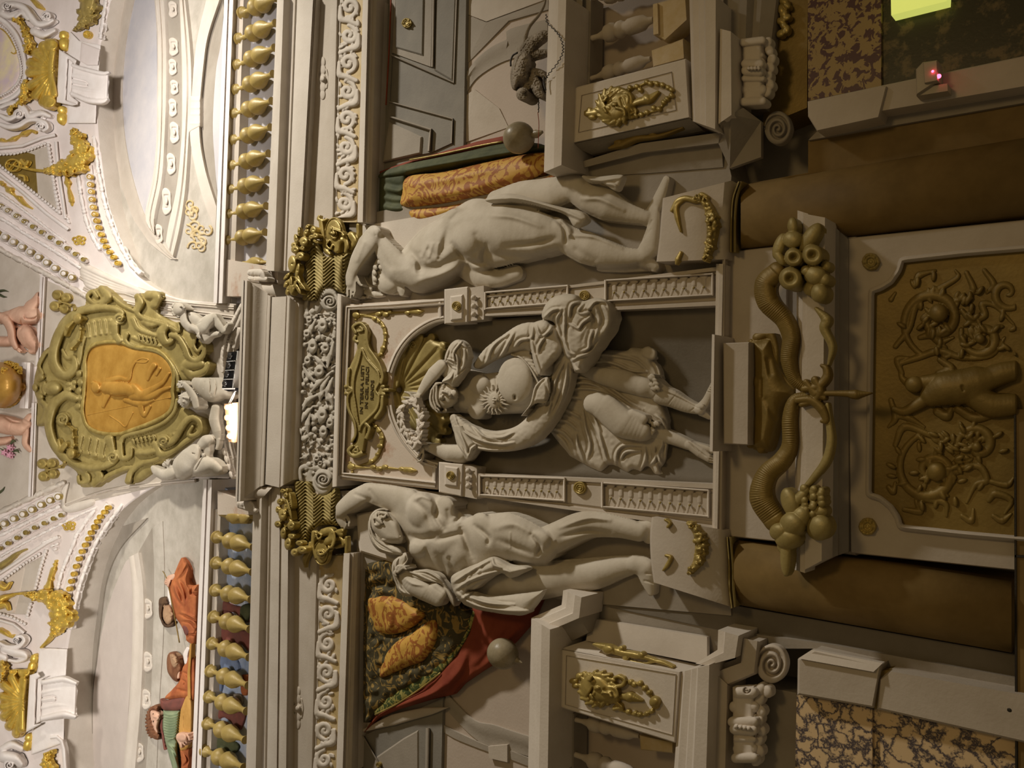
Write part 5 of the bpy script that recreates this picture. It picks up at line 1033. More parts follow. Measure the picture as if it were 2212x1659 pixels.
tag(R.build('folded_moulding', 'stone_light', d=.0), 'grey curling strap bending into the pendentive, musicians side', 'moulding')
tr(trim('trim', C3([(515, 100), (460, 1160)]), 13, [(0, .01), (.2, .035), (.5, .03), (.6, .045), (1, .03)], 'vault_white', v=True, back=-.02))
tr(trim('trim', C6([(415, 60), (370, 1180)]), 13, [(0, .01), (.2, .035), (.5, .03), (.6, .045), (1, .03)], 'vault_white', v=True, back=-.02))
pd = thing('pedestal_cap', 'pale moulded stone cap carrying the golden vase', 'pedestal', 62, 830, v=True)
trim('cap', [(58, 783), (53, 882)], 22, [(0, .02), (.15, .05), (.45, .06), (.55, .035), (.8, .04), (1, .02)], 'vault_white', pd, v=True, back=-.02)
vs_ = thing('vase', 'round golden vase with leafy band between the two fleshy cherubs', 'vase', 30, 830, v=True)
R = Rel(-10, 770, 60, 885, 1.3, v=True); R.blob(2, 832, 46, 50, th=.9).tube([(38, 835), (48, 836)], [14, 10]); R.build('body', 'amber', vs_, .03)
garland(C3, [(60, 1120), (150, 1150), (200, 1200), (215, 1240)], [25, 35, 30, 20], '', 3, m='gold_bright', d=.09, par=vs_, name='leaf_band'); garland(C3, [(30, 1200), (40, 1400), (60, 1500)], [22, 26, 20], '', 4, m='gold_bright', d=.20, par=vs_, name='leaf_band')
garland(C3, [(20, 1640), (100, 1600), (200, 1520)], [40, 45, 30], '', 5, m='gold', d=.04, par=vs_, name='foot_leaves')
# cherubs (bare skin)
R = Rel(-30, 280, 500, 1040, 1.3, C3, v=True, th=.7)
R.tube([(460, 320), (420, 400), (370, 460), (330, 540)], [40, 60, 80, 85], k=.02).tube([(-20, 600), (120, 570), (250, 560), (340, 560), (440, 560)], [60, 70, 110, 110, 90], k=.02)
R.tube([(300, 780), (340, 850), (400, 920), (400, 970)], [110, 100, 70, 45], z=.01, k=.01).tube([(400, 970), (370, 995), (345, 985)], [35, 25, 14], z=.02).tube([(240, 560), (160, 600)], 60, k=.02)
R.tube([(-20, 570), (70, 610), (130, 720), (150, 850), (190, 940)], [50, 62, 55, 48, 36], z=.04).tube([(190, 940), (230, 965), (262, 985)], [28, 16, 9], z=.04).tube([(190, 945), (220, 985), (240, 1000)], [20, 14, 9], z=.04)
R.tube([(-20, 870), (80, 870), (170, 860)], [60, 60, 50], z=.0).blob(260, 660, 14, 40, z=.0); R.g([(290, 560), (310, 600), (400, 600), (440, 570)], 14, -.02).g([(250, 600), (260, 700), (220, 760)], 16, -.02).cut([(455, 250), (600, 250), (600, 1050), (425, 1050), (440, 600)], sm=False)
tag(R.build('cherub', 'skin', d=.01), 'naked fleshy cherub with dangling arm beside the golden vase, sky lunette side', 'cherub')
R = Rel(-30, 150, 430, 680, 1.3, C6, v=True, th=.7)
R.tube([(-20, 300), (120, 330), (240, 350), (320, 310)], [110, 110, 95, 60], k=.02).tube([(300, 300), (310, 420), (300, 540), (350, 610), (385, 640)], [55, 42, 40, 34, 20], z=.01).tube([(-20, 520), (60, 510), (120, 490)], [50, 48, 35], z=.0).tube([(310, 290), (350, 220), (375, 200)], [50, 35, 15])
R.g([(60, 230), (150, 280), (240, 290)], 14, -.02).g([(130, 280), (110, 380)], 12, -.015).cut([(385, 100), (500, 100), (500, 620), (395, 630)], sm=False)
tag(R.build('cherub', 'tan_skin' if 0 else 'skin', d=.01), 'naked fleshy cherub holding pink flowers beside the golden vase, musicians side', 'cherub')
fl = thing('pink_flowers', 'small sprig of pink flowers held by the lower cherub', 'flowers', 20, 970, v=True)
for (x, y) in ((110, 590), (45, 650), (110, 680)):
    R = Rel(x-60, y-60, x+60, y+60, 1, C6, v=True)
    for i in range(5): R.blob(x+24*math.cos(i*1.257), y+24*math.sin(i*1.257), 20, 12, rot=72*i)
    R.build('blossom', 'pink_petals', fl, .03)
for q in ([(120, 560), (160, 510), (190, 525)], [(150, 640), (200, 625), (230, 655)], [(40, 620), (0, 600)]): 
    tag(rope('leaf_blade', C6(q), [1.5, 3, .6], 'green_cloth', fl, d=.03, v=True))
for (pts, l) in ((C3([(-10, 270), (50, 262), (100, 275)]), 'thin dark grass blade painted above the upper cherub'), (C3([(-10, 310), (40, 335), (80, 340)]), 'second dark grass blade painted above the upper cherub'), (C6([(-10, 1130), (30, 1100), (55, 1060)]), 'thin dark grass blade painted near the lower bead moulding')):
    tag(rope('grass_blade', pts, [3, 2.2, .5], 'green_cloth', d=.012, v=True), l, 'grass blade')
# ---- the great cartouche
ct = thing('cartouche', 'great green-gold scrolled cartouche around an amber medallion under the vault', 'cartouche', 300, 835, v=True)
R = Rel(205, 225, 1350, 1530, 1.7, G2, v=True, th=.8)
R.poly([(215, 880), (235, 760), (290, 640), (345, 600), (370, 480), (440, 400), (540, 360), (560, 270), (650, 240), (700, 260), (760, 330), (855, 370), (870, 290), (940, 278), (1045, 300), (1020, 400), (1150, 480), (1250, 550), (1310, 620), (1330, 750), (1270, 830), (1150, 860), (1125, 960), (1240, 1040), (1290, 1100), (1270, 1190), (1110, 1320), (960, 1440), (880, 1490), (815, 1480), (830, 1400), (640, 1430), (620, 1500), (520, 1515), (490, 1420), (380, 1340), (320, 1230), (290, 1130), (235, 1120), (240, 980)], .05, 60)
T = lambda p, r, z=.05, **k: R.tube(p, r, z=z, **k)
T([(760, 440), (780, 400), (720, 375), (620, 372), (500, 400), (400, 500), (350, 620), (345, 720), (390, 790), (440, 800), (480, 750), (470, 690), (430, 690), (400, 640)], [14, 18, 22, 26, 30, 34, 34, 36, 34, 30, 26, 18, 14, 10], .06)
T([(620, 300), (590, 265), (560, 300), (600, 340), (640, 330)], [14, 14, 14, 14, 10], .06); T([(650, 250), (690, 300), (650, 345)], [24, 34, 22], .05); T([(700, 280), (780, 350), (860, 390)], [12, 14, 12], .05)
T([(540, 560), (520, 620), (510, 690), (490, 780)], [14, 18, 18, 14], .05); R.blob(765, 440, 38, 38, z=.06); R.g(spiral(*((765, 440)), 30, 4, 0, 1.3, 20), 8, -.03, sm=False, taper=False)
T([(730, 480), (740, 540), (760, 580)], [34, 24, 30], .05)
for i in range(6): x, y = 520+36*i, 520-8*i+ (i-2.5)**2*2; R.tube([(x, y-40), (x+12, y+40)], [16, 12], z=.045); R.g([(x, y-30), (x+10, y+34)], 7, -.02)
# lower big scroll
T([(480, 950), (420, 930), (350, 980), (320, 1060), (315, 1140), (350, 1250), (420, 1330), (520, 1385), (640, 1392), (730, 1350), (750, 1300), (710, 1290)], [26, 32, 36, 34, 30, 30, 28, 26, 24, 22, 18, 10], .06)
R.blob(400, 1085, 42, 46, z=.06); R.g(spiral(400, 1085, 34, 5, 180, 1.3, 20), 9, -.03, sm=False, taper=False); R.blob(720, 1325, 38, 38, z=.06); R.g(spiral(720, 1325, 30, 4, 90, 1.2, 20), 8, -.03, sm=False, taper=False)
T([(700, 1210), (715, 1260), (720, 1310)], [34, 24, 24], .05)
for i in range(5): x, y = 470+48*i, 1215+12*i; R.tube([(x, y-30), (x-14, y+50)], [18, 14], z=.045); R.blob(x, y-10, 10, 22, z=.055); R.blob(x-12, y+62, 26, 20, z=.045)
T([(520, 1400), (560, 1440), (560, 1480), (510, 1490), (500, 1450)], [12, 16, 16, 14, 10], .05); T([(610, 1410), (640, 1450), (600, 1500)], [20, 30, 20], .05); T([(650, 1480), (700, 1440), (800, 1400), (860, 1390)], [12, 18, 18, 12], .05)
# right scrolls, sky side
T([(880, 300), (900, 340), (880, 400), (920, 440), (1000, 465), (1080, 490), (1140, 520), (1140, 470)], [22, 26, 18, 18, 18, 16, 14, 10], .06); T([(950, 290), (1000, 300), (990, 350)], [30, 34, 30], .04)
T([(850, 440), (880, 500), (940, 530), (1000, 550)], [16, 16, 14, 12], .05); T([(920, 460), (960, 480), (1000, 475)], [16, 22, 16], .06)
T([(1060, 490), (1035, 530), (1060, 590), (1095, 580), (1095, 550)], [28, 34, 26, 18, 12], .06); T([(1095, 545), (1140, 560), (1180, 620), (1210, 690), (1260, 710), (1300, 670), (1305, 610), (1280, 580)], [18, 20, 20, 20, 20, 18, 16, 12], .075)
T([(1250, 550), (1240, 610), (1265, 650), (1290, 620)], [12, 12, 12, 10], .08); T([(1180, 760), (1230, 800), (1300, 780), (1330, 730)], [22, 26, 26, 18], .06); T([(1200, 740), (1280, 730)], 40, .04)
T([(850, 560), (940, 600), (1020, 615)], [12, 12, 12], .05); T([(810, 540), (800, 580), (850, 620), (1000, 650), (1080, 710), (1130, 800), (1140, 900)], [16, 18, 16, 14, 14, 14, 12], .06)
for i in range(5): R.tube([(885+26*i, 545+6*i), (895+26*i, 580+6*i)], [9, 6], z=.07)
# right scrolls, musicians side
T([(1130, 960), (1110, 1040), (1040, 1110), (920, 1160), (800, 1190), (770, 1240)], [12, 14, 14, 16, 16, 16], .06); T([(770, 1240), (780, 1330), (830, 1320), (840, 1270)], [18, 20, 18, 12], .06)
for i in range(6): R.tube([(850+26*i, 1215-5*i), (860+26*i, 1240-5*i)], [9, 6], z=.07)
R.blob(1045, 1225, 40, 42, z=.07); R.g(spiral(1045, 1225, 32, 4, 0, 1.3, 20), 8, -.03, sm=False, taper=False)
T([(1050, 1250), (1110, 1220), (1180, 1110), (1230, 1075), (1275, 1100), (1280, 1160), (1240, 1190), (1205, 1180), (1230, 1130)], [22, 22, 20, 20, 20, 18, 16, 12, 9], .075); T([(990, 1240), (1030, 1310), (1100, 1290), (1180, 1230), (1250, 1190)], [22, 26, 22, 20, 14], .05)
T([(820, 1480), (840, 1420), (900, 1370), (980, 1350), (1060, 1310)], [22, 20, 18, 16, 12], .05); T([(880, 1300), (940, 1300), (980, 1290)], 18, .06)
for i in range(5): R.blob(1110+25*i, 1180-25*i, 11, 11, z=.08)
# left leaves beside the mask
T([(250, 830), (270, 790), (250, 740), (290, 660), (320, 640)], [16, 14, 14, 16, 10], .05); T([(250, 930), (270, 970), (300, 1010), (290, 1080), (250, 1110)], [14, 18, 24, 26, 12], .05); R.blob(265, 815, 22, 22, z=.06); R.blob(260, 940, 22, 22, z=.06); R.blob(225, 880, 20, 26, z=.05)
for (x, y) in ((505, 790), (515, 850), (505, 900), (510, 950), (500, 1000)): R.blob(x, y, 24, 26, z=.05)
for (x, y) in ((440, 860), (470, 880), (440, 895), (475, 850)): R.blob(x, y, 20, 20, z=.07)
R.build('scroll_frame', 'gold_dull', ct, .015)
mpts = [(545, 690), (580, 620), (660, 592), (770, 592), (850, 620), (1000, 640), (1085, 720), (1112, 800), (1103, 900), (1108, 960), (1080, 1040), (980, 1100), (850, 1150), (760, 1178), (640, 1170), (560, 1130), (532, 1060), (528, 1000), (538, 900), (542, 800)]
R = Rel(500, 560, 1150, 1210, 1.7, G2, v=True); R.poly(mpts, .035, 55); md_ = R.build('amber_medallion', 'amber', ct, .055)
R = Rel(490, 550, 1160, 1220, 1.7, G2, v=True); q = cr(mpts, 5, True); R.tube(np.vstack([q, q[:1]]), 13, sm=False); R.build('medallion_rim', 'gold', md_, .08)
R = Rel(540, 660, 1110, 1150, 1.2, G2, v=True, th=.5)
R.blob(612, 880, 30, 36, z=.01).blob(595, 850, 14, 12, z=.01).tube([(635, 885), (670, 880)], [18, 18], z=.005, k=.01).tube([(680, 880), (740, 890), (800, 890), (840, 905)], [38, 46, 44, 36], z=.006, k=.01).blob(715, 865, 14, 14, z=.025).blob(715, 915, 14, 14, z=.025).blob(800, 895, 24, 22, z=.02)
R.tube([(690, 840), (760, 820), (820, 830), (840, 760), (865, 715)], [20, 16, 14, 11, 8]).tube([(865, 715), (900, 695), (945, 700), (930, 720), (870, 718)], 5).tube([(690, 930), (670, 970), (660, 1000)], [18, 16, 12]).tube([(850, 890), (900, 930), (960, 900), (1040, 850), (1080, 790)], [36, 34, 22, 14, 8]).tube([(850, 930), (950, 940), (1030, 900), (1085, 880)], [34, 26, 16, 10])
R.tube([(560, 1055), (800, 1005), (1085, 945)], 3).tube([(700, 1060), (760, 1100), (800, 1130), (830, 1080), (850, 1040)], 5).tube([(900, 1000), (920, 1060), (960, 1000)], [20, 12, 10]).tube([(985, 740), (960, 780), (945, 830)], [20, 18, 9]).tube([(1020, 760), (1000, 800)], [12, 8]).tube([(800, 960), (900, 985), (980, 960)], [16, 20, 10])
R.build('medallion_figure', 'amber', md_, .09)
R = Rel(260, 820, 410, 950, 1.0, G2, v=True, th=.9)
R.blob(335, 885, 62, 46, z=.01, th=.8).tube([(315, 885), (345, 885)], [7, 11], z=.045).blob(318, 862, 11, 9, z=.04).blob(318, 908, 11, 9, z=.04).tube([(362, 868), (366, 885), (362, 902)], 5, z=.04).g([(300, 850), (300, 875)], 6, -.012).g([(300, 895), (300, 920)], 6, -.012).tube([(285, 850), (275, 885), (285, 920)], 12, z=.02)
R.build('mask', 'gold_dull', ct, .06)
for (c_, petals) in ((C3(715, 400), C3([(680, 315), (790, 350), (765, 480), (650, 450)])), (C6(560, 860), C6([(500, 785), (615, 780), (625, 905), (515, 935)]))):
    R = Rel(c_[0]-26, c_[1]-26, c_[0]+26, c_[1]+26, 1.0, v=True)
    for (x, y) in petals: R.blob(x, y, 11, 11, th=.6); R.g([(x-.5, y), (x+.5, y)], 7, -.02, taper=False)
    R.blob(c_[0], c_[1], 5, 5, z=.02)
    up_ = c_[1] < 800
    tag(R.build('flower_boss', 'gold', d=.02), 'gilded four-petalled flower boss at the '+('sky lunette' if up_ else 'musicians')+' corner of the great cartouche', 'flower boss')
    pts = C3([(720, 400), (840, 440), (890, 490), (930, 600), (960, 720), (940, 860), (850, 960)]) if up_ else C6([(560, 860), (710, 820), (770, 770), (850, 660), (880, 560), (870, 470), (860, 380), (780, 310)])
    R = Rel(min(p[0] for p in pts)-14, min(p[1] for p in pts)-14, max(p[0] for p in pts)+14, max(p[1] for p in pts)+14, 1, v=True); R.tube(pts, 1.3, z=.02)
    for k_, (x, y) in enumerate(pts[1:]): R.blob(x, y, 4 if k_ != 2 else 11, 4 if k_ != 2 else 12, z=.02)
    if up_: R.tube(C3([(860, 640), (800, 700), (780, 790)]), [5, 8, 4], z=.01)
    else: R.tube(C6([(780, 560), (720, 620), (700, 500)]), [7, 8, 3], z=.01)
    R.build('bead_chain', 'gold', ct, .085)
# ---- stone putti
R = Rel(430, 200, 1330, 900, 1.1, C4, v=True, th=.75)
R.tube([(680, 420), (770, 450), (870, 520), (960, 640), (980, 760)], [60, 80, 90, 100, 80], k=.02).tube([(950, 600), (1040, 500), (1120, 450)], [110, 90, 60], z=.02, k=.02).tube([(1120, 450), (1190, 560), (1260, 650)], [60, 62, 50], z=.02, k=.02).tube([(1260, 650), (1320, 570), (1350, 530)], [36, 22, 14], z=.02)
R.tube([(980, 780), (1060, 720), (1160, 700)], [70, 50, 40], k=.01)
R.tube([(660, 380), (680, 520), (760, 620)], [50, 62, 60], z=.05).tube([(760, 600), (850, 640), (890, 700)], [52, 42, 30], z=.06)
for a in ((875, 760), (900, 775), (925, 775), (860, 740)): R.tube([(890, 700), a], [14, 8], z=.08)
R.blob(600, 330, 95, 100, z=.05).tube([(655, 290), (680, 310)], [20, 14], z=.09).tube([(690, 325), (700, 345)], 9, z=.08).blob(620, 290, 12, 10, z=.12)
g_ = np.random.default_rng(3)
for i in range(40): a = g_.uniform(90, 290); q_ = g_.uniform(50, 110); R.blob(590+q_*math.cos(math.radians(a)), 340+q_*math.sin(math.radians(a)), 24, 14, z=.06, rot=a+60)
R.g([(640, 280), (670, 300)], 8, -.02).g([(860, 560), (930, 520)], 10, -.015).g([(1120, 470), (1130, 560)], 10, -.02).g([(980, 700), (1030, 690)], 10, -.02)
tag(R.build('putto', 'flesh_stone', d=.10), 'curly-haired stone putto grasping the cartouche scroll, nearest the sky lunette', 'putto')
R = Rel(540, -30, 1450, 480, 1.1, C5, v=True, th=.75)
R.tube([(900, 60), (1000, 120), (1100, 180), (1200, 180)], [120, 150, 160, 120], k=.02).tube([(1150, 100), (1280, 180), (1380, 230)], [130, 110, 70], k=.02).tube([(1000, 20), (1200, 20)], [100, 100], k=.02).tube([(1280, 100), (1400, 40)], [80, 50], k=.02)
R.tube([(860, 400), (830, 280), (760, 160), (680, 70)], [52, 60, 52, 42], z=.07)
for a, b in (((640, 50), (590, 25)), ((625, 70), (575, 60)), ((625, 90), (570, 85)), ((640, 105), (585, 115)), ((660, 50), (630, 20))): R.tube([a, b], [15, 10], z=.08)
R.blob(700, 290, 85, 120, z=.03).tube([(690, 270), (740, 280)], [14, 20], z=.09).blob(660, 265, 14, 12, z=.08).blob(665, 330, 14, 12, z=.08).tube([(770, 290), (775, 320)], 9, z=.08)
for i in range(36): a = g_.uniform(60, 250); q_ = g_.uniform(70, 120); R.blob(690+q_*.8*math.cos(math.radians(a)), 290+q_*1.1*math.sin(math.radians(a)), 24, 13, z=.03, rot=a)
R.g([(1060, 0), (1070, 100), (1060, 200)], 12, -.02).g([(1140, 0), (1160, 120), (1130, 240)], 12, -.02).blob(1080, 235, 8, 14, z=.0).g([(1080, 215), (1080, 245)], 9, -.03).g([(980, 30), (960, 130)], 10, -.015)
tag(R.build('putto', 'flesh_stone', d=.09), 'stone putto with round belly reaching an arm up, behind the floodlights', 'putto')
R = Rel(170, 360, 1260, 1500, 1.1, C5, v=True, th=.75)
R.tube([(1150, 430), (1130, 600), (1170, 760), (1190, 880)], [70, 85, 75, 45], z=.0, k=.01).tube([(1190, 890), (1180, 970), (1160, 1030)], [34, 26, 22], z=.01)
R.tube([(830, 1060), (760, 1180), (680, 1290), (640, 1380)], [100, 160, 180, 120], z=.02, k=.02).tube([(930, 980), (1000, 920), (1060, 890)], [70, 90, 70], z=.01, k=.02).tube([(1010, 930), (1020, 1060), (1020, 1140)], [70, 60, 40], z=.0, k=.02)
R.tube([(860, 1330), (980, 1280), (1080, 1280), (1180, 1340)], [110, 130, 110, 80], z=.03, k=.01).tube([(640, 1390), (800, 1400), (1000, 1400), (1180, 1400)], [60, 50, 50, 30], k=.01)
R.tube([(480, 1400), (380, 1420), (270, 1370), (215, 1320)], [90, 85, 70, 40], z=.02, k=.01).tube([(470, 1320), (430, 1260), (380, 1270)], [50, 40, 34], z=.02)
for a in ((440, 1190), (470, 1200), (410, 1200), (380, 1225)): R.tube([(430, 1270), a], [16, 9], z=.05)
R.g([(800, 1100), (830, 1110)], 10, -.05).g([(850, 1350), (930, 1200), (960, 1160)], 12, -.03).blob(960, 1130, 26, 34, z=.05).g([(900, 1000), (930, 1120)], 10, -.02).g([(340, 1330), (350, 1360)], 8, -.02)
tag(R.build('putto', 'flesh_stone', d=.09), 'stone putto with face hidden and plump belly, nearest the musicians lunette', 'putto')
# rope-edged shell behind the floodlights
R = Rel(1200, 200, 1560, 1420, 1.4, C4, v=True); R.tube([(1530, 270), (1440, 440), (1340, 640), (1270, 860), (1240, 1050), (1250, 1260)], 26)
for i in range(15): t_ = i/14; q_ = cr([(1530, 270), (1440, 440), (1340, 640), (1270, 860), (1240, 1050), (1250, 1260)], 10); p_ = q_[int(t_*(len(q_)-1))]; R.g([(p_[0]-24, p_[1]-26), (p_[0]+24, p_[1]+26)], 7, -.02)
R.tube([(1540, 400), (1450, 600), (1370, 780), (1330, 960)], [26, 22, 20, 18], flat=.4).tube([(1500, 640), (1450, 760), (1420, 900)], [40, 40, 30])
tag(R.build('rope_moulding', 'stone_light', d=.03), 'rope-twisted pale moulding beside the black floodlight', 'moulding')
R = Rel(1150, 360, 1450, 1560, 1.4, C5, v=True); R.tube([(1230, 760), (1270, 950), (1320, 1150), (1380, 1400)], 28)
for i in range(4): R.blob(1270+35*i, 1080+115*i, 28, 62, z=.02, rot=-20)
R.tube([(1300, 700), (1350, 950), (1410, 1180)], [20, 22, 16])
tag(R.build('rope_moulding', 'stone_light', d=.03), 'rope-twisted pale moulding beside the lit floodlight', 'moulding')
# ---- floodlights
def floodlight(crop, q, lens, lit, side, label):
    t = thing('floodlight', label, 'floodlight', *crop(*q[0]), d=.1)
    plate('housing', crop(q), .20, 'black_metal' if not lit else 'lamp_body', t, back=.10)
    plate('side_panel', crop(side), .19, 'white_paint' if not lit else 'lamp_body', t, back=.10)
    n = len(lens)
    for i, c_ in enumerate(lens):
        c_ = crop(*c_)
        rf_ = lathe('reflector', (c_[0]-2.0, c_[1]), (c_[0]+2.0, c_[1]), [(0, 6.4), (.5, 6.6), (1, 5)], 'lens' if not lit else 'lamp_body', t, d=.205)
        ball('bulb', c_, 3.0 if not lit else 4.6, 'lens' if not lit else 'lamp_on', rf_, d=.235)
    for i in range(n-1 if not lit else 0):
        a = lerp(q[0], q[3], (i+1)/n); b = lerp(q[1], q[2], (i+1)/n); plate('divider', [crop(*a), crop(*b), crop(b[0], b[1]+8), crop(a[0], a[1]+8)], .215, 'white_paint', t, back=.19)
    return t
f1 = floodlight(C4, [(1330, 975), (1450, 960), (1375, 1505), (1240, 1510)], [(1378, 1030), (1357, 1165), (1330, 1300), (1300, 1440)], False, [(1448, 958), (1478, 952), (1408, 1505), (1372, 1508)], 'black four-lamp floodlight with white edge, unlit, standing on the cornice')
plate('base', C4([(1235, 1512), (1440, 1505), (1430, 1545), (1345, 1562), (1270, 1535)]), .21, 'black_metal', f1, back=.12); plate('base_edge', C4([(1235, 1510), (1425, 1508), (1420, 1528), (1250, 1530)]), .22, 'white_paint', f1, back=.12)
plate('bracket', C4([(1410, 1260), (1480, 1240), (1470, 1480), (1400, 1500)]), .14, 'lamp_body', f1, back=.08)
f2 = floodlight(C5, [(1275, 360), (1380, 360), (1430, 940), (1340, 930)], [(1328, 410), (1330, 568), (1350, 722), (1365, 850)], True, [(1385, 350), (1475, 340), (1450, 930), (1430, 940)], 'lit floodlight with four glowing white lamps, standing on the cornice')
tag(rope('cable', C5([(1340, 360), (1380, 280), (1420, 200), (1450, 170)]), 1.2, 'white_paint', f1, d=.17)); tag(rope('cable', C5([(1360, 360), (1400, 290), (1440, 190)]), 1.0, 'white_paint', f1, d=.17))
fl_ = area('floodlight_beam', P(493, 905, .32).tolist(), P(250, 850, .4).tolist(), .12, 5, (1.0, .86, .72), .3)
# ================================================================ musicians
def part(R, name, m, par, d): return R.build(name, m, par, d)
# hooded figure with raised arm (orange robe)
t = thing('person', 'person in orange-red robe raising both hands, leaning on the rail, back turned', 'person', 370, 1290)
R = Rel(400, 140, 900, 1360, 1.2, M1, th=.6)
R.poly([(520, 390), (600, 200), (640, 150), (700, 200), (735, 290), (740, 470), (790, 520), (850, 540), (850, 900), (820, 1280), (700, 1260), (680, 1180), (620, 1050), (560, 960), (520, 850), (490, 700), (450, 540), (470, 470)], .09, 110)
for a in ([(640, 200), (560, 320), (530, 400)], [(690, 230), (620, 360), (560, 430)], [(720, 300), (680, 420), (690, 550)]): R.g(a, 22, .02)
for a in ([(480, 500), (540, 660), (630, 800)], [(560, 480), (620, 640), (640, 780)], [(620, 470), (680, 580), (700, 700)], [(600, 900), (700, 940), (820, 1010)], [(640, 1000), (740, 1010), (820, 1090)], [(780, 540), (760, 620), (840, 640)], [(680, 1180), (780, 1170), (820, 1140)]): R.g(a, 26, -.025); R.g([(p[0]+30, p[1]-20) for p in a], 22, .018)
part(R, 'robe', 'orange_robe', t, -.02)
R = Rel(400, 370, 560, 560, 1.0, M1, th=.6); R.tube([(520, 400), (470, 430), (440, 480)], [34, 44, 42]).tube([(450, 490), (450, 525)], [26, 18], z=.02)
for a in ((425, 440), (420, 470), (430, 500), (445, 525)): R.tube([(470, 460), a], [16, 12], z=.03)
part(R, 'hands', 'skin', t, .02)
R = Rel(620, 1030, 800, 1200, 1.1, M1, th=.5); R.poly([(640, 1060), (720, 1050), (780, 1090), (730, 1160), (680, 1180)], .03, 30); part(R, 'dark_sleeve', 'dark_red_cloth', t, .03)
tag(rope('flute', M1([(380, 330), (430, 440), (520, 850), (600, 1280)]), [.9, 1.0, 1.3], 'dark_gold', d=.04), 'thin dark staff held upright by the orange-robed person', 'staff')
# old head behind
t = thing('person', 'dark-haired bearded person turned in profile behind the thin staff', 'person', 360, 1325)
R = Rel(310, 650, 560, 1090, 1.1, M1, th=.6); R.poly([(330, 700), (400, 670), (440, 690), (460, 770), (400, 790), (380, 870), (380, 960), (430, 1040), (510, 1000), (530, 1000), (520, 1060), (450, 1080), (390, 1060), (340, 960), (325, 850)], .06, 40).noise(.006, 5); part(R, 'hair', 'dark_hair', t, -.03)
R = Rel(350, 750, 540, 1050, 1.0, M1, th=.6); R.poly([(400, 790), (455, 770), (490, 800), (520, 880), (520, 950), (500, 1010), (440, 1040), (385, 970), (375, 880)], .06, 60).blob(400, 795, 22, 24, z=.02).blob(440, 850, 18, 30, z=.05).tube([(470, 870), (500, 900), (485, 930)], [12, 18, 10], z=.06).tube([(455, 960), (490, 965)], 9, z=.05).g([(430, 930), (410, 970)], 12, -.02); part(R, 'face', 'tan_skin', t, -.02)
R = Rel(425, 530, 520, 860, 1.1, M1, th=.5); R.poly([(440, 560), (465, 560), (500, 780), (500, 830), (450, 770)], .02, 20); part(R, 'white_collar', 'vault_white', t, -.03)
# bearded player
t = thing('person', 'long-haired bearded person in orange tunic behind the lute neck', 'person', 375, 1440)
R = Rel(440, 30, 680, 480, 1.1, M2, th=.6); R.poly([(450, 160), (480, 70), (540, 50), (580, 70), (600, 110), (640, 200), (660, 300), (620, 380), (610, 460), (570, 460), (520, 420), (460, 320)], .07, 50)
for i in range(14): R.tube([(470+12*i, 100+14*(i % 5)), (500+9*i, 230), (520+7*i, 380+6*i)], [9, 11, 6], z=.03)
part(R, 'hair_and_beard', 'auburn_hair', t, -.02)
R = Rel(470, 60, 640, 330, 1.0, M2, th=.6); R.poly([(490, 90), (540, 75), (580, 110), (610, 180), (600, 250), (550, 280), (510, 230), (490, 160)], .05, 50, z=.02).tube([(535, 150), (570, 190), (555, 215)], [12, 18, 10], z=.07).blob(530, 120, 14, 10, z=.07).blob(575, 130, 14, 10, z=.065).tube([(570, 240), (600, 215)], 7, z=.06); part(R, 'face', 'tan_skin', t, .0)
R = Rel(420, 100, 870, 740, 1.2, M2, th=.6); R.poly([(740, 120), (800, 110), (850, 200), (840, 700), (720, 700), (430, 700), (520, 580), (600, 490), (640, 400), (660, 290), (700, 220)], .06, 70)
for a in ([(640, 430), (700, 470), (690, 520)], [(560, 560), (640, 580), (720, 600)], [(660, 330), (720, 360), (740, 440)]): R.g(a, 22, -.02)
part(R, 'tunic', 'orange_robe', t, -.01)
R = Rel(600, -20, 760, 260, 1.1, M2, th=.5); R.tube([(740, 10), (710, 90), (715, 200)], [26, 34, 24]); part(R, 'ruffled_sleeve', 'vault_white', t, .02)
R = Rel(560, 300, 640, 420, 1.1, M2, th=.5); R.tube([(600, 330), (600, 400)], [34, 26]); part(R, 'hand', 'skin', t, .03)
# lute player
t = thing('person', 'red-haired person in green slashed sleeve playing a lute at the rail', 'person', 350, 1580)
R = Rel(350, 690, 720, 880, 1.1, M2, th=.5); R.poly([(360, 705), (420, 725), (560, 690), (710, 680), (660, 850), (400, 850)], .05, 60); part(R, 'purple_collar', 'dark_red_cloth', t, .0)
R = Rel(360, 830, 680, 1700, 1.2, M2, th=.6); R.poly([(400, 860), (640, 860), (620, 1100), (600, 1250), (610, 1500), (640, 1700), (540, 1700), (480, 1480), (430, 1300), (390, 1100)], .09, 100, sm=False)
for i in range(9): R.g([(410, 930+36*i), (500, 945+36*i), (610, 925+36*i)], 14, -.025); R.g([(410, 948+36*i), (500, 963+36*i), (610, 943+36*i)], 13, .018)
for a in ([(460, 1280), (540, 1250), (590, 1300)], [(470, 1330), (560, 1420), (590, 1520)], [(500, 1400), (560, 1520), (600, 1640)]): R.g(a, 18, .03)
part(R, 'green_sleeve', 'green_shirt', t, .0)
R = Rel(340, 930, 430, 1480, 1.1, M2, th=.5); R.tube([(385, 960), (370, 1080), (390, 1200), (420, 1400)], [14, 18, 16, 12]); part(R, 'collar_edge', 'dark_red_cloth', t, .02)
R = Rel(150, 760, 410, 1290, 1.1, M2, th=.6); R.poly([(240, 820), (300, 780), (340, 800), (330, 880), (240, 860), (240, 960), (280, 1040), (350, 1180), (360, 1240), (320, 1270), (240, 1230), (190, 1120), (165, 980), (190, 880)], .07, 50)
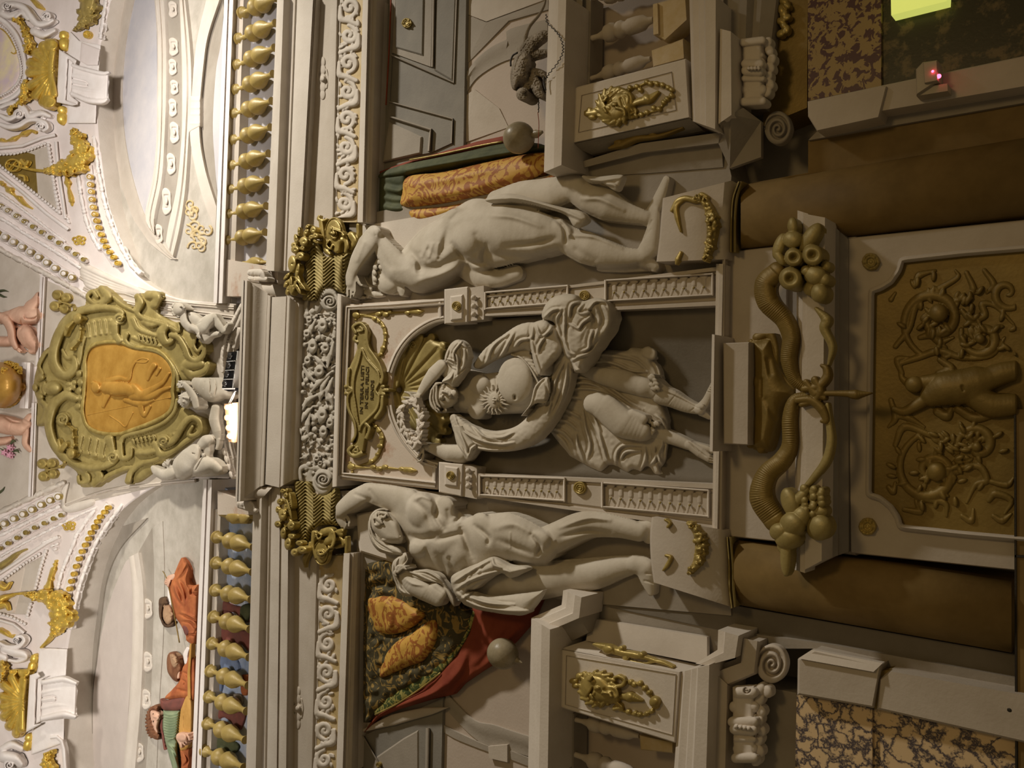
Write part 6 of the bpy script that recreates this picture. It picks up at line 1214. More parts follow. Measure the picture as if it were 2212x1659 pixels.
for i in range(12): a = 110+14*i; R.blob(270+95*math.cos(math.radians(a)), 1030+200*math.sin(math.radians(a)), 32, 18, z=.03, rot=a)
R.noise(.005, 4); part(R, 'hair', 'auburn_hair', t, .0)
R = Rel(200, 840, 400, 1210, 1.0, M2, th=.6); R.poly([(215, 880), (270, 855), (330, 870), (370, 920), (350, 1010), (330, 1100), (340, 1170), (300, 1180), (250, 1110), (225, 1000)], .07, 70).blob(262, 905, 20, 22, z=.05).tube([(275, 950), (320, 960), (315, 990)], [12, 20, 12], z=.08).blob(265, 1010, 16, 20, z=.05).tube([(345, 930), (345, 985)], 8, z=.07).g([(240, 900), (285, 900)], 8, -.02).g([(240, 1010), (285, 1010)], 8, -.02); part(R, 'face', 'skin', t, .02)
R = Rel(570, 1150, 780, 1400, 1.0, M2, th=.6); R.poly([(590, 1190), (660, 1160), (720, 1180), (740, 1240), (720, 1300), (640, 1310), (580, 1260)], .06, 50).tube([(660, 1190), (740, 1220), (760, 1270)], [20, 18, 12], z=.03).tube([(650, 1230), (700, 1270), (720, 1310)], [20, 17, 12], z=.035).tube([(640, 1260), (670, 1310), (700, 1340)], [20, 16, 11], z=.03).tube([(610, 1270), (640, 1330), (650, 1370)], [22, 20, 12], z=.03).tube([(680, 1180), (750, 1190)], [16, 11], z=.03)
part(R, 'hand', 'skin', t, .07)
R = Rel(590, 1380, 790, 1700, 1.2, M2, th=.5); R.poly([(610, 1400), (770, 1390), (760, 1690), (640, 1690), (640, 1520)], .05, 50, sm=False); R.g([(700, 1450), (740, 1560), (680, 1640)], 20, -.03); part(R, 'red_skirt', 'orange_robe', t, .0)
def feat(crop, par, pts, mouth, d):
    for q in pts: R = relc0(crop, q[0]-24, q[1]-20, q[0]+24, q[1]+20); R.blob(q[0], q[1], 9, 12, th=.5); R.build('eye', 'dark_hair', par, d)
    R = relc0(crop, mouth[0][0]-20, mouth[0][1]-20, mouth[1][0]+20, mouth[1][1]+20); R.tube(mouth, 7); R.build('mouth', 'dark_red_cloth', par, d)
def relc0(c, x0, y0, x1, y1): return Rel(x0, y0, x1, y1, .6, c)
feat(M2, t, [(262, 912), (262, 1015)], [(338, 935), (338, 985)], .085)
t = thing('lute', 'long-necked honey-coloured lute held along the rail', 'lute', 400, 1520)
R = Rel(590, 620, 850, 1440, 1.1, M2, th=.5); R.poly([(745, 640), (790, 690), (805, 800), (805, 1050), (790, 1250), (750, 1380), (680, 1420), (630, 1400), (610, 1200), (620, 1000), (650, 820), (700, 700)], .05, 60); R.g([(700, 780), (680, 1000), (690, 1180)], 6, -.01); part(R, 'bowl', 'lute_wood', t, .02)
band('neck', M2([(770, -60), (735, 300), (735, 700)]), M2([(800, -60), (785, 300), (790, 700)]), hr(.04, .03), 'lute_wood', t, back=0)
# seated legs and cloths behind the balusters
for (pts, m, l) in (([(1110, 660), (1200, 720), (1400, 800), (1540, 760), (1550, 980), (1440, 1000), (1330, 880), (1110, 860)], 'dark_red_cloth', 'dark red cloth of the first seated musician, behind the balusters'), ([(1100, 870), (1300, 900), (1340, 1100), (1540, 1100), (1530, 1400), (1400, 1300), (1180, 1400), (1080, 1380)], 'dark_red_cloth', 'wine-red skirts falling behind the middle balusters'), ([(1090, 1450), (1350, 1480), (1370, 1659), (1060, 1659)], 'blue_cloth', 'blue cloth on the stool behind the balusters')):
    R = Rel(min(p[0] for p in pts)-10, min(p[1] for p in pts)-10, max(p[0] for p in pts)+10, max(p[1] for p in pts)+10, 1.8, M1, th=.4); R.poly(pts, .03, 60).noise(.006, 12)
    tag(R.build('draped_cloth', m, d=-.095), l, 'cloth')
for (pts, m, l) in (([(1120, 120), (1400, 150), (1430, 330), (1250, 400), (1210, 600), (1100, 600)], 'blue_cloth', 'blue breeches of the bearded player, behind the balusters'), ([(1480, 380), (1590, 380), (1570, 640), (1480, 620)], 'orange_robe', 'small scrap of orange-red cloth behind the lower balusters'), ([(1290, 640), (1480, 640), (1500, 780), (1400, 800), (1300, 700)], 'fur', 'grey stocking of the lute player, behind the balusters'), ([(1060, 760), (1300, 900), (1540, 860), (1500, 1080), (1430, 1130), (1250, 960), (1100, 1040), (1060, 900)], 'dark_red_cloth', 'brownish red breeches of the lute player, behind the balusters'), ([(1060, 1120), (1200, 1220), (1440, 1320), (1400, 1450), (1200, 1440), (1050, 1420)], 'green_cloth', 'dark olive cloth behind the last balusters')):
    R = Rel(min(p[0] for p in pts)-10, min(p[1] for p in pts)-10, max(p[0] for p in pts)+10, max(p[1] for p in pts)+10, 1.8, M2, th=.4); R.poly(pts, .03, 60).noise(.006, 12)
    tag(R.build('draped_cloth', m, d=-.095), l, 'cloth')
R = Rel(1380, 740, 1560, 1020, 1.6, M1, th=.4); R.poly([(1440, 780), (1540, 770), (1550, 900), (1500, 1000), (1420, 980), (1400, 860)], .05, 60)
tag(R.build('boot', 'green_cloth', d=-.08), 'dark green boot of a seated musician between two balusters', 'boot')
# ================================================================ statues
H1 = K(850, 700, 5.35); H2 = K(1040, 620, 5.925); H3 = K(1180, 720, 5.184)
A1 = K(740, 470, 8.193); AB = K(740, 360, 2.572); B1 = K(720, 1040, 6.1444); BB = K(720, 1000, 2.5136)
def use(R, c): R.c = c; R.sc = c.s; return R
def relc(c, x0, y0, x1, y1, step=1.5, th=.8, v=False):
    R = Rel(x0, y0, x1, y1, step, th=th, v=v); return use(R, c)
def fold(R, pts, r, h=.014):
    """one cloth fold: a ridge with a hollow on either side"""
    R.g(pts, r, h); q = np.array([p[:2] for p in pts], float)
    if len(q) > 1:
        R.g([tuple(p) for p in offs(q, r*1.3)], r, -h*.7); R.g([tuple(p) for p in offs(q, -r*1.3)], r*.8, -h*.45)
st = thing('statue', 'pale stone statue of a half-draped crowned figure holding up a wreath in the dark niche', 'statue', 1530, 850, -.05)
R = relc(H1, 868, 700, 1190, 1015)
# torso and belly
use(R, NB); R.tube([(545, 720), (640, 700), (760, 690), (880, 680), (960, 670)], [85, 120, 125, 130, 115], z=.0, k=.03).tube([(560, 600), (640, 640)], [60, 80], z=.0, k=.02)
R.blob(655, 640, 62, 60, z=.09, k=.03).blob(640, 790, 55, 56, z=.06, k=.03).blob(880, 640, 95, 120, z=.07, k=.04)
R.tube([(470, 720), (520, 720), (570, 720)], [46, 44, 70], z=.05, k=.02)
use(R, H2); R.blob(430, 1200, 225, 300, z=.115, k=.09, th=.55); R.g([(425, 1400), (430, 1425)], 22, -.03, taper=False).g([(160, 1050), (190, 1200), (210, 1350)], 28, -.012).g([(90, 1000), (140, 1100)], 18, -.012)
# face
use(R, H1); R.blob(600, 825, 150, 150, z=.12, k=.01, th=.8)
R.tube([(570, 780), (620, 790), (650, 815)], [12, 16, 21], z=.215, k=.015).blob(575, 715, 30, 34, z=.16).blob(560, 850, 34, 26, z=.19, k=.01)
R.g([(600, 700), (590, 745)], 18, -.02).g([(575, 835), (570, 880)], 12, -.015, taper=False).g([(632, 790), (640, 850)], 8, -.018).tube([(655, 790), (665, 815), (655, 845)], 10, z=.205, k=.005).blob(700, 800, 34, 40, z=.20, k=.01).g([(550, 790), (535, 830), (535, 870)], 10, .01)
R.tube([(590, 960), (600, 1000), (575, 1010)], [18, 22, 12], z=.13)
# hair and cap
for a in ([(440, 760), (430, 860), (450, 950), (510, 1020)], [(470, 740), (460, 850), (480, 940), (530, 1000)], [(500, 720), (490, 800), (500, 900), (540, 960)], [(455, 740), (500, 690), (560, 680)]): R.tube(a, [14, 20, 19, 10], z=.175)
R.g([(455, 760), (445, 880), (490, 990)], 8, -.02).g([(485, 740), (475, 860), (510, 970)], 8, -.02).g([(545, 740), (560, 745), (580, 745)], 8, .012).g([(585, 835), (590, 880)], 12, -.02, taper=False)
# raised arm on the sky side
R.tube([(700, 640), (620, 520), (550, 470)], [90, 92, 60], z=.12, k=.02).tube([(550, 480), (470, 570), (380, 690), (290, 830)], [68, 80, 62, 36], z=.16, k=.02)
R.tube([(285, 835), (235, 850), (205, 880)], [34, 38, 30], z=.18, k=.01)
for a in ([(215, 835), (180, 800), (130, 785)], [(205, 855), (160, 850), (115, 845)], [(205, 875), (165, 885), (125, 885)], [(210, 900), (180, 920), (150, 925)], [(240, 870), (240, 920), (225, 950)]): R.tube(a, [17, 13, 9], z=.20)
# lower arm
R.tube([(880, 1420), (800, 1530), (740, 1530)], [60, 80, 90], z=.10, k=.02).tube([(770, 1500), (640, 1490), (500, 1450), (380, 1420)], [100, 98, 72, 44], z=.12, k=.02)
R.tube([(380, 1420), (340, 1400), (320, 1390)], [42, 42, 34], z=.14, k=.01)
for a in ([(335, 1440), (345, 1510), (320, 1570), (280, 1590)], [(320, 1430), (310, 1500), (270, 1545)], [(310, 1400), (290, 1440), (270, 1470)], [(320, 1370), (290, 1350), (270, 1330)]): R.tube(a, [18, 15, 12, 9], z=.16)
body = R.build('body', 'flesh_stone', st, -.06)
# sun emblem on the chest
R = relc(H1, 1020, 810, 1110, 915, 1.0)
for i in range(18):
    a = i*20; q = [(1165+(60+k*28)*math.cos(math.radians(a))+6*math.sin(k*2.4), 880+(60+k*28)*math.sin(math.radians(a))+6*math.cos(k*2.4)) for k in range(5)]; R.tube(q, [15, 12, 10, 8, 4])
R.blob(1165, 880, 66, 95, z=.0, th=.7).tube([(1150, 880), (1185, 880)], [8, 12], z=.035).blob(1160, 855, 12, 10, z=.035).blob(1160, 905, 12, 10, z=.035).g([(1200, 865), (1205, 895)], 6, -.01)
tag(R.build('sun_emblem', 'flesh_stone', st, .075))
# skirt and legs
R = relc(H3, 1165, 730, 1460, 1030)
R.poly([(180, 260), (420, 220), (620, 180), (800, 190), (900, 190), (960, 160), (1080, 170), (1150, 145), (1230, 190), (1235, 260), (1200, 300), (1270, 360), (1300, 450), (1300, 520), (1200, 560), (1350, 880), (1380, 1080), (1370, 1240), (1340, 1450), (1300, 1500), (1320, 1590), (1210, 1590), (1140, 1500), (1060, 1560), (980, 1540), (900, 1570), (770, 1490), (700, 1500), (620, 1565), (520, 1530), (410, 1470), (280, 1390), (230, 1340), (60, 1120), (20, 1030), (120, 700)], .10, 90)
for a in ([(240, 640), (400, 620), (600, 640), (800, 740), (980, 870), (1150, 940), (1250, 1010)], [(240, 500), (480, 510), (700, 600), (900, 740), (1080, 850)], [(260, 560), (480, 560), (680, 640)], [(430, 330), (700, 330), (950, 420), (1130, 430)], [(560, 230), (800, 260), (1000, 310), (1140, 430)], [(600, 290), (800, 350), (900, 400)], [(1200, 310), (1260, 400), (1290, 500)], [(430, 780), (500, 960), (590, 1140), (640, 1300), (680, 1420), (780, 1490)], [(410, 870), (440, 1060), (490, 1250), (460, 1400)], [(460, 800), (560, 1000), (620, 1150)], [(200, 850), (300, 900), (400, 960)], [(140, 960), (250, 1000), (350, 1080)], [(80, 1060), (200, 1120), (300, 1230)], [(80, 1110), (200, 1220), (280, 1380)], [(330, 1110), (350, 1250), (420, 1420)], [(780, 1480), (790, 1330), (880, 1250), (1060, 1260)], [(830, 1410), (890, 1330), (1050, 1310)], [(1100, 1260), (1110, 1400), (1060, 1540)], [(1200, 1260), (1220, 1400), (1150, 1480)], [(1300, 1250), (1250, 1360), (1300, 1480), (1320, 1580)], [(1360, 1200), (1340, 1330), (1350, 1430)], [(250, 700), (330, 720), (400, 730)], [(1230, 920), (1300, 980), (1360, 1080)]): fold(R, a, 22, .02)
R.poly([(1080, 170), (1150, 148), (1225, 190), (1230, 260), (1190, 300), (1100, 280), (1060, 240)], .03, 30, z=.08)
R.noise(.0012, 8, 4)
R.build('skirt', 'flesh_stone', st, -.10)
R = relc(H3, 1200, 780, 1560, 1030)
R.tube([(430, 420), (640, 480), (850, 530), (1080, 600)], [60, 100, 125, 110], z=.03, k=.02).tube([(1080, 600), (1200, 640)], [108, 90], z=.03, k=.02)
R.tube([(520, 790), (640, 820), (850, 1000), (1060, 1100)], [110, 150, 165, 110], z=.06, k=.02).tube([(960, 900), (1080, 960)], [50, 60], z=.08, k=.02)
R.build('thighs', 'flesh_stone', st, -.02)
R = relc(H3, 1380, 800, 1560, 1030, 1.3)
R.tube([(1200, 580), (1280, 680), (1400, 730), (1560, 810), (1720, 860)], [95, 115, 100, 75, 52], z=.03, k=.02).tube([(1720, 850), (1790, 760), (1840, 640), (1860, 570)], [62, 48, 36, 22], z=.05, k=.02).tube([(1740, 880), (1820, 940)], [50, 26], z=.03, k=.01)
for k_ in range(5): R.g([(1200-20*(k_ % 2)+20*k_, 490+40*k_), (1260, 560+30*k_)], 16, .015 if k_ % 2 else -.015)
for p_ in ((1170, 500), (1210, 520), (1180, 580), (1230, 560), (1200, 620), (1240, 610), (1190, 480)): R.blob(p_[0], p_[1], 36, 26, z=.10, rot=30)
for k_ in range(4): R.g([(1830-10*k_, 580+24*k_), (1862-4*k_, 590+24*k_)], 7, -.012, taper=False)
R.g([(1300, 640), (1500, 730), (1700, 840)], 10, -.015).g([(1360, 800), (1440, 700)], 10, -.012).g([(1600, 880), (1680, 820)], 9, -.012).blob(1745, 820, 30, 30, z=.09)
R.build('booted_leg', 'flesh_stone', st, -.03)
R = relc(H3, 1370, 890, 1560, 1030, 1.3)
R.tube([(1130, 1080), (1260, 1130), (1420, 1180), (1590, 1250)], [115, 90, 72, 58], z=.02, k=.02).tube([(1600, 1250), (1720, 1330), (1820, 1400), (1865, 1430)], [52, 60, 46, 26], z=.03, k=.02).tube([(1640, 1240), (1800, 1290), (1860, 1330)], [30, 34, 20], z=.02, k=.01)
for p_ in ((1150, 980), (1200, 1020), (1130, 1040), (1190, 1080), (1240, 1010), (1170, 1110), (1120, 1100)): R.blob(p_[0], p_[1], 38, 26, z=.09, rot=50)
for k_ in range(4): R.g([(1850-10*k_, 1350+28*k_), (1872-4*k_, 1372+22*k_)], 7, -.012, taper=False)
R.g([(1600, 1220), (1700, 1310), (1790, 1380)], 9, -.015)
R.build('booted_leg', 'flesh_stone', st, -.05)
# mantle
R = relc(NB, 960, 630, 1330, 985)
R.tube([(500, 840), (570, 930), (700, 975), (850, 965), (960, 910), (1050, 800), (1110, 700), (1150, 580), (1165, 480)], [26, 60, 62, 66, 72, 72, 66, 60, 60], z=.02, k=.02)
R.tube([(640, 520), (720, 450), (830, 390), (930, 350), (1030, 370)], [24, 44, 62, 80, 100], z=.0, k=.02)
use(R, H2)
R.poly([(640, 480), (800, 420), (900, 480), (960, 520), (1040, 760), (1020, 860), (940, 960), (760, 1130), (680, 1000), (640, 820), (620, 640)], .09, 120, z=.06, k=.02)
R.poly([(780, 400), (800, 260), (900, 140), (1060, 90), (1200, 100), (1290, 180), (1450, 140), (1570, 160), (1660, 260), (1680, 420), (1620, 580), (1530, 700), (1400, 900), (1290, 1070), (1200, 1090), (1150, 960), (1060, 860), (980, 620), (930, 460)], .10, 130, z=.06, k=.02)
R.poly([(1060, 560), (1120, 440), (1180, 500), (1240, 540), (1400, 380), (1400, 480), (1300, 720), (1380, 780), (1200, 880), (1080, 800)], .07, 90, z=.10, k=.02)
R.poly([(690, 1260), (850, 1150), (880, 1330), (830, 1480), (680, 1500), (500, 1659), (620, 1500)], .05, 60, z=.10, k=.02)
for a in ([(640, 500), (640, 700), (690, 900), (760, 1120)], [(700, 490), (760, 620), (860, 570), (900, 500)], [(860, 560), (740, 740), (720, 850)], [(660, 480), (640, 640), (500, 680), (430, 760)], [(420, 570), (340, 720), (250, 880), (150, 1020)], [(340, 600), (200, 700), (120, 800), (60, 980)], [(780, 420), (900, 300), (1020, 280)], [(1030, 280), (960, 420), (1000, 600), (1060, 700)], [(1060, 280), (1060, 440), (1060, 640), (1110, 820), (1210, 880)], [(1120, 380), (1150, 230), (1260, 190)], [(1110, 460), (1180, 500), (1240, 530), (1290, 460), (1390, 380), (1380, 330), (1280, 340), (1240, 300), (1330, 180)], [(1370, 290), (1450, 190), (1580, 190), (1640, 260)], [(1420, 560), (1380, 680), (1370, 780), (1280, 830)], [(1490, 540), (1450, 660)], [(1520, 690), (1400, 830), (1250, 890), (1150, 950)], [(1150, 960), (1210, 1060), (1280, 1060)], [(1000, 950), (860, 1100), (700, 1260), (640, 1450), (560, 1600)], [(1060, 950), (960, 1150), (900, 1400), (850, 1620)], [(1090, 980), (1080, 1200), (1020, 1450), (930, 1640)], [(830, 1180), (880, 1340), (840, 1480), (680, 1500)]): fold(R, a, 24, .022)
for a in ([(1400, 300), (1450, 400), (1430, 520)], [(1160, 360), (1150, 440)], [(1500, 220), (1560, 420), (1500, 560)]): R.g(a, 60, -.05)
use(R, H1)
for a in ([(700, 1060), (760, 1200), (900, 1300), (1050, 1360), (1250, 1390), (1391, 1370)], [(800, 1010), (900, 1140), (1050, 1300), (1250, 1350)], [(700, 1240), (800, 1350), (950, 1430), (1150, 1460), (1391, 1450)], [(860, 1080), (1000, 1140), (1200, 1160), (1391, 1120)], [(1100, 1300), (1250, 1310), (1391, 1250)]): fold(R, a, 20, .02)
R.noise(.0012, 7, 9)
R.build('mantle', 'flesh_stone', st, .04)
R = relc(H1, 970, 920, 1045, 1010, 1.3)
R.poly([(690, 1040), (760, 1100), (880, 1280), (970, 1400), (960, 1480), (870, 1580), (800, 1540), (730, 1380), (700, 1240)], .08, 90)
for a in ([(700, 1240), (760, 1400), (860, 1540)], [(760, 1250), (830, 1400), (870, 1560)], [(960, 1400), (900, 1440), (870, 1540)]): fold(R, a, 18, .016)
R.build('sleeve', 'flesh_stone', st, .06)
R = relc(H1, 955, 725, 1035, 845, 1.2)
R.poly([(590, 420), (640, 260), (720, 185), (800, 195), (870, 290), (850, 480), (820, 560), (700, 720), (630, 690), (560, 660), (680, 520)], .07, 70)
for a in ([(700, 320), (740, 400), (740, 600)], [(760, 220), (830, 260), (860, 310), (850, 500), (740, 610)], [(790, 200), (700, 320), (700, 420)], [(600, 420), (640, 480), (720, 520)], [(620, 400), (700, 430), (730, 480)], [(690, 540), (660, 620), (580, 660)], [(640, 270), (620, 350), (595, 420)]): fold(R, a, 14, .016)
R.g([(780, 260), (790, 360), (770, 500)], 40, -.03); R.g([(670, 260), (660, 340)], 36, -.03)
R.build('sleeve', 'flesh_stone', st, .10)
R = relc(NB, 1100, 740, 1175, 830, 1.2)
for i in range(7):
    R.tube([(850+18*i, 450+22*i+i*i*1.2), (880+16*i, 430+22*i), (930+10*i, 420+26*i)], [12, 20, 16])
R.tube([(845, 460), (900, 480), (960, 550), (1010, 640)], 7, z=.03)
R.build('waist_pleats', 'flesh_stone', st, .03)
# wreath held up
R = relc(H1, 855, 850, 925, 985, 1.0)
ctr_ = [(230, 900), (120, 940), (75, 1030), (90, 1130), (130, 1230), (200, 1310), (270, 1350), (300, 1300), (300, 1200), (310, 1100), (290, 1000), (250, 930)]
q_ = cr(ctr_, 6, True); g_ = np.random.default_rng(12); R.tube(np.vstack([q_, q_[:1]]), 12, sm=False)
for i in range(0, len(q_), 1):
    tg = q_[(i+1) % len(q_)]-q_[i]; a = math.atan2(tg[1], tg[0])+(-1)**i*g_.uniform(.3, 1.0); dx, dy = 28*math.cos(a), 28*math.sin(a); x, y = q_[i]; R.blob(x+dx, y+dy, 42, 18, z=g_.uniform(.01, .035), rot=math.degrees(a)); R.g([(x+dx*.2, y+dy*.2), (x+dx*2, y+dy*2)], 5, -.008)
R.tube([(200, 1380), (170, 1360), (150, 1380)], [26, 20, 6], z=.03).tube([(260, 1380), (240, 1420), (220, 1450)], [26, 20, 6], z=.03)
tag(R.build('wreath', 'stone_light', d=.14), 'pale laurel wreath held up by the niche statue in front of the gilded shell', 'wreath')
# ---- atlas seen from behind, bent back
at = thing('atlas_statue', 'muscular nude stone figure seen from behind, arm bent over its head', 'statue', 1420, 500, -.02)
R = relc(AB, 742, 370, 1470, 655, 1.6, th=.75)
R.tube([(680, 560), (760, 610), (860, 620), (960, 590)], [60, 62, 50, 45], z=-.0).tube([(1430, 560), (1560, 560), (1740, 560)], [22, 28, 20], z=-.0)
R.poly([(190, 520), (300, 500), (340, 455), (430, 355), (540, 285), (620, 235), (720, 180), (830, 190), (900, 260), (800, 400), (690, 540), (600, 640), (420, 700), (340, 660), (240, 640)], .17, 130, k=.03)
R.tube([(185, 385), (240, 470), (310, 560), (400, 590)], [36, 58, 82, 90], z=.08, k=.03).tube([(175, 370), (140, 430), (90, 510), (60, 570)], [44, 56, 44, 32], z=.10, k=.02).blob(178, 362, 34, 30, z=.12, k=.02).tube([(60, 570), (45, 610), (40, 650)], [32, 28, 22], z=.10, k=.01)
for a in ([(45, 640), (30, 680), (28, 720)], [(55, 640), (50, 690), (45, 730)], [(65, 630), (70, 680), (62, 720)], [(75, 610), (95, 650), (110, 660)]): R.tube(a, [11, 9, 6], z=.10)
R.blob(255, 640, 70, 68, z=.03, k=.02).tube([(300, 650), (325, 680), (330, 705)], [22, 24, 16], z=.05)
R.tube([(640, 330), (700, 400), (720, 450)], [100, 110, 100], z=.08, k=.04).blob(690, 400, 88, 92, z=.14, k=.04).tube([(720, 350), (880, 350), (1050, 370), (1190, 380)], [110, 145, 130, 85], z=.08, k=.04).tube([(760, 500), (900, 480), (1050, 460)], [80, 70, 50], z=.05, k=.04)
R.tube([(1180, 360), (1260, 410), (1350, 450), (1450, 480), (1560, 500), (1660, 500)], [80, 80, 92, 78, 56, 40], z=.07, k=.03).tube([(1200, 330), (1240, 370)], [40, 40], z=.13, k=.02)
R.tube([(1660, 500), (1700, 460), (1720, 380), (1735, 300), (1745, 240)], [44, 56, 42, 30, 18], z=.06, k=.02).tube([(1680, 520), (1730, 555)], [46, 30], z=.05, k=.01)
R.tube([(860, 190), (1000, 160), (1150, 150), (1280, 110)], [60, 80, 90, 74], z=.03, k=.03).tube([(1280, 110), (1370, 170), (1460, 210), (1560, 250), (1680, 280)], [75, 88, 90, 60, 40], z=.05, k=.03).blob(1290, 100, 60, 48, z=.09, k=.02)
R.tube([(1690, 290), (1730, 240), (1770, 150), (1800, 70)], [42, 38, 30, 20], z=.03, k=.02)
R.blur(3)
for (a, r_, h_) in (([(350, 440), (420, 520), (430, 600)], 26, -.02), ([(430, 480), (470, 520)], 20, -.016), ([(480, 460), (530, 510)], 20, -.016), ([(400, 560), (520, 560), (640, 500)], 40, -.025), ([(470, 430), (440, 500)], 14, .012), ([(500, 430), (480, 500)], 14, .012), ([(535, 430), (525, 500)], 14, .012), ([(600, 300), (570, 420), (540, 500)], 34, -.018), ([(610, 430), (690, 520), (760, 540)], 22, -.03), ([(800, 440), (780, 520), (850, 580)], 26, -.02), ([(740, 380), (760, 430)], 26, -.015), ([(900, 440), (1050, 430), (1180, 400)], 26, -.014), ([(820, 270), (950, 280), (1100, 330)], 22, .012), ([(1180, 290), (1230, 340), (1240, 420)], 16, -.02), ([(1230, 330), (1260, 380)], 10, .015), ([(1270, 380), (1400, 390), (1550, 450)], 18, .014), ([(1300, 460), (1400, 520)], 26, -.014), ([(1330, 180), (1430, 180), (1560, 240)], 20, .012), ([(1680, 380), (1720, 300)], 8, -.012), ([(1660, 420), (1710, 350)], 8, -.012), ([(120, 420), (80, 520)], 16, .01), ([(200, 450), (260, 560)], 22, -.012), ([(170, 330), (185, 380)], 10, -.012), ([(420, 640), (540, 600), (640, 560)], 30, .012), ([(600, 300), (640, 260), (700, 240)], 22, -.012)): R.g(a, r_, h_*1.7)
R.build('body', 'flesh_stone', at, -.02)
R = relc(AB, 740, 555, 880, 660, 1.2)
for i in range(11): a = 200+16*i; R.blob(250+72*math.cos(math.radians(a)), 630+70*math.sin(math.radians(a)), 20, 12, z=.03, rot=a)
for a in ([(200, 520), (180, 560), (175, 600), (180, 650)],): R.tube(a, 12, z=.05)
for (x, y) in ((205, 530), (182, 560), (178, 590), (180, 625), (212, 560)): R.blob(x, y, 16, 12, z=.07, rot=60)
for i in range(10): R.tube([(260+8*i, 640), (270+7*i, 680), (262+8*i, 705)], [8, 9, 5], z=.02)
for a in ([(40, 640), (60, 680), (50, 730)], [(70, 620), (90, 690), (70, 735)], [(60, 600), (110, 640), (120, 680)], [(110, 640), (150, 680), (140, 725)], [(130, 700), (180, 710), (220, 715)], [(25, 700), (60, 720), (120, 728)], [(100, 560), (110, 620), (150, 670)]): R.tube(a, [12, 18, 8], z=.0)
R.build('hair_and_lion_pelt', 'flesh_stone', at, -.01)
R = relc(AB, 1040, 370, 1350, 500, 1.4)
R.poly([(800, 175), (900, 150), (1000, 160), (1120, 200), (1240, 230), (1330, 250), (1360, 300), (1290, 335), (1240, 270), (1120, 230), (980, 200), (820, 200)], .05, 40)
R.poly([(1330, 50), (1420, 55), (1550, 45), (1555, 80), (1520, 135), (1440, 90), (1370, 90)], .04, 30)
for a in ([(820, 180), (1000, 185), (1200, 240), (1330, 290)], [(900, 160), (1050, 190), (1250, 240)], [(1350, 60), (1420, 80), (1540, 60)], [(1430, 90), (1500, 100), (1530, 120)]): fold(R, a, 12, .014)
R.build('loin_cloth', 'flesh_stone', at, .12)
# ---- bearded atlas
at = thing('atlas_statue', 'nude bearded stone figure with turban-like hood and one arm raised to the gold basket', 'statue', 1400, 1220, -.02)
R = relc(BB, 725, 1035, 1412, 1330, 1.6, th=.75)
R.tube([(790, 640), (960, 650), (1120, 640), (1260, 620), (1420, 600), (1540, 570), (1640, 550)], [110, 115, 105, 95, 88, 66, 48], z=.0, k=.02).tube([(1640, 550), (1690, 570), (1710, 640), (1725, 700)], [52, 58, 40, 22], z=.02, k=.02)
R.tube([(420, 270), (520, 330), (620, 420), (720, 470), (780, 470)], [120, 160, 165, 150, 140], z=.05, k=.03).poly([(370, 200), (450, 165), (560, 170), (640, 235), (672, 300), (720, 300), (860, 285), (900, 400), (800, 560), (660, 640), (520, 600), (420, 540), (385, 420), (370, 300)], .14, 110, k=.03)
R.tube([(190, 160), (290, 185), (400, 220)], [52, 66, 80], z=.09, k=.03).tube([(185, 155), (120, 195), (60, 240), (30, 270)], [46, 52, 42, 30], z=.10, k=.02).tube([(35, 275), (40, 310), (50, 335)], [28, 24, 16], z=.08, k=.01)
for a in ([(40, 310), (45, 345)], [(55, 300), (65, 335), (60, 355)], [(65, 285), (85, 310), (85, 340)]): R.tube(a, [11, 7], z=.08)
R.tube([(780, 400), (940, 400), (1070, 440), (1130, 460)], [115, 130, 110, 90], z=.09, k=.04).tube([(1130, 440), (1220, 400), (1340, 345), (1440, 335), (1560, 350), (1660, 375)], [84, 82, 78, 70, 58, 52], z=.08, k=.03).blob(1120, 420, 62, 56, z=.16, k=.03).tube([(1660, 370), (1710, 350), (1715, 400)], [55, 45, 40], z=.05, k=.02)
R.blob(480, 260, 82, 92, z=.17, k=.04).blob(540, 340, 70, 70, z=.17, k=.03).blob(455, 465, 48, 46, z=.16, k=.03).blob(600, 250, 60, 70, z=.13, k=.03).blob(600, 440, 72, 60, z=.16, k=.03).blob(660, 500, 64, 70, z=.15, k=.03).blob(700, 430, 50, 50, z=.15, k=.03).blob(800, 330, 60, 60, z=.14, k=.03)
R.blur(3)
for (a, r_, h_) in (([(430, 200), (500, 260), (540, 360)], 26, -.014), ([(560, 220), (560, 300), (600, 360)], 20, -.014), ([(620, 260), (630, 330)], 18, -.014), ([(400, 390), (480, 410), (560, 390)], 26, -.02), ([(560, 420), (620, 400), (700, 380)], 20, -.016), ([(630, 520), (645, 560)], 18, -.04), ([(560, 500), (600, 560), (600, 620)], 24, -.016), ([(690, 340), (720, 420), (760, 520)], 26, -.022), ([(770, 340), (840, 400), (840, 440)], 18, -.016), ([(880, 350), (980, 330), (1080, 380)], 30, .012), ([(900, 420), (1000, 460), (1090, 500)], 26, -.012), ([(1080, 390), (1120, 450), (1110, 500)], 16, -.02), ([(1160, 370), (1200, 420)], 12, .014), ([(1230, 350), (1380, 300), (1500, 310)], 18, .014), ([(1240, 400), (1380, 370), (1500, 380)], 20, -.012), ([(120, 170), (200, 200)], 14, -.012), ([(200, 150), (250, 220)], 16, -.012), ([(660, 320), (680, 300), (670, 260)], 16, -.012), ([(960, 380), (960, 460)], 8, .006), ([(1700, 600), (1735, 600)], 8, -.012), ([(1690, 640), (1735, 650)], 8, -.012), ([(440, 200), (480, 180), (540, 200)], 18, .012)): R.g(a, r_, h_*1.7)
R.build('body', 'flesh_stone', at, -.02)
R = relc(B1, 790, 1095, 880, 1200, 1.0)
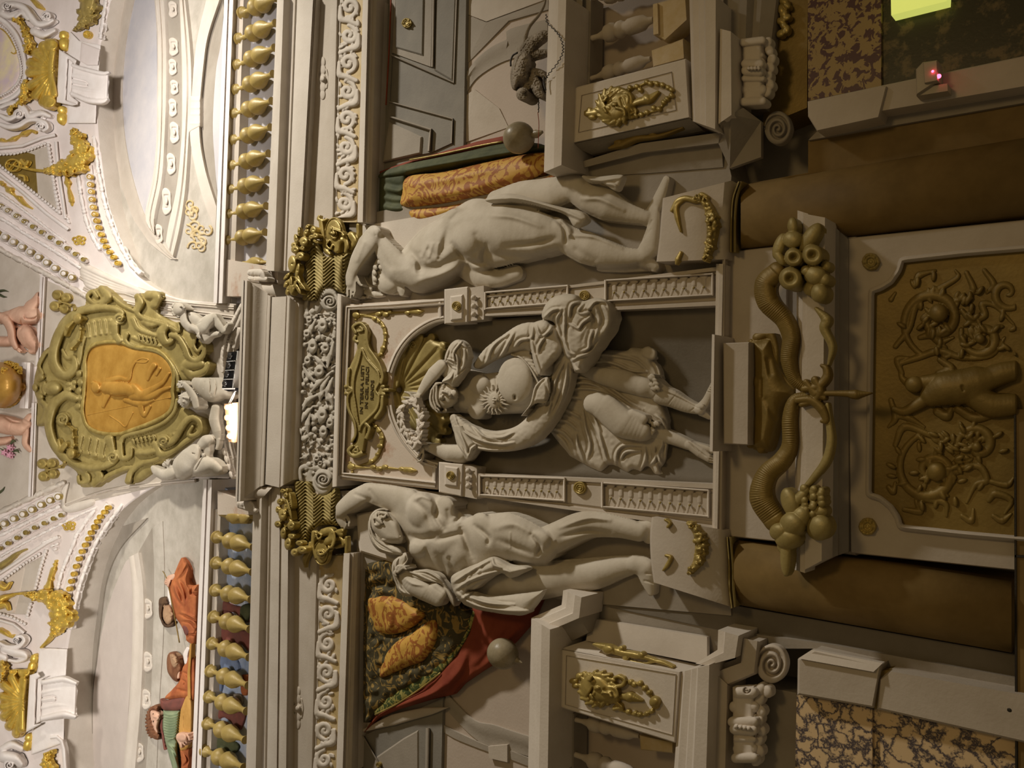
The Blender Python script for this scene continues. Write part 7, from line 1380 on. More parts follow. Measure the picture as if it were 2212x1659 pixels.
R.poly([(480, 620), (480, 480), (530, 400), (600, 370), (700, 390), (780, 450), (860, 540), (900, 640), (930, 760), (880, 830), (700, 820), (560, 720)], .10, 110)
R.tube([(570, 490), (610, 520), (640, 550)], [18, 28, 22], z=.11).tube([(640, 420), (700, 430), (725, 455)], [14, 22, 14], z=.10).tube([(650, 480), (680, 470), (700, 440)], [16, 18, 10], z=.11).blob(590, 570, 46, 36, z=.10, k=.01).blob(600, 430, 26, 26, z=.09)
R.g([(585, 420), (590, 460)], 14, -.03, taper=False).g([(550, 510), (560, 560)], 14, -.03, taper=False).g([(650, 470), (655, 540)], 10, -.03).g([(540, 440), (545, 500)], 8, -.012)
for i in range(20): x = 640+11*i; R.tube([(x-30, 560+4*i), (x, 660), (x+20, 760-2*i)], [12, 16, 8], z=.05+.004*(i % 3))
for i in range(14): R.blob(640+(i*53) % 240, 590+(i*37) % 190, 24, 15, z=.075, rot=i*40)
R.build('face_and_beard', 'flesh_stone', at, .10)
R = relc(B1, 790, 1095, 985, 1310, 1.3)
R.poly([(480, 480), (540, 390), (640, 355), (700, 390), (600, 390), (540, 470), (530, 600), (600, 720), (700, 810), (860, 870), (930, 960), (860, 985), (640, 945), (540, 860), (480, 740), (460, 600)], .07, 60)
for a in ([(490, 500), (500, 640), (580, 780), (760, 900)], [(520, 470), (525, 600), (620, 760), (800, 860)], [(475, 560), (490, 720), (600, 880), (800, 960)], [(540, 430), (600, 385), (680, 370)]): fold(R, a, 13, .016)
R.poly([(880, 980), (960, 940), (1000, 1010), (990, 1120), (1060, 1180), (1240, 1170), (1400, 1230), (1480, 1330), (1620, 1560), (1600, 1659), (1480, 1480), (1420, 1370), (1200, 1340), (1000, 1300), (980, 1400), (1060, 1520), (900, 1500), (820, 1340), (775, 1180), (800, 1040)], .07, 60)
for a in ([(960, 1190), (1100, 1230), (1300, 1320), (1450, 1370)], [(1060, 1190), (1240, 1200), (1400, 1290), (1500, 1400)], [(800, 1060), (800, 1200), (860, 1400), (960, 1500)], [(870, 1000), (830, 1100), (840, 1260), (900, 1400)], [(960, 950), (990, 1030), (940, 1110)]): fold(R, a, 15, .018)
R.build('hooded_mantle', 'flesh_stone', at, .11)
R = relc(B1, 845, 1215, 970, 1320, 1.2)
R.tube([(870, 1180), (920, 1260), (1050, 1380), (1200, 1460), (1380, 1560)], [50, 80, 115, 120, 100], z=.02, k=.02).tube([(1340, 1420), (1420, 1500)], [80, 90], z=.02, k=.03)
for a in ([(840, 1160), (860, 1130), (900, 1120)], [(870, 1170), (900, 1130), (950, 1140)], [(830, 1190), (815, 1220), (830, 1250)], [(850, 1200), (920, 1150), (965, 1165)]): R.tube(a, [24, 22, 16], z=.08)
R.g([(960, 1300), (1060, 1360), (1200, 1380)], 30, .012)
R.build('forearm', 'flesh_stone', at, .13)
R = relc(BB, 965, 1190, 1190, 1335, 1.4)
R.poly([(640, 620), (700, 580), (780, 545), (860, 510), (900, 520), (960, 555), (1040, 560), (1060, 580), (1010, 605), (960, 625), (900, 600), (780, 680), (740, 700), (900, 740), (1060, 790), (1050, 820), (960, 825), (860, 810), (740, 780), (680, 740), (650, 690)], .08, 60)
R.poly([(740, 700), (820, 720), (930, 720), (1100, 700), (1140, 700), (1050, 820), (940, 820), (800, 800), (700, 760)], .05, 60)
for a in ([(650, 650), (740, 590), (860, 520)], [(660, 690), (740, 640), (850, 600), (940, 590), (980, 615)], [(700, 740), (780, 680), (880, 640)], [(860, 515), (880, 560), (960, 590)], [(660, 700), (760, 770), (900, 800), (1040, 810)], [(740, 600), (720, 660)], [(800, 560), (780, 610)], [(720, 720), (840, 760), (980, 770)]): fold(R, a, 11, .018)
R.build('loin_cloth', 'flesh_stone', at, .14)
# ================================================================ ornament of the middle zone
Kb = K(580, 420, 6.38); Kc = K(560, 1020, 6.9125)
# garland frieze over the niche
R = relc(A, 640, 608, 742, 1075, 1.4, th=.9)
R.tube([(1290, 620), (1330, 500), (1260, 390), (1180, 480), (1120, 600), (1060, 660), (1010, 600), (1010, 500)], [40, 70, 90, 60, 50, 36, 34, 26], z=.0).blob(1285, 500, 115, 120, z=.02, th=.6)
R.g([crop_inv(A, p) for p in spiral(*A(1285, 505), 17, 2, 200, 2.1, 40)], 12, -.03, sm=False, taper=False).tube([(1015, 650), (1000, 560), (1020, 480)], [20, 24, 18], z=.02)
use(R, B); R.tube([(1160, 1060), (1080, 1060), (1040, 1150), (1100, 1280), (1200, 1340), (1280, 1260), (1300, 1120)], [40, 50, 50, 50, 50, 50, 40], z=.0).blob(1205, 1190, 115, 130, z=.02, th=.6)
R.g([crop_inv(B, p) for p in spiral(*B(1205, 1190), 18, 2, 0, 2.1, 40)], 12, -.03, sm=False, taper=False).tube([(1060, 1060), (990, 1040), (930, 1080), (935, 1180), (955, 1210)], [30, 34, 30, 26, 12], z=.02)
g_ = np.random.default_rng(21); use(R, FULL)
for i in range(420):
    t_ = g_.random(); y = 672+t_*355; xa, xb = 659-(y-640)*.032, 726-(y-640)*.022; x = g_.uniform(xa, xb); r_ = g_.uniform(2.2, 6.5)
    if g_.random() < .45: R.blob(x, y, r_*1.6, r_*.55, z=g_.uniform(.005, .03), rot=g_.uniform(0, 180))
    else: R.blob(x, y, r_, r_, z=g_.uniform(.005, .03))
for (x, y, rx, ry) in ((1200, 790, 55, 90), (1080, 1040, 55, 95), (1160, 1340, 60, 80), (1235, 1060, 45, 65), (1040, 725, 35, 50), (1020, 1210, 40, 60), (1010, 890, 40, 50)): x, y = A(x, y); R.blob(x, y, rx/5.53, ry/5.53, z=.04); R.g([(x-.6, y), (x+.6, y)], rx/5.53*.45, -.03, taper=False)
for (x, y, rx, ry) in ((1195, 425, 60, 100), (1210, 625, 50, 80), (1285, 520, 45, 70), (1130, 940, 36, 42), (1170, 1000, 30, 34)): x, y = B(x, y); R.blob(x, y, rx/5.53, ry/5.53, z=.04); R.g([(x-.6, y), (x+.6, y)], rx/5.53*.4, -.03, taper=False)
use(R, A)
for a in ([(1300, 1350), (1150, 1480), (1050, 1600)], [(1280, 1400), (1200, 1520), (1180, 1640)], [(1320, 1420), (1260, 1560), (1240, 1659)], [(1330, 1000), (1290, 1140), (1260, 1300)], [(1100, 1150), (1160, 1220), (1240, 1300)], [(970, 1290), (1040, 1400), (1130, 1480)], [(1120, 720), (1060, 830), (1060, 920)]): R.tube(a, [12, 34, 8], z=.035)
use(R, B)
for a in ([(1150, 180), (1020, 250), (960, 370)], [(1070, 340), (990, 420), (950, 510)], [(1050, 400), (1020, 540), (1030, 660)], [(1070, 420), (1100, 470), (1120, 530)], [(1240, 100), (1180, 180), (1170, 260)], [(1240, 120), (1290, 220), (1330, 330)]): R.tube(a, [12, 36, 6], z=.035)
tag(R.build('garland_frieze', 'stucco', d=.0), 'carved grey-white fruit and leaf garland between two volutes under the cornice block', 'frieze')
# white scroll friezes on gold
def scroll_frieze(x0f, x1f, y0, y1, label, seed, flip=1):
    R = Rel(min(x0f(y0), x0f(y1))-6, y0-2, max(x1f(y0), x1f(y1))+4, y1+2, 1.4, th=.8); g_ = np.random.default_rng(seed); n = int(round((y1-y0)/62)); L = (y1-y0)/n
    for i in range(n):
        cy = y0+(i+.5)*L; a, b = x0f(cy), x1f(cy); cx = (a+b)/2; r = (b-a)*.40; s_ = 1 if i % 2 else -1
        R.tube(spiral(cx, cy, r, 3.2, 90*s_*flip+180, 1.35*s_, 34, 1.05), [4.5, 6.5, 6, 5, 5], sm=False)
        nx = cy+L*.5; a2, b2 = x0f(nx), x1f(nx); c2 = (a2+b2)/2
        R.tube([(cx+r*s_, cy), (c2+r*.9*s_, nx-6), (c2, nx), (c2-r*.9*s_, nx+8)], [5, 8, 6, 5], z=.004)
        for k_ in range(7):
            an = g_.uniform(0, 6.28); R.blob(cx+r*.95*math.cos(an), cy+r*1.1*math.sin(an), 6.5, 3.5, rot=math.degrees(an)+40, z=.004)
        for k_ in range(4): R.blob(c2+g_.uniform(-r, r), nx+g_.uniform(-7, 7), 6.5, 3.6, rot=g_.uniform(0, 180), z=.008)
    R.tube([(x0f(y0)+5, y0), (x0f(y1)+5, y1)], 2.4)
    return tag(R.build('scroll_frieze', 'stone_light', d=.0), label, 'frieze')
scroll_frieze(lambda y: 728-.0225*y+2, lambda y: 785-.029*y-4, -15, 468, 'pale carved scroll frieze on gold ground beside the coffered opening with the monkey', 2)
scroll_frieze(lambda y: 684-.0235*(y-1200)+2, lambda y: 741-.030*(y-1200)-4, 1232, 1672, 'pale carved scroll frieze on gold ground beside the red curtain opening', 3, -1)
for (x, y, l) in ((697, 170, 'slim stone rosette ornament on the fascia beside the empty balustrade'), (643, 1530, 'slim stone rosette ornament on the fascia beside the musicians balustrade')):
    R = Rel(x-14, y-48, x+14, y+48, 1.2); 
    for i, dy in enumerate((-36, -20, 0, 18, 34)): R.blob(x, y+dy, 8-abs(i-2), 12, z=.0, th=.5)
    R.blob(x, y, 5, 6, z=.02).tube([(x-8, y-20), (x-11, y), (x-8, y+20)], 2).tube([(x+8, y-20), (x+11, y), (x+8, y+20)], 2)
    tag(R.build('ornament', 'stone', d=.0), l, 'ornament')
# gold basket capitals
def basket(name, R0, crop, outline, hatch_dir, disc, leaves, d, label, spir):
    t = thing('basket_capital', label, 'capital', *crop(*outline[0]), d=0)
    R = relc(crop, *R0, 1.1); R.poly(outline, .09, 110, sm=True)
    xs = [p[0] for p in outline]; ys = [p[1] for p in outline]
    for j in range(5):
        x0 = min(xs)+(max(xs)-min(xs))*(j+.2)/5; w_ = (max(xs)-min(xs))/5
        for i in range(20):
            y = min(ys)+(max(ys)-min(ys))*i/19; s_ = 1 if j % 2 else -1; R.g([(x0, y-s_*w_*.45), (x0+w_, y+s_*w_*.45)], 13, -.02, taper=False)
    R.build('woven_basket', 'gold_dull', t, d)
    R = relc(crop, *R0, 1.3); dx, dy, rx, ry = disc; R.blob(dx, dy, rx, ry, th=.35); R.g([(dx+rx*.88*math.cos(a), dy+ry*.88*math.sin(a)) for a in np.linspace(0, 6.28, 24)], 10, -.018, taper=False, sm=False).blob(dx, dy+ry*.1, rx*.42, ry*.36, z=.03); R.g([crop_inv(crop, p) for p in spiral(*crop(dx, dy+ry*.1), rx*.36/crop.s, 1, 0, 1.4, 20)], 9, -.02, sm=False, taper=False)
    for q in spir: R.tube(*q)
    R.build('mask_volute', 'gold', t, d+.07)
    R = relc(crop, *R0, 1.3); g_ = np.random.default_rng(5)
    for (x, y, rx, ry, ro) in leaves: R.blob(x, y, rx, ry, rot=ro, z=g_.uniform(.0, .03)); R.g([(x-1, y), (x+1, y)], min(rx, ry)*.35, -.012, taper=False)
    R.build('fruit_and_leaves', 'gold', t, d+.11)
basket('b', (612, 465, 775, 648), Kb, [(470, 1480), (480, 1150), (500, 900), (560, 740), (640, 640), (720, 660), (760, 790), (830, 850), (980, 800), (1080, 790), (1140, 790), (1080, 950), (1060, 1150), (1060, 1350), (940, 1340), (860, 1290), (760, 1350), (680, 1480), (600, 1560), (560, 1500), (510, 1490)], 1, (905, 530, 125, 215),
 [(490, 650, 62, 72, 0), (440, 850, 60, 60, 20), (370, 760, 60, 55, 0), (330, 960, 62, 120, 0), (520, 520, 60, 32, -60), (620, 490, 45, 55, 0), (380, 620, 30, 75, -10), (420, 510, 20, 60, 0), (590, 590, 34, 34, 0), (650, 570, 40, 40, 0), (250, 1130, 60, 24, -50), (250, 1220, 70, 28, -60), (270, 1320, 70, 30, -70), (310, 1250, 26, 120, 0), (350, 1280, 26, 110, 20), (400, 1290, 26, 100, -30), (420, 1180, 24, 130, -20), (400, 1050, 30, 100, 10), (440, 1230, 22, 120, -40), (660, 650, 50, 26, 20), (540, 440, 40, 24, -40), (350, 700, 40, 40, 0), (470, 740, 34, 34, 0), (560, 640, 26, 26, 0)], .0, 'gilded woven basket capital with dark disc and leaves above the bent-back atlas',
 [([(860, 470), (850, 520), (900, 540), (890, 480), (1000, 520), (1030, 560)], [26, 20, 20, 14, 10, 22], .06), ([(830, 640), (800, 700), (850, 750), (880, 700)], 14, .03), ([(700, 290), (690, 340), (760, 360), (800, 340)], [14, 24, 20, 12]), ([(720, 360), (740, 520), (760, 640), (780, 760), (840, 820)], [30, 34, 26, 24, 20]), ([(1230, 420), (1230, 560), (1210, 660)], [22, 20, 12]), ([(1060, 600), (1080, 700), (1060, 790)], [28, 34, 20], .03), ([(1030, 620), (960, 640), (940, 760)], [40, 60, 50], .0), ([(1140, 560), (1180, 640), (1130, 740)], [50, 50, 30], .0)])
basket('b', (590, 1040, 770, 1232), Kc, [(530, 130), (700, 90), (790, 130), (850, 300), (960, 340), (1060, 300), (1150, 240), (1170, 480), (1150, 640), (1190, 800), (1060, 790), (920, 800), (830, 860), (780, 920), (740, 1040), (640, 1060), (560, 980), (540, 700), (530, 400)], 1, (930, 1200, 115, 190),
 [(350, 640, 62, 90, 0), (480, 800, 62, 72, 0), (395, 350, 36, 44, 0), (400, 430, 30, 36, 0), (395, 520, 26, 44, 0), (350, 280, 44, 40, 0), (410, 270, 24, 30, 0), (310, 440, 46, 50, 30), (270, 560, 26, 50, 0), (280, 780, 56, 50, 40), (360, 910, 46, 90, 0), (430, 1070, 56, 95, 0), (530, 1200, 60, 60, 0), (490, 960, 46, 40, 0), (450, 560, 22, 160, -15), (470, 420, 20, 120, -10), (380, 600, 30, 40, 0), (600, 1060, 60, 40, 10), (640, 1160, 80, 60, 0), (390, 790, 22, 30, 0), (450, 950, 24, 30, 0), (430, 700, 20, 60, -30)], .0, 'gilded woven basket capital with fruit above the bearded atlas',
 [([(880, 1180), (900, 1230), (960, 1220), (1040, 1140), (1090, 1100), (1120, 1000), (1110, 900)], [22, 22, 16, 10, 22, 26, 24], .05), ([(870, 900), (930, 950), (880, 1000), (850, 940)], 14, .03), ([(1300, 980), (1300, 1100), (1290, 1280)], [24, 24, 22], .0), ([(1150, 1000), (1220, 1000), (1250, 1080), (1150, 1120)], [34, 30, 30, 24], .0), ([(960, 900), (1060, 880), (1080, 980), (1000, 1040)], [60, 60, 60, 50], .0), ([(760, 1060), (740, 1180), (680, 1290), (680, 1420)], [24, 34, 40, 8], .0), ([(810, 900), (800, 1100), (840, 1280)], [30, 24, 20], .0), ([(1220, 930), (1170, 900), (1230, 880)], 40, .0)])
# inscribed cartouche
t = thing('inscribed_cartouche', 'gilded scrolled cartouche with a three-line inscription above the niche shell', 'cartouche', 785, 845, .05)
R = relc(N, 742, 690, 845, 995, 1.2)
outl = [(150, 330), (120, 290), (130, 235), (190, 215), (250, 240), (280, 310), (270, 400), (300, 480), (340, 550), (370, 620), (390, 700), (375, 760), (430, 800), (375, 850), (385, 920), (350, 1010), (290, 1080), (250, 1130), (240, 1220), (225, 1320), (170, 1370), (100, 1360), (85, 1310), (110, 1270), (150, 1240), (160, 1180), (130, 1090), (90, 1000), (80, 900), (50, 800), (80, 700), (90, 620), (130, 540), (165, 450), (160, 390)]
R.poly(outl, .035, 22, sm=False)
for a, r_ in (([(150, 310), (130, 260), (190, 230), (240, 280), (245, 360), (260, 440), (300, 500)], 14), ([(190, 260), (210, 290), (180, 300)], 10), ([(200, 450), (175, 560), (140, 680), (130, 800), (150, 940), (165, 1050), (185, 1140)], 9), ([(205, 450), (240, 530), (290, 590), (340, 650), (350, 730), (320, 800), (350, 860), (330, 960), (260, 1040), (200, 1100), (185, 1145)], 10), ([(95, 620), (85, 760), (120, 800), (85, 850), (90, 960), (140, 1080), (150, 1180), (120, 1240)], 12), ([(240, 1090), (270, 1130), (245, 1210)], 14), ([(160, 1290), (130, 1320), (170, 1330), (160, 1290)], 9), ([(120, 1280), (90, 1320), (130, 1365), (200, 1340)], 16), ([(300, 500), (350, 580), (380, 680), (370, 740)], 14), ([(380, 860), (370, 960), (320, 1040)], 14)): R.tube(a, r_, z=.042)
for (x, y) in ((70, 770), (95, 800), (70, 830), (385, 770), (400, 800), (390, 835), (420, 800)): R.blob(x, y, 20, 16, z=.04)
R.tube([(150, 340), (140, 370), (160, 390)], 14, z=.03)
R.build('scrolled_frame', 'gold_dull', t, .04)
R = relc(N, 755, 740, 825, 945, 1.2); R.poly([(205, 470), (235, 540), (300, 610), (330, 700), (310, 800), (335, 880), (300, 980), (240, 1060), (190, 1120), (165, 1040), (140, 900), (130, 800), (145, 680), (180, 560)], .008, 12); R.build('text_field', 'gold', t, .062)
def text(name, s, a, b, h, d, m, parent):
    """a flat inscription reading from pixel a to pixel b, cap height h px"""
    cu = bpy.data.curves.new(name, 'FONT'); cu.body = s; cu.extrude = .01; cu.size = 1.0; cu.align_x = 'LEFT'
    o = bpy.data.objects.new(name, cu); scn.collection.objects.link(o); bpy.context.view_layer.update()
    me = bpy.data.meshes.new_from_object(o); co = np.empty(len(me.vertices)*3); me.vertices.foreach_get('co', co); co = co.reshape(-1, 3)
    x0, x1 = co[:, 0].min(), co[:, 0].max(); H = .69
    A_, B_ = np.array(a, float), np.array(b, float); ax = B_-A_; up = np.array([ax[1], -ax[0]])/np.linalg.norm(ax)
    up = np.array([-1.0, 0.0]) if abs(ax[0]) < abs(ax[1])*.3 else up
    px = A_+((co[:, 0]-x0)/(x1-x0))[:, None]*ax+(co[:, 1]/H)[:, None]*up*h
    W_ = P(px[:, 0], px[:, 1], d+co[:, 2]*.3)
    me.vertices.foreach_set('co', W_.astype(np.float32).ravel()); me.update(); me.materials.clear(); me.materials.append(MATS[m])
    bpy.data.objects.remove(o); r = bpy.data.objects.new(name, me); scn.collection.objects.link(r); r.parent = parent; r.matrix_parent_inverse = Matrix.Translation(-Vector(parent.location)); return r
text('inscription', 'IN TERRA LIETI', N(208, 1000), N(220, 590), 6.3, .078, 'ink', t)
text('inscription', 'IN CIEL FELICI', N(250, 955), N(262, 602), 6.3, .078, 'ink', t)
text('inscription', 'RENDE', N(300, 882), N(304, 715), 6.3, .078, 'ink', t)
# hanging gold drops and chains on the panel
def drop(crop, pts, r, kn, label, m='gold', d=.035): return tassel(pts, r, label, v=False, d=d, m=m, crop=crop, knobs=kn)
drop(N, [(155, 160), (250, 155), (330, 145), (400, 140), (470, 140), (570, 135), (620, 130), (680, 130), (730, 125)], [5, 1.4, 3, 4, 3, 1.3, 5, 6.5, 1.5], ((155, 160, 9), (160, 120, 3), (150, 200, 3), (345, 150, 7), (375, 135, 6), (405, 155, 7), (440, 135, 6), (590, 140, 6)), 'gilded hanging drop along the panel edge, on the side of the bent-back atlas')
drop(N, [(120, 1455), (260, 1465), (330, 1470), (400, 1465), (520, 1475), (570, 1480), (620, 1485), (670, 1490)], [5, 1.4, 4, 4, 1.4, 6, 6.5, 1.5], ((115, 1455, 9), (100, 1420, 3), (120, 1500, 3), (300, 1460, 7), (350, 1475, 7), (400, 1460, 7), (540, 1475, 6)), 'gilded hanging drop along the panel edge, on the side of the bearded atlas')
drop(N, [(200, 165), (300, 180), (370, 230), (400, 300), (400, 380), (380, 460), (350, 510), (290, 525)], [1.5, 3, 4, 4, 3, 5, 2, 2], ((310, 190, 6), (350, 215, 5), (385, 260, 5), (402, 320, 5), (402, 380, 4), (385, 440, 6), (365, 495, 5), (300, 540, 5)), 'gilded looped chain joining drop and cartouche, on the side of the bent-back atlas')
drop(N, [(290, 1080), (340, 1130), (375, 1200), (365, 1290), (330, 1370), (270, 1420), (180, 1445)], [2, 4, 5, 4, 4, 4, 1.5], ((320, 1110, 5), (350, 1150, 6), (372, 1210, 6), (360, 1280, 7), (335, 1350, 5), (280, 1410, 6)), 'gilded looped chain joining drop and cartouche, on the side of the bearded atlas')
# gilded shell in the niche head
R = relc(N, 843, 718, 985, 970, 1.4, th=.8)
R.poly([(470, 900), (462, 760), (480, 620), (540, 500), (600, 400), (650, 350), (710, 330), (750, 350), (800, 325), (830, 370), (890, 400), (930, 460), (900, 520), (960, 960), (950, 1060), (910, 1100), (920, 1170), (860, 1190), (850, 1260), (780, 1260), (700, 1180), (560, 1080), (490, 1000)], .05, 60)
for i in range(11):
    a = math.radians(-78+15.5*i); R.g([(520, 800), (520+200*math.cos(a), 800+200*math.sin(a)), (520+480*math.cos(a), 800+480*math.sin(a))], 20, -.022, taper=False)
R.tube([(600, 400), (540, 500), (485, 640), (470, 780), (480, 920), (520, 1010)], [20, 24, 24, 22, 18, 12], z=.03).blob(640, 415, 30, 34, z=.05); R.g([crop_inv(N, p) for p in spiral(*N(640, 415), 6, 1, 90, 1.3, 20)], 7, -.03, sm=False, taper=False)
for (a, b) in (((940, 1040), (790, 1050)), ((900, 1150), (800, 1120)), ((850, 1240), (770, 1190)), ((800, 350), (740, 420)), ((890, 420), (800, 480)), ((700, 350), (680, 430))): R.tube([a, b], [34, 16], z=.02)
tag(R.build('gilded_shell', 'gold_dull', d=-.04), 'large gilded scallop shell in the niche head behind the statue', 'shell')
# ---- curtains
Q = K(500, 1060, 2.7697)
cu = thing('curtain', 'gold and green brocade curtain pulled aside behind the bent-back atlas', 'curtain', 1000, 380, 0)
R = relc(S_, 815, 280, 1195, 490, 1.8, th=.5)
R.poly([(985, 1080), (1150, 1020), (1400, 950), (1600, 890), (1770, 855), (1800, 900), (1500, 960), (1200, 1020), (1000, 1110)], .02, 20, sm=False)
R.build('red_lining', 'red_cloth', cu, -.08)
R = relc(S_, 815, 300, 1195, 490, 1.8, th=.5); R.poly([(1160, 1030), (1500, 960), (1770, 900), (1980, 900), (2020, 940), (1700, 1000), (1400, 1060), (1120, 1110), (990, 1120), (1010, 1080)], .05, 40)
fold(R, [(1160, 1070), (1500, 1010), (1980, 930)], 22, .02); R.build('green_border', 'green_cloth', cu, -.07)
R = relc(S_, 815, 320, 1000, 490, 1.8, th=.5); R.poly([(990, 1100), (1160, 1080), (1140, 1300), (1190, 1330), (1260, 1400), (985, 1425)], .04, 40, sm=False)
for a in ([(1010, 1180), (1100, 1200), (1140, 1190)], [(1000, 1290), (1080, 1310), (1180, 1300)], [(1010, 1240), (1140, 1260)]): fold(R, a, 26, .02)
R.build('green_folds', 'green_cloth', cu, -.08)
R = relc(S_, 855, 330, 1215, 490, 1.6, th=.5)
R.poly([(1170, 1110), (1400, 1080), (1700, 1010), (2020, 960), (2030, 1080), (1800, 1190), (1560, 1250), (1350, 1290), (1140, 1300), (1130, 1220)], .10, 100)
R.poly([(1180, 1320), (1400, 1290), (1600, 1250), (1800, 1200), (2090, 1090), (2080, 1130), (1800, 1230), (1500, 1320), (1350, 1370), (1220, 1390)], .05, 40)
for a in ([(1170, 1160), (1500, 1110), (1900, 1010)], [(1200, 1240), (1500, 1200), (1900, 1080)]): fold(R, a, 50, .016)
R.build('brocade_folds', 'brocade_gold', cu, -.06)
for a, l in ((S_([(1180, 1005), (1350, 975), (1600, 920), (1760, 890)]), 0),): tag(rope('gold_braid', a, 2.0, 'gold', cu, d=-.05))
cu = thing('curtain', 'red curtain with gold and green brocade pulled aside behind the bearded atlas', 'curtain', 1000, 1400, 0)
R = relc(Q, 775, 1190, 1190, 1610, 1.8, th=.5)
R.poly([(790, 1450), (870, 1330), (1000, 1250), (1200, 1120), (1340, 980), (1420, 840), (1440, 700), (1700, 600), (1880, 600), (1800, 780), (1700, 900), (1560, 1040), (1480, 1090), (1380, 1160), (1330, 1220), (1200, 1250), (1000, 1310), (880, 1360)], .07, 80, sm=False)
for a in ([(900, 1350), (1100, 1260), (1250, 1200), (1360, 1080), (1400, 960)], [(1000, 1290), (1200, 1210), (1300, 1100)], [(1500, 1080), (1600, 960), (1700, 840)], [(1350, 1180), (1480, 1080)], [(1500, 900), (1560, 760)]): fold(R, a, 30, .025)
R.build('red_lining', 'red_cloth', cu, -.09)
R = relc(Q, 785, 1190, 1060, 1560, 1.8, th=.5)
R.poly([(800, 420), (960, 400), (1200, 600), (1400, 680), (1450, 720), (1420, 860), (1320, 1000), (1180, 1120), (1000, 1210), (860, 1330), (785, 1450), (785, 900)], .06, 60, sm=False); R.noise(.008, 14, 3)
for a in ([(820, 590), (900, 560), (980, 600)], [(860, 1140), (1000, 1060), (1200, 1000)], [(900, 870), (1050, 830), (1240, 700)], [(820, 620), (1000, 640)]): R.g(a, 34, -.04)
R.build('dark_brocade', 'brocade_dark', cu, -.08)
R = relc(Q, 790, 1275, 1000, 1480, 1.6, th=.5)
R.poly([(815, 650), (900, 630), (1000, 640), (1100, 700), (1160, 740), (1060, 830), (960, 860), (870, 850), (830, 760)], .07, 70); R.poly([(890, 1060), (960, 920), (1080, 850), (1200, 770), (1240, 800), (1230, 900), (1160, 1010), (1040, 1060), (900, 1120)], .07, 70)
for a in ([(900, 640), (950, 740), (940, 850)], [(1000, 900), (1000, 1050)], [(1120, 830), (1150, 940)]): fold(R, a, 26, .012)
R.build('brocade_folds', 'brocade_gold', cu, -.05)
R = relc(Q, 800, 1310, 1045, 1560, 1.6, th=.5)
R.tube([(870, 1320), (1000, 1230), (1150, 1130), (1280, 1010), (1380, 870), (1440, 740)], [22, 34, 36, 34, 30, 20], flat=.4); R.build('green_border', 'brocade_green', cu, -.05)
rope('gold_braid', Q([(860, 1340), (1000, 1270), (1150, 1170), (1250, 1090)]), 2.0, 'gold', cu, d=-.03)
# ---- balls
b = thing('stone_ball', 'mottled stone ball resting on the rail beside the green curtain edge', 'ball', 1121, 300, .08); ball('sphere', (1121, 298), 33, 'ball_marble', b, d=.08, asp=1.05, seg=32)
lathe('spike_base', (1150, 292), (1172, 285), [(0, 6), (.4, 9), (1, 3)], 'ball_marble', b, d=.06)
b = thing('stone_ball', 'mottled stone ball in front of the red curtain over the lower rail', 'ball', 1085, 1412, .08); ball('sphere', (1086, 1412), 33, 'ball_marble', b, d=.08, asp=1.12, seg=32)
lathe('spike_base', (1105, 1420), (1128, 1432), [(0, 12), (.4, 8), (1, 1)], 'ball_marble', b, d=.06)
# smoother balls
for o in scn.collection.objects:
    if o.name.startswith('sphere'):
        md = o.modifiers.new('round', 'SUBSURF'); md.levels = 1; md.render_levels = 1
# ---- monkey
MK = K(1060, 0, 5.184)
R = relc(MK, 1098, 60, 1185, 222, 1.0, th=.8)
R.poly([(300, 590), (380, 560), (440, 600), (460, 700), (440, 820), (420, 900), (330, 940), (270, 1010), (230, 960), (220, 820), (250, 700)], .12, 110)
R.tube([(380, 580), (450, 480), (540, 420), (600, 380), (630, 400)], [90, 70, 60, 44, 30], z=.0, k=.02).tube([(450, 620), (540, 600), (620, 580)], [50, 46, 30], z=.0, k=.02).tube([(420, 820), (480, 810), (560, 820), (600, 870), (610, 960), (615, 1020)], [40, 50, 42, 26, 16, 10], z=.03, k=.01).tube([(400, 880), (420, 940), (400, 980)], [60, 50, 40], z=.02, k=.01)
R.blob(360, 1055, 76, 76, z=.08, k=.01).tube([(470, 880), (510, 960), (540, 1040), (570, 1085)], [56, 66, 54, 24], z=.04, k=.01).blob(360, 1020, 30, 24, z=.15).g([(345, 1070), (390, 1070)], 10, -.02).tube([(520, 1000), (560, 1060), (580, 1090)], [40, 34, 14], z=.07)
R.g([(480, 680), (560, 620)], 30, -.03).g([(300, 950), (400, 900)], 16, .02).noise(.004, 2.5, 5)
mk_ = tag(R.build('capuchin_monkey', 'fur', d=.08), 'brown-grey monkey crouching on the balcony rail with hanging chain', 'monkey')
tl = rope('tail', MK([(620, -40), (600, 60), (540, 170), (440, 290), (395, 400), (380, 500), (350, 560)]), [1.6, 2.4, 3.0, 3.6, 4.4, 5.5, 8], 'fur', mk_, d=.09)
ch = thing('chain', 'thin dark chain looping from the monkey over the pale rail', 'chain', 1200, 90, .3)
for k_, pts in enumerate(([(625, 160, .1), (632, 250, .22), (720, 340, .30), (780, 420, .30), (810, 520, .30), (800, 610, .30), (740, 720, .3), (650, 830, .28), (610, 900, .2)], )):
    q = cr(MK([(p[0], p[1]) for p in pts]), 5); dd = np.interp(np.linspace(0, 1, len(q)), np.linspace(0, 1, len(pts)), [p[2] for p in pts])
    for i in range(len(q)-1):
        a, b_ = q[i], q[i+1]; rope('link', [(a[0]-.8*(i % 2), a[1], dd[i]), ((a[0]+b_[0])/2+2.0*(1 if i % 2 else -1), (a[1]+b_[1])/2, (dd[i]+dd[i+1])/2), (b_[0], b_[1], dd[i+1])], .9, 'iron', ch, seg=5, n=3)
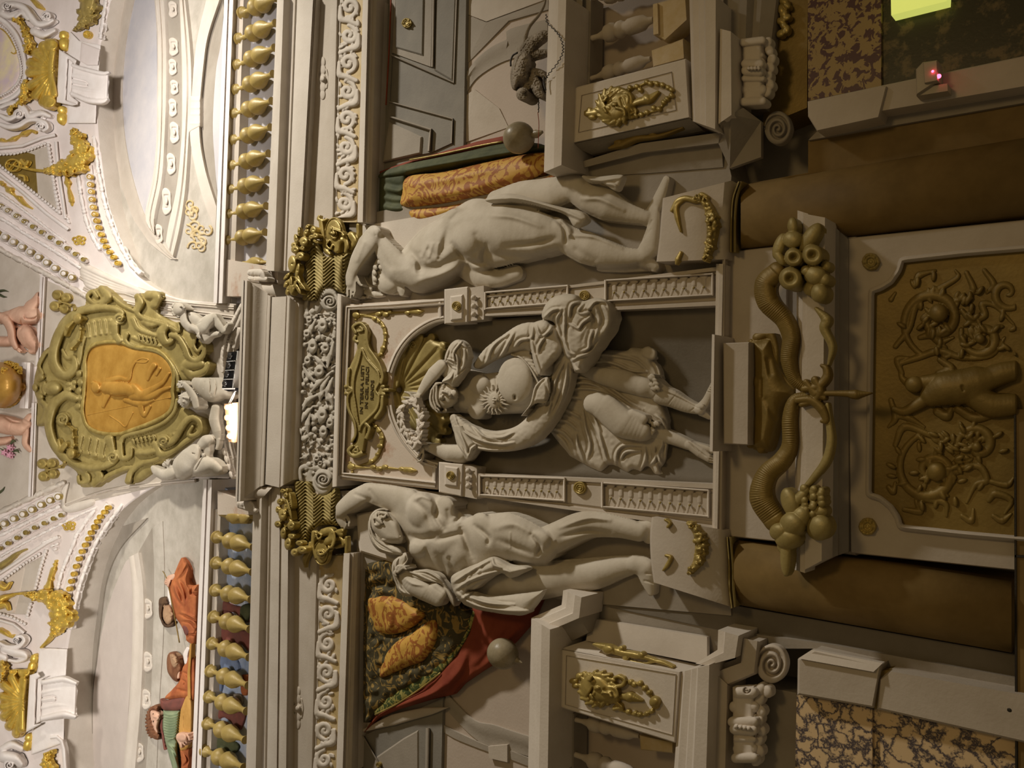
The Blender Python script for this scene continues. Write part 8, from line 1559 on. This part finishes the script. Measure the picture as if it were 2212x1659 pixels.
tag(rope('chain', MK([(300, 590), (250, 620), (225, 680), (225, 740)]), 2.0, 'iron', d=.19), 'short chain belt around the monkey body', 'chain')
ch = thing('chain', 'straight dark chain hanging from the monkey muzzle down to the stone ball', 'chain', 1163, 230, .1)
for i in range(6): rope('link', [MK(540+3*(-1)**i, 1090+28*i), MK(533-3*(-1)**i, 1120+28*i)], 1.1, 'iron', ch, d=.12)
rope('cord', MK([(528, 1260), (540, 1400), (530, 1659)]), .8, 'red_cloth', ch, d=.10)
tag(rope('chain', MK([(600, 860), (595, 930), (615, 1010)]), 2.2, 'iron', d=.24), 'dark twisted chain end dangling before the rail beside the monkey paw', 'chain')
# ---- horns of plenty
def horn(pts, r, ridges, label, fruits, tip, leafm='gold'):
    t = thing('horn_of_plenty', label, 'cornucopia', *Wk(*pts[0]), d=.2)
    q = Wk(pts); xs = [p[0] for p in q]; ys = [p[1] for p in q]; R = relc(Wk, min(xs)-50, min(ys)-50, max(xs)+50, max(ys)+50, 1.5)
    R.tube(pts, r, z=.0); c_ = cr(pts, 12); n = len(c_); nn = offs(c_, 1.0)-c_
    rr = np.interp(np.linspace(0, 1, n), np.linspace(0, 1, len(r)), r)
    for i in range(2, n-2, 1): R.g([tuple(c_[i]-nn[i]*rr[i]*.9), tuple(c_[i]+nn[i]*rr[i]*.9)], ridges, -.008, taper=False)
    R.build('twisted_horn', 'dark_gold', t, .22)
    R = relc(Wk, *fruits[0], 1.3); g_ = np.random.default_rng(9)
    for (x, y, rx, ry, ro) in fruits[1]: R.blob(x, y, rx, ry, rot=ro, z=g_.uniform(.02, .05)); 
    for (x, y, rx) in fruits[2]: R.blob(x, y, rx, rx, z=.06); R.g([(x-2, y), (x+2, y)], rx*.5, -.05, taper=False)
    R.build('fruit', 'gold_dull', t, .24)
    q = Wk(tip[0]); R = relc(Wk, min(p[0] for p in q)-12, min(p[1] for p in q)-12, max(p[0] for p in q)+12, max(p[1] for p in q)+12, 1.3); R.tube(tip[0], tip[1]); R.build('ribbon', 'gold_dull', t, .25)
grapes = [(490+((i*37) % 110), 1275+((i*29) % 120), 18, 18, 0) for i in range(26)]
horn([(530, 850), (450, 790), (420, 700), (430, 600), (400, 520), (330, 440), (320, 360), (370, 300)], [18, 26, 34, 38, 40, 50, 50, 40], 5, 'gilded horn of plenty with apples and quinces, on the side of the bent-back atlas',
 ((1668, 470, 1800, 660), [(440, 160, 44, 40, 0), (380, 190, 26, 60, 20), (520, 150, 34, 74, 35), (440, 100, 24, 40, 0), (540, 320, 50, 44, 0), (500, 300, 24, 24, 0), (580, 340, 30, 30, 0), (560, 400, 40, 44, 0), (520, 380, 34, 34, 0), (470, 260, 20, 20, 0), (380, 240, 40, 20, 60), (590, 280, 24, 24, 0)], [(445, 240, 42), (530, 230, 48), (430, 335, 52)]),
 ([(545, 470), (590, 520), (580, 560), (615, 640), (600, 720)], [8, 24, 20, 16, 6]))
horn([(530, 860), (450, 880), (425, 960), (425, 1080), (390, 1150), (320, 1220), (300, 1320), (360, 1420)], [18, 26, 32, 34, 40, 46, 54, 50], 5, 'gilded horn of plenty with grapes and round fruit, on the side of the bearded atlas',
 ((1650, 1030, 1800, 1250), grapes+[(440, 1440, 60, 60, 0), (470, 1410, 46, 60, 30), (380, 1470, 44, 40, 0), (560, 1450, 60, 60, 0), (430, 1340, 40, 70, -20), (470, 1320, 24, 60, 40), (410, 1580, 26, 90, 0), (420, 1500, 60, 50, 0), (560, 1380, 40, 30, 0), (400, 1530, 30, 40, 0)], []),
 ([(595, 900), (600, 960), (610, 1060), (590, 1150), (540, 1220), (480, 1290)], [10, 14, 18, 20, 16, 10]))
kn = thing('ribbon_knot', 'dark gilded knot with pointed arrow tip joining the two horns of plenty', 'ornament', *Wk(550, 850), d=.25)
R = relc(Wk, 1715, 770, 1885, 925, 1.3)
for a, r_ in (([(460, 880), (520, 880), (570, 920), (590, 970), (570, 975)], [14, 20, 22, 16, 8]), ([(490, 830), (550, 820), (590, 780), (590, 740), (570, 725)], [14, 20, 20, 16, 8]), ([(540, 790), (560, 840), (530, 890)], [18, 22, 14]), ([(500, 800), (540, 850), (580, 870)], [14, 20, 12]), ([(560, 850), (640, 850), (690, 852), (720, 855), (790, 848)], [12, 13, 16, 22, 3]), ([(480, 900), (530, 890), (570, 930)], [12, 14, 10])): R.tube(a, r_, z=.0)
R.build('knot', 'dark_gold', kn, .26)
# gilded mask under the slab
R = relc(Wk, 1612, 720, 1715, 985, 1.5)
R.poly([(248, 620), (300, 600), (350, 600), (370, 680), (410, 780), (450, 830), (450, 870), (410, 900), (380, 1000), (350, 1100), (300, 1110), (250, 1080), (258, 960), (250, 850), (255, 740)], .09, 90)
for a, r_ in (([(255, 620), (258, 700), (290, 740), (310, 740), (300, 710)], [14, 20, 20, 14, 9]), ([(250, 1080), (262, 1000), (300, 940), (320, 980)], [16, 22, 24, 14]), ([(280, 600), (330, 580), (360, 640), (370, 740), (440, 830)], [20, 26, 20, 16, 10]), ([(330, 900), (320, 1020), (300, 1100)], [30, 34, 20]), ([(260, 800), (255, 860), (265, 900)], [16, 18, 14]), ([(290, 800), (350, 830), (420, 850)], [40, 46, 26])): R.tube(a, r_, z=.03)
R.g([(330, 700), (340, 760)], 20, -.03).g([(320, 880), (360, 960)], 20, -.03).g([(300, 790), (300, 860)], 14, -.03)
tag(R.build('gilt_mask_console', 'dark_gold', d=.08), 'dark gilded grotesque mask console under the block and statue slab', 'mask')
# ---- relief in the large gold panel
R = relc(Wk, 1900, 570, 2192, 1140, 1.8, th=.8)
def sc(cx, cy, r, a0, turns, w0, w1=.4, asp=1.): R.tube([crop_inv(Wk, p) for p in spiral(*Wk(cx, cy), r/2.0744, 5, a0, turns, 46, asp)], [w0*.5, w0, w0*.8, w0*w1], sm=False)
sc(1080, 520, 170, 110, 1.5, 26); sc(1290, 600, 100, 200, -1.3, 24); sc(1060, 1200, 170, 250, -1.5, 26); sc(1270, 1080, 100, 160, 1.3, 24); sc(1400, 400, 90, 0, 1.2, 20)
R.blob(1095, 490, 42, 42, z=.02).blob(1085, 1200, 44, 44, z=.02).blob(1280, 605, 22, 22, z=.02).blob(1265, 1090, 22, 22, z=.02)
for a in ([(900, 640), (960, 560), (1000, 440), (1100, 380), (1180, 330), (1170, 300)], [(910, 720), (1000, 690), (1100, 660), (1200, 690), (1330, 680), (1390, 600)], [(1200, 480), (1240, 520), (1300, 500), (1290, 450), (1350, 460), (1430, 540)], [(930, 760), (910, 700), (960, 690)], [(900, 1080), (940, 1000), (1040, 1030), (1130, 1080)], [(920, 1220), (1000, 1310), (1120, 1340), (1130, 1400)], [(1200, 1180), (1280, 1180), (1310, 1240), (1260, 1260), (1220, 1340)], [(1310, 1240), (1400, 1260), (1430, 1230)], [(1320, 1330), (1350, 1300), (1420, 1330), (1390, 1390)], [(1300, 300), (1340, 360), (1310, 400)], [(1220, 310), (1250, 380), (1230, 420)], [(990, 350), (1010, 320), (1080, 300)], [(940, 1370), (1010, 1380), (1000, 1350)], [(880, 430), (900, 400)], [(870, 1270), (890, 1290), (900, 1250)], [(1010, 600), (1060, 590), (1100, 620), (1160, 600)], [(900, 950), (960, 960), (1030, 1000)], [(880, 880), (900, 960), (870, 1000)], [(1340, 1400), (1380, 1420), (1420, 1390)], [(1200, 1400), (1240, 1420), (1250, 1370)]): R.tube(a, [12, 19, 15, 7])
g_ = np.random.default_rng(31)
for i in range(150):
    cx, cy = [(1080, 520), (1290, 600), (1060, 1200), (1270, 1080), (1150, 480), (1150, 1160)][i % 6]; a = g_.uniform(0, 6.28); q = g_.uniform(30, 190); x, y = cx+q*math.cos(a), cy+q*math.sin(a)
    if 700 < y < 960 or not (850 < x < 1470): continue
    R.blob(x, y, 24, 11, rot=math.degrees(a)+g_.uniform(-50, 50), z=g_.uniform(0, .02))
# central nude figure of the panel
R.tube([(1060, 860), (1120, 830), (1200, 820), (1260, 800), (1300, 790)], [50, 75, 80, 72, 55], z=.02, k=.02).tube([(1260, 860), (1330, 900), (1420, 900), (1480, 900)], [60, 58, 50, 40], z=.02, k=.02).tube([(1280, 800), (1380, 760), (1470, 740)], [56, 50, 40], z=.02, k=.02).tube([(1060, 860), (1000, 900), (940, 930), (895, 920)], [32, 26, 20, 12], z=.02).tube([(1080, 800), (1030, 800)], [40, 32], z=.02).blob(985, 810, 42, 38, z=.03).tube([(950, 800), (930, 780), (920, 750)], [18, 14, 8]).tube([(1100, 770), (1150, 740), (1100, 700)], [26, 22, 14]).g([(1200, 820), (1205, 835)], 9, -.03).tube([(1090, 930), (1130, 950), (1150, 920)], [22, 26, 14])
R.tube([(1180, 920), (1260, 960), (1360, 940)], [20, 24, 14], z=.0)
R.build('foliage_relief', 'dark_gold', gp, .03)
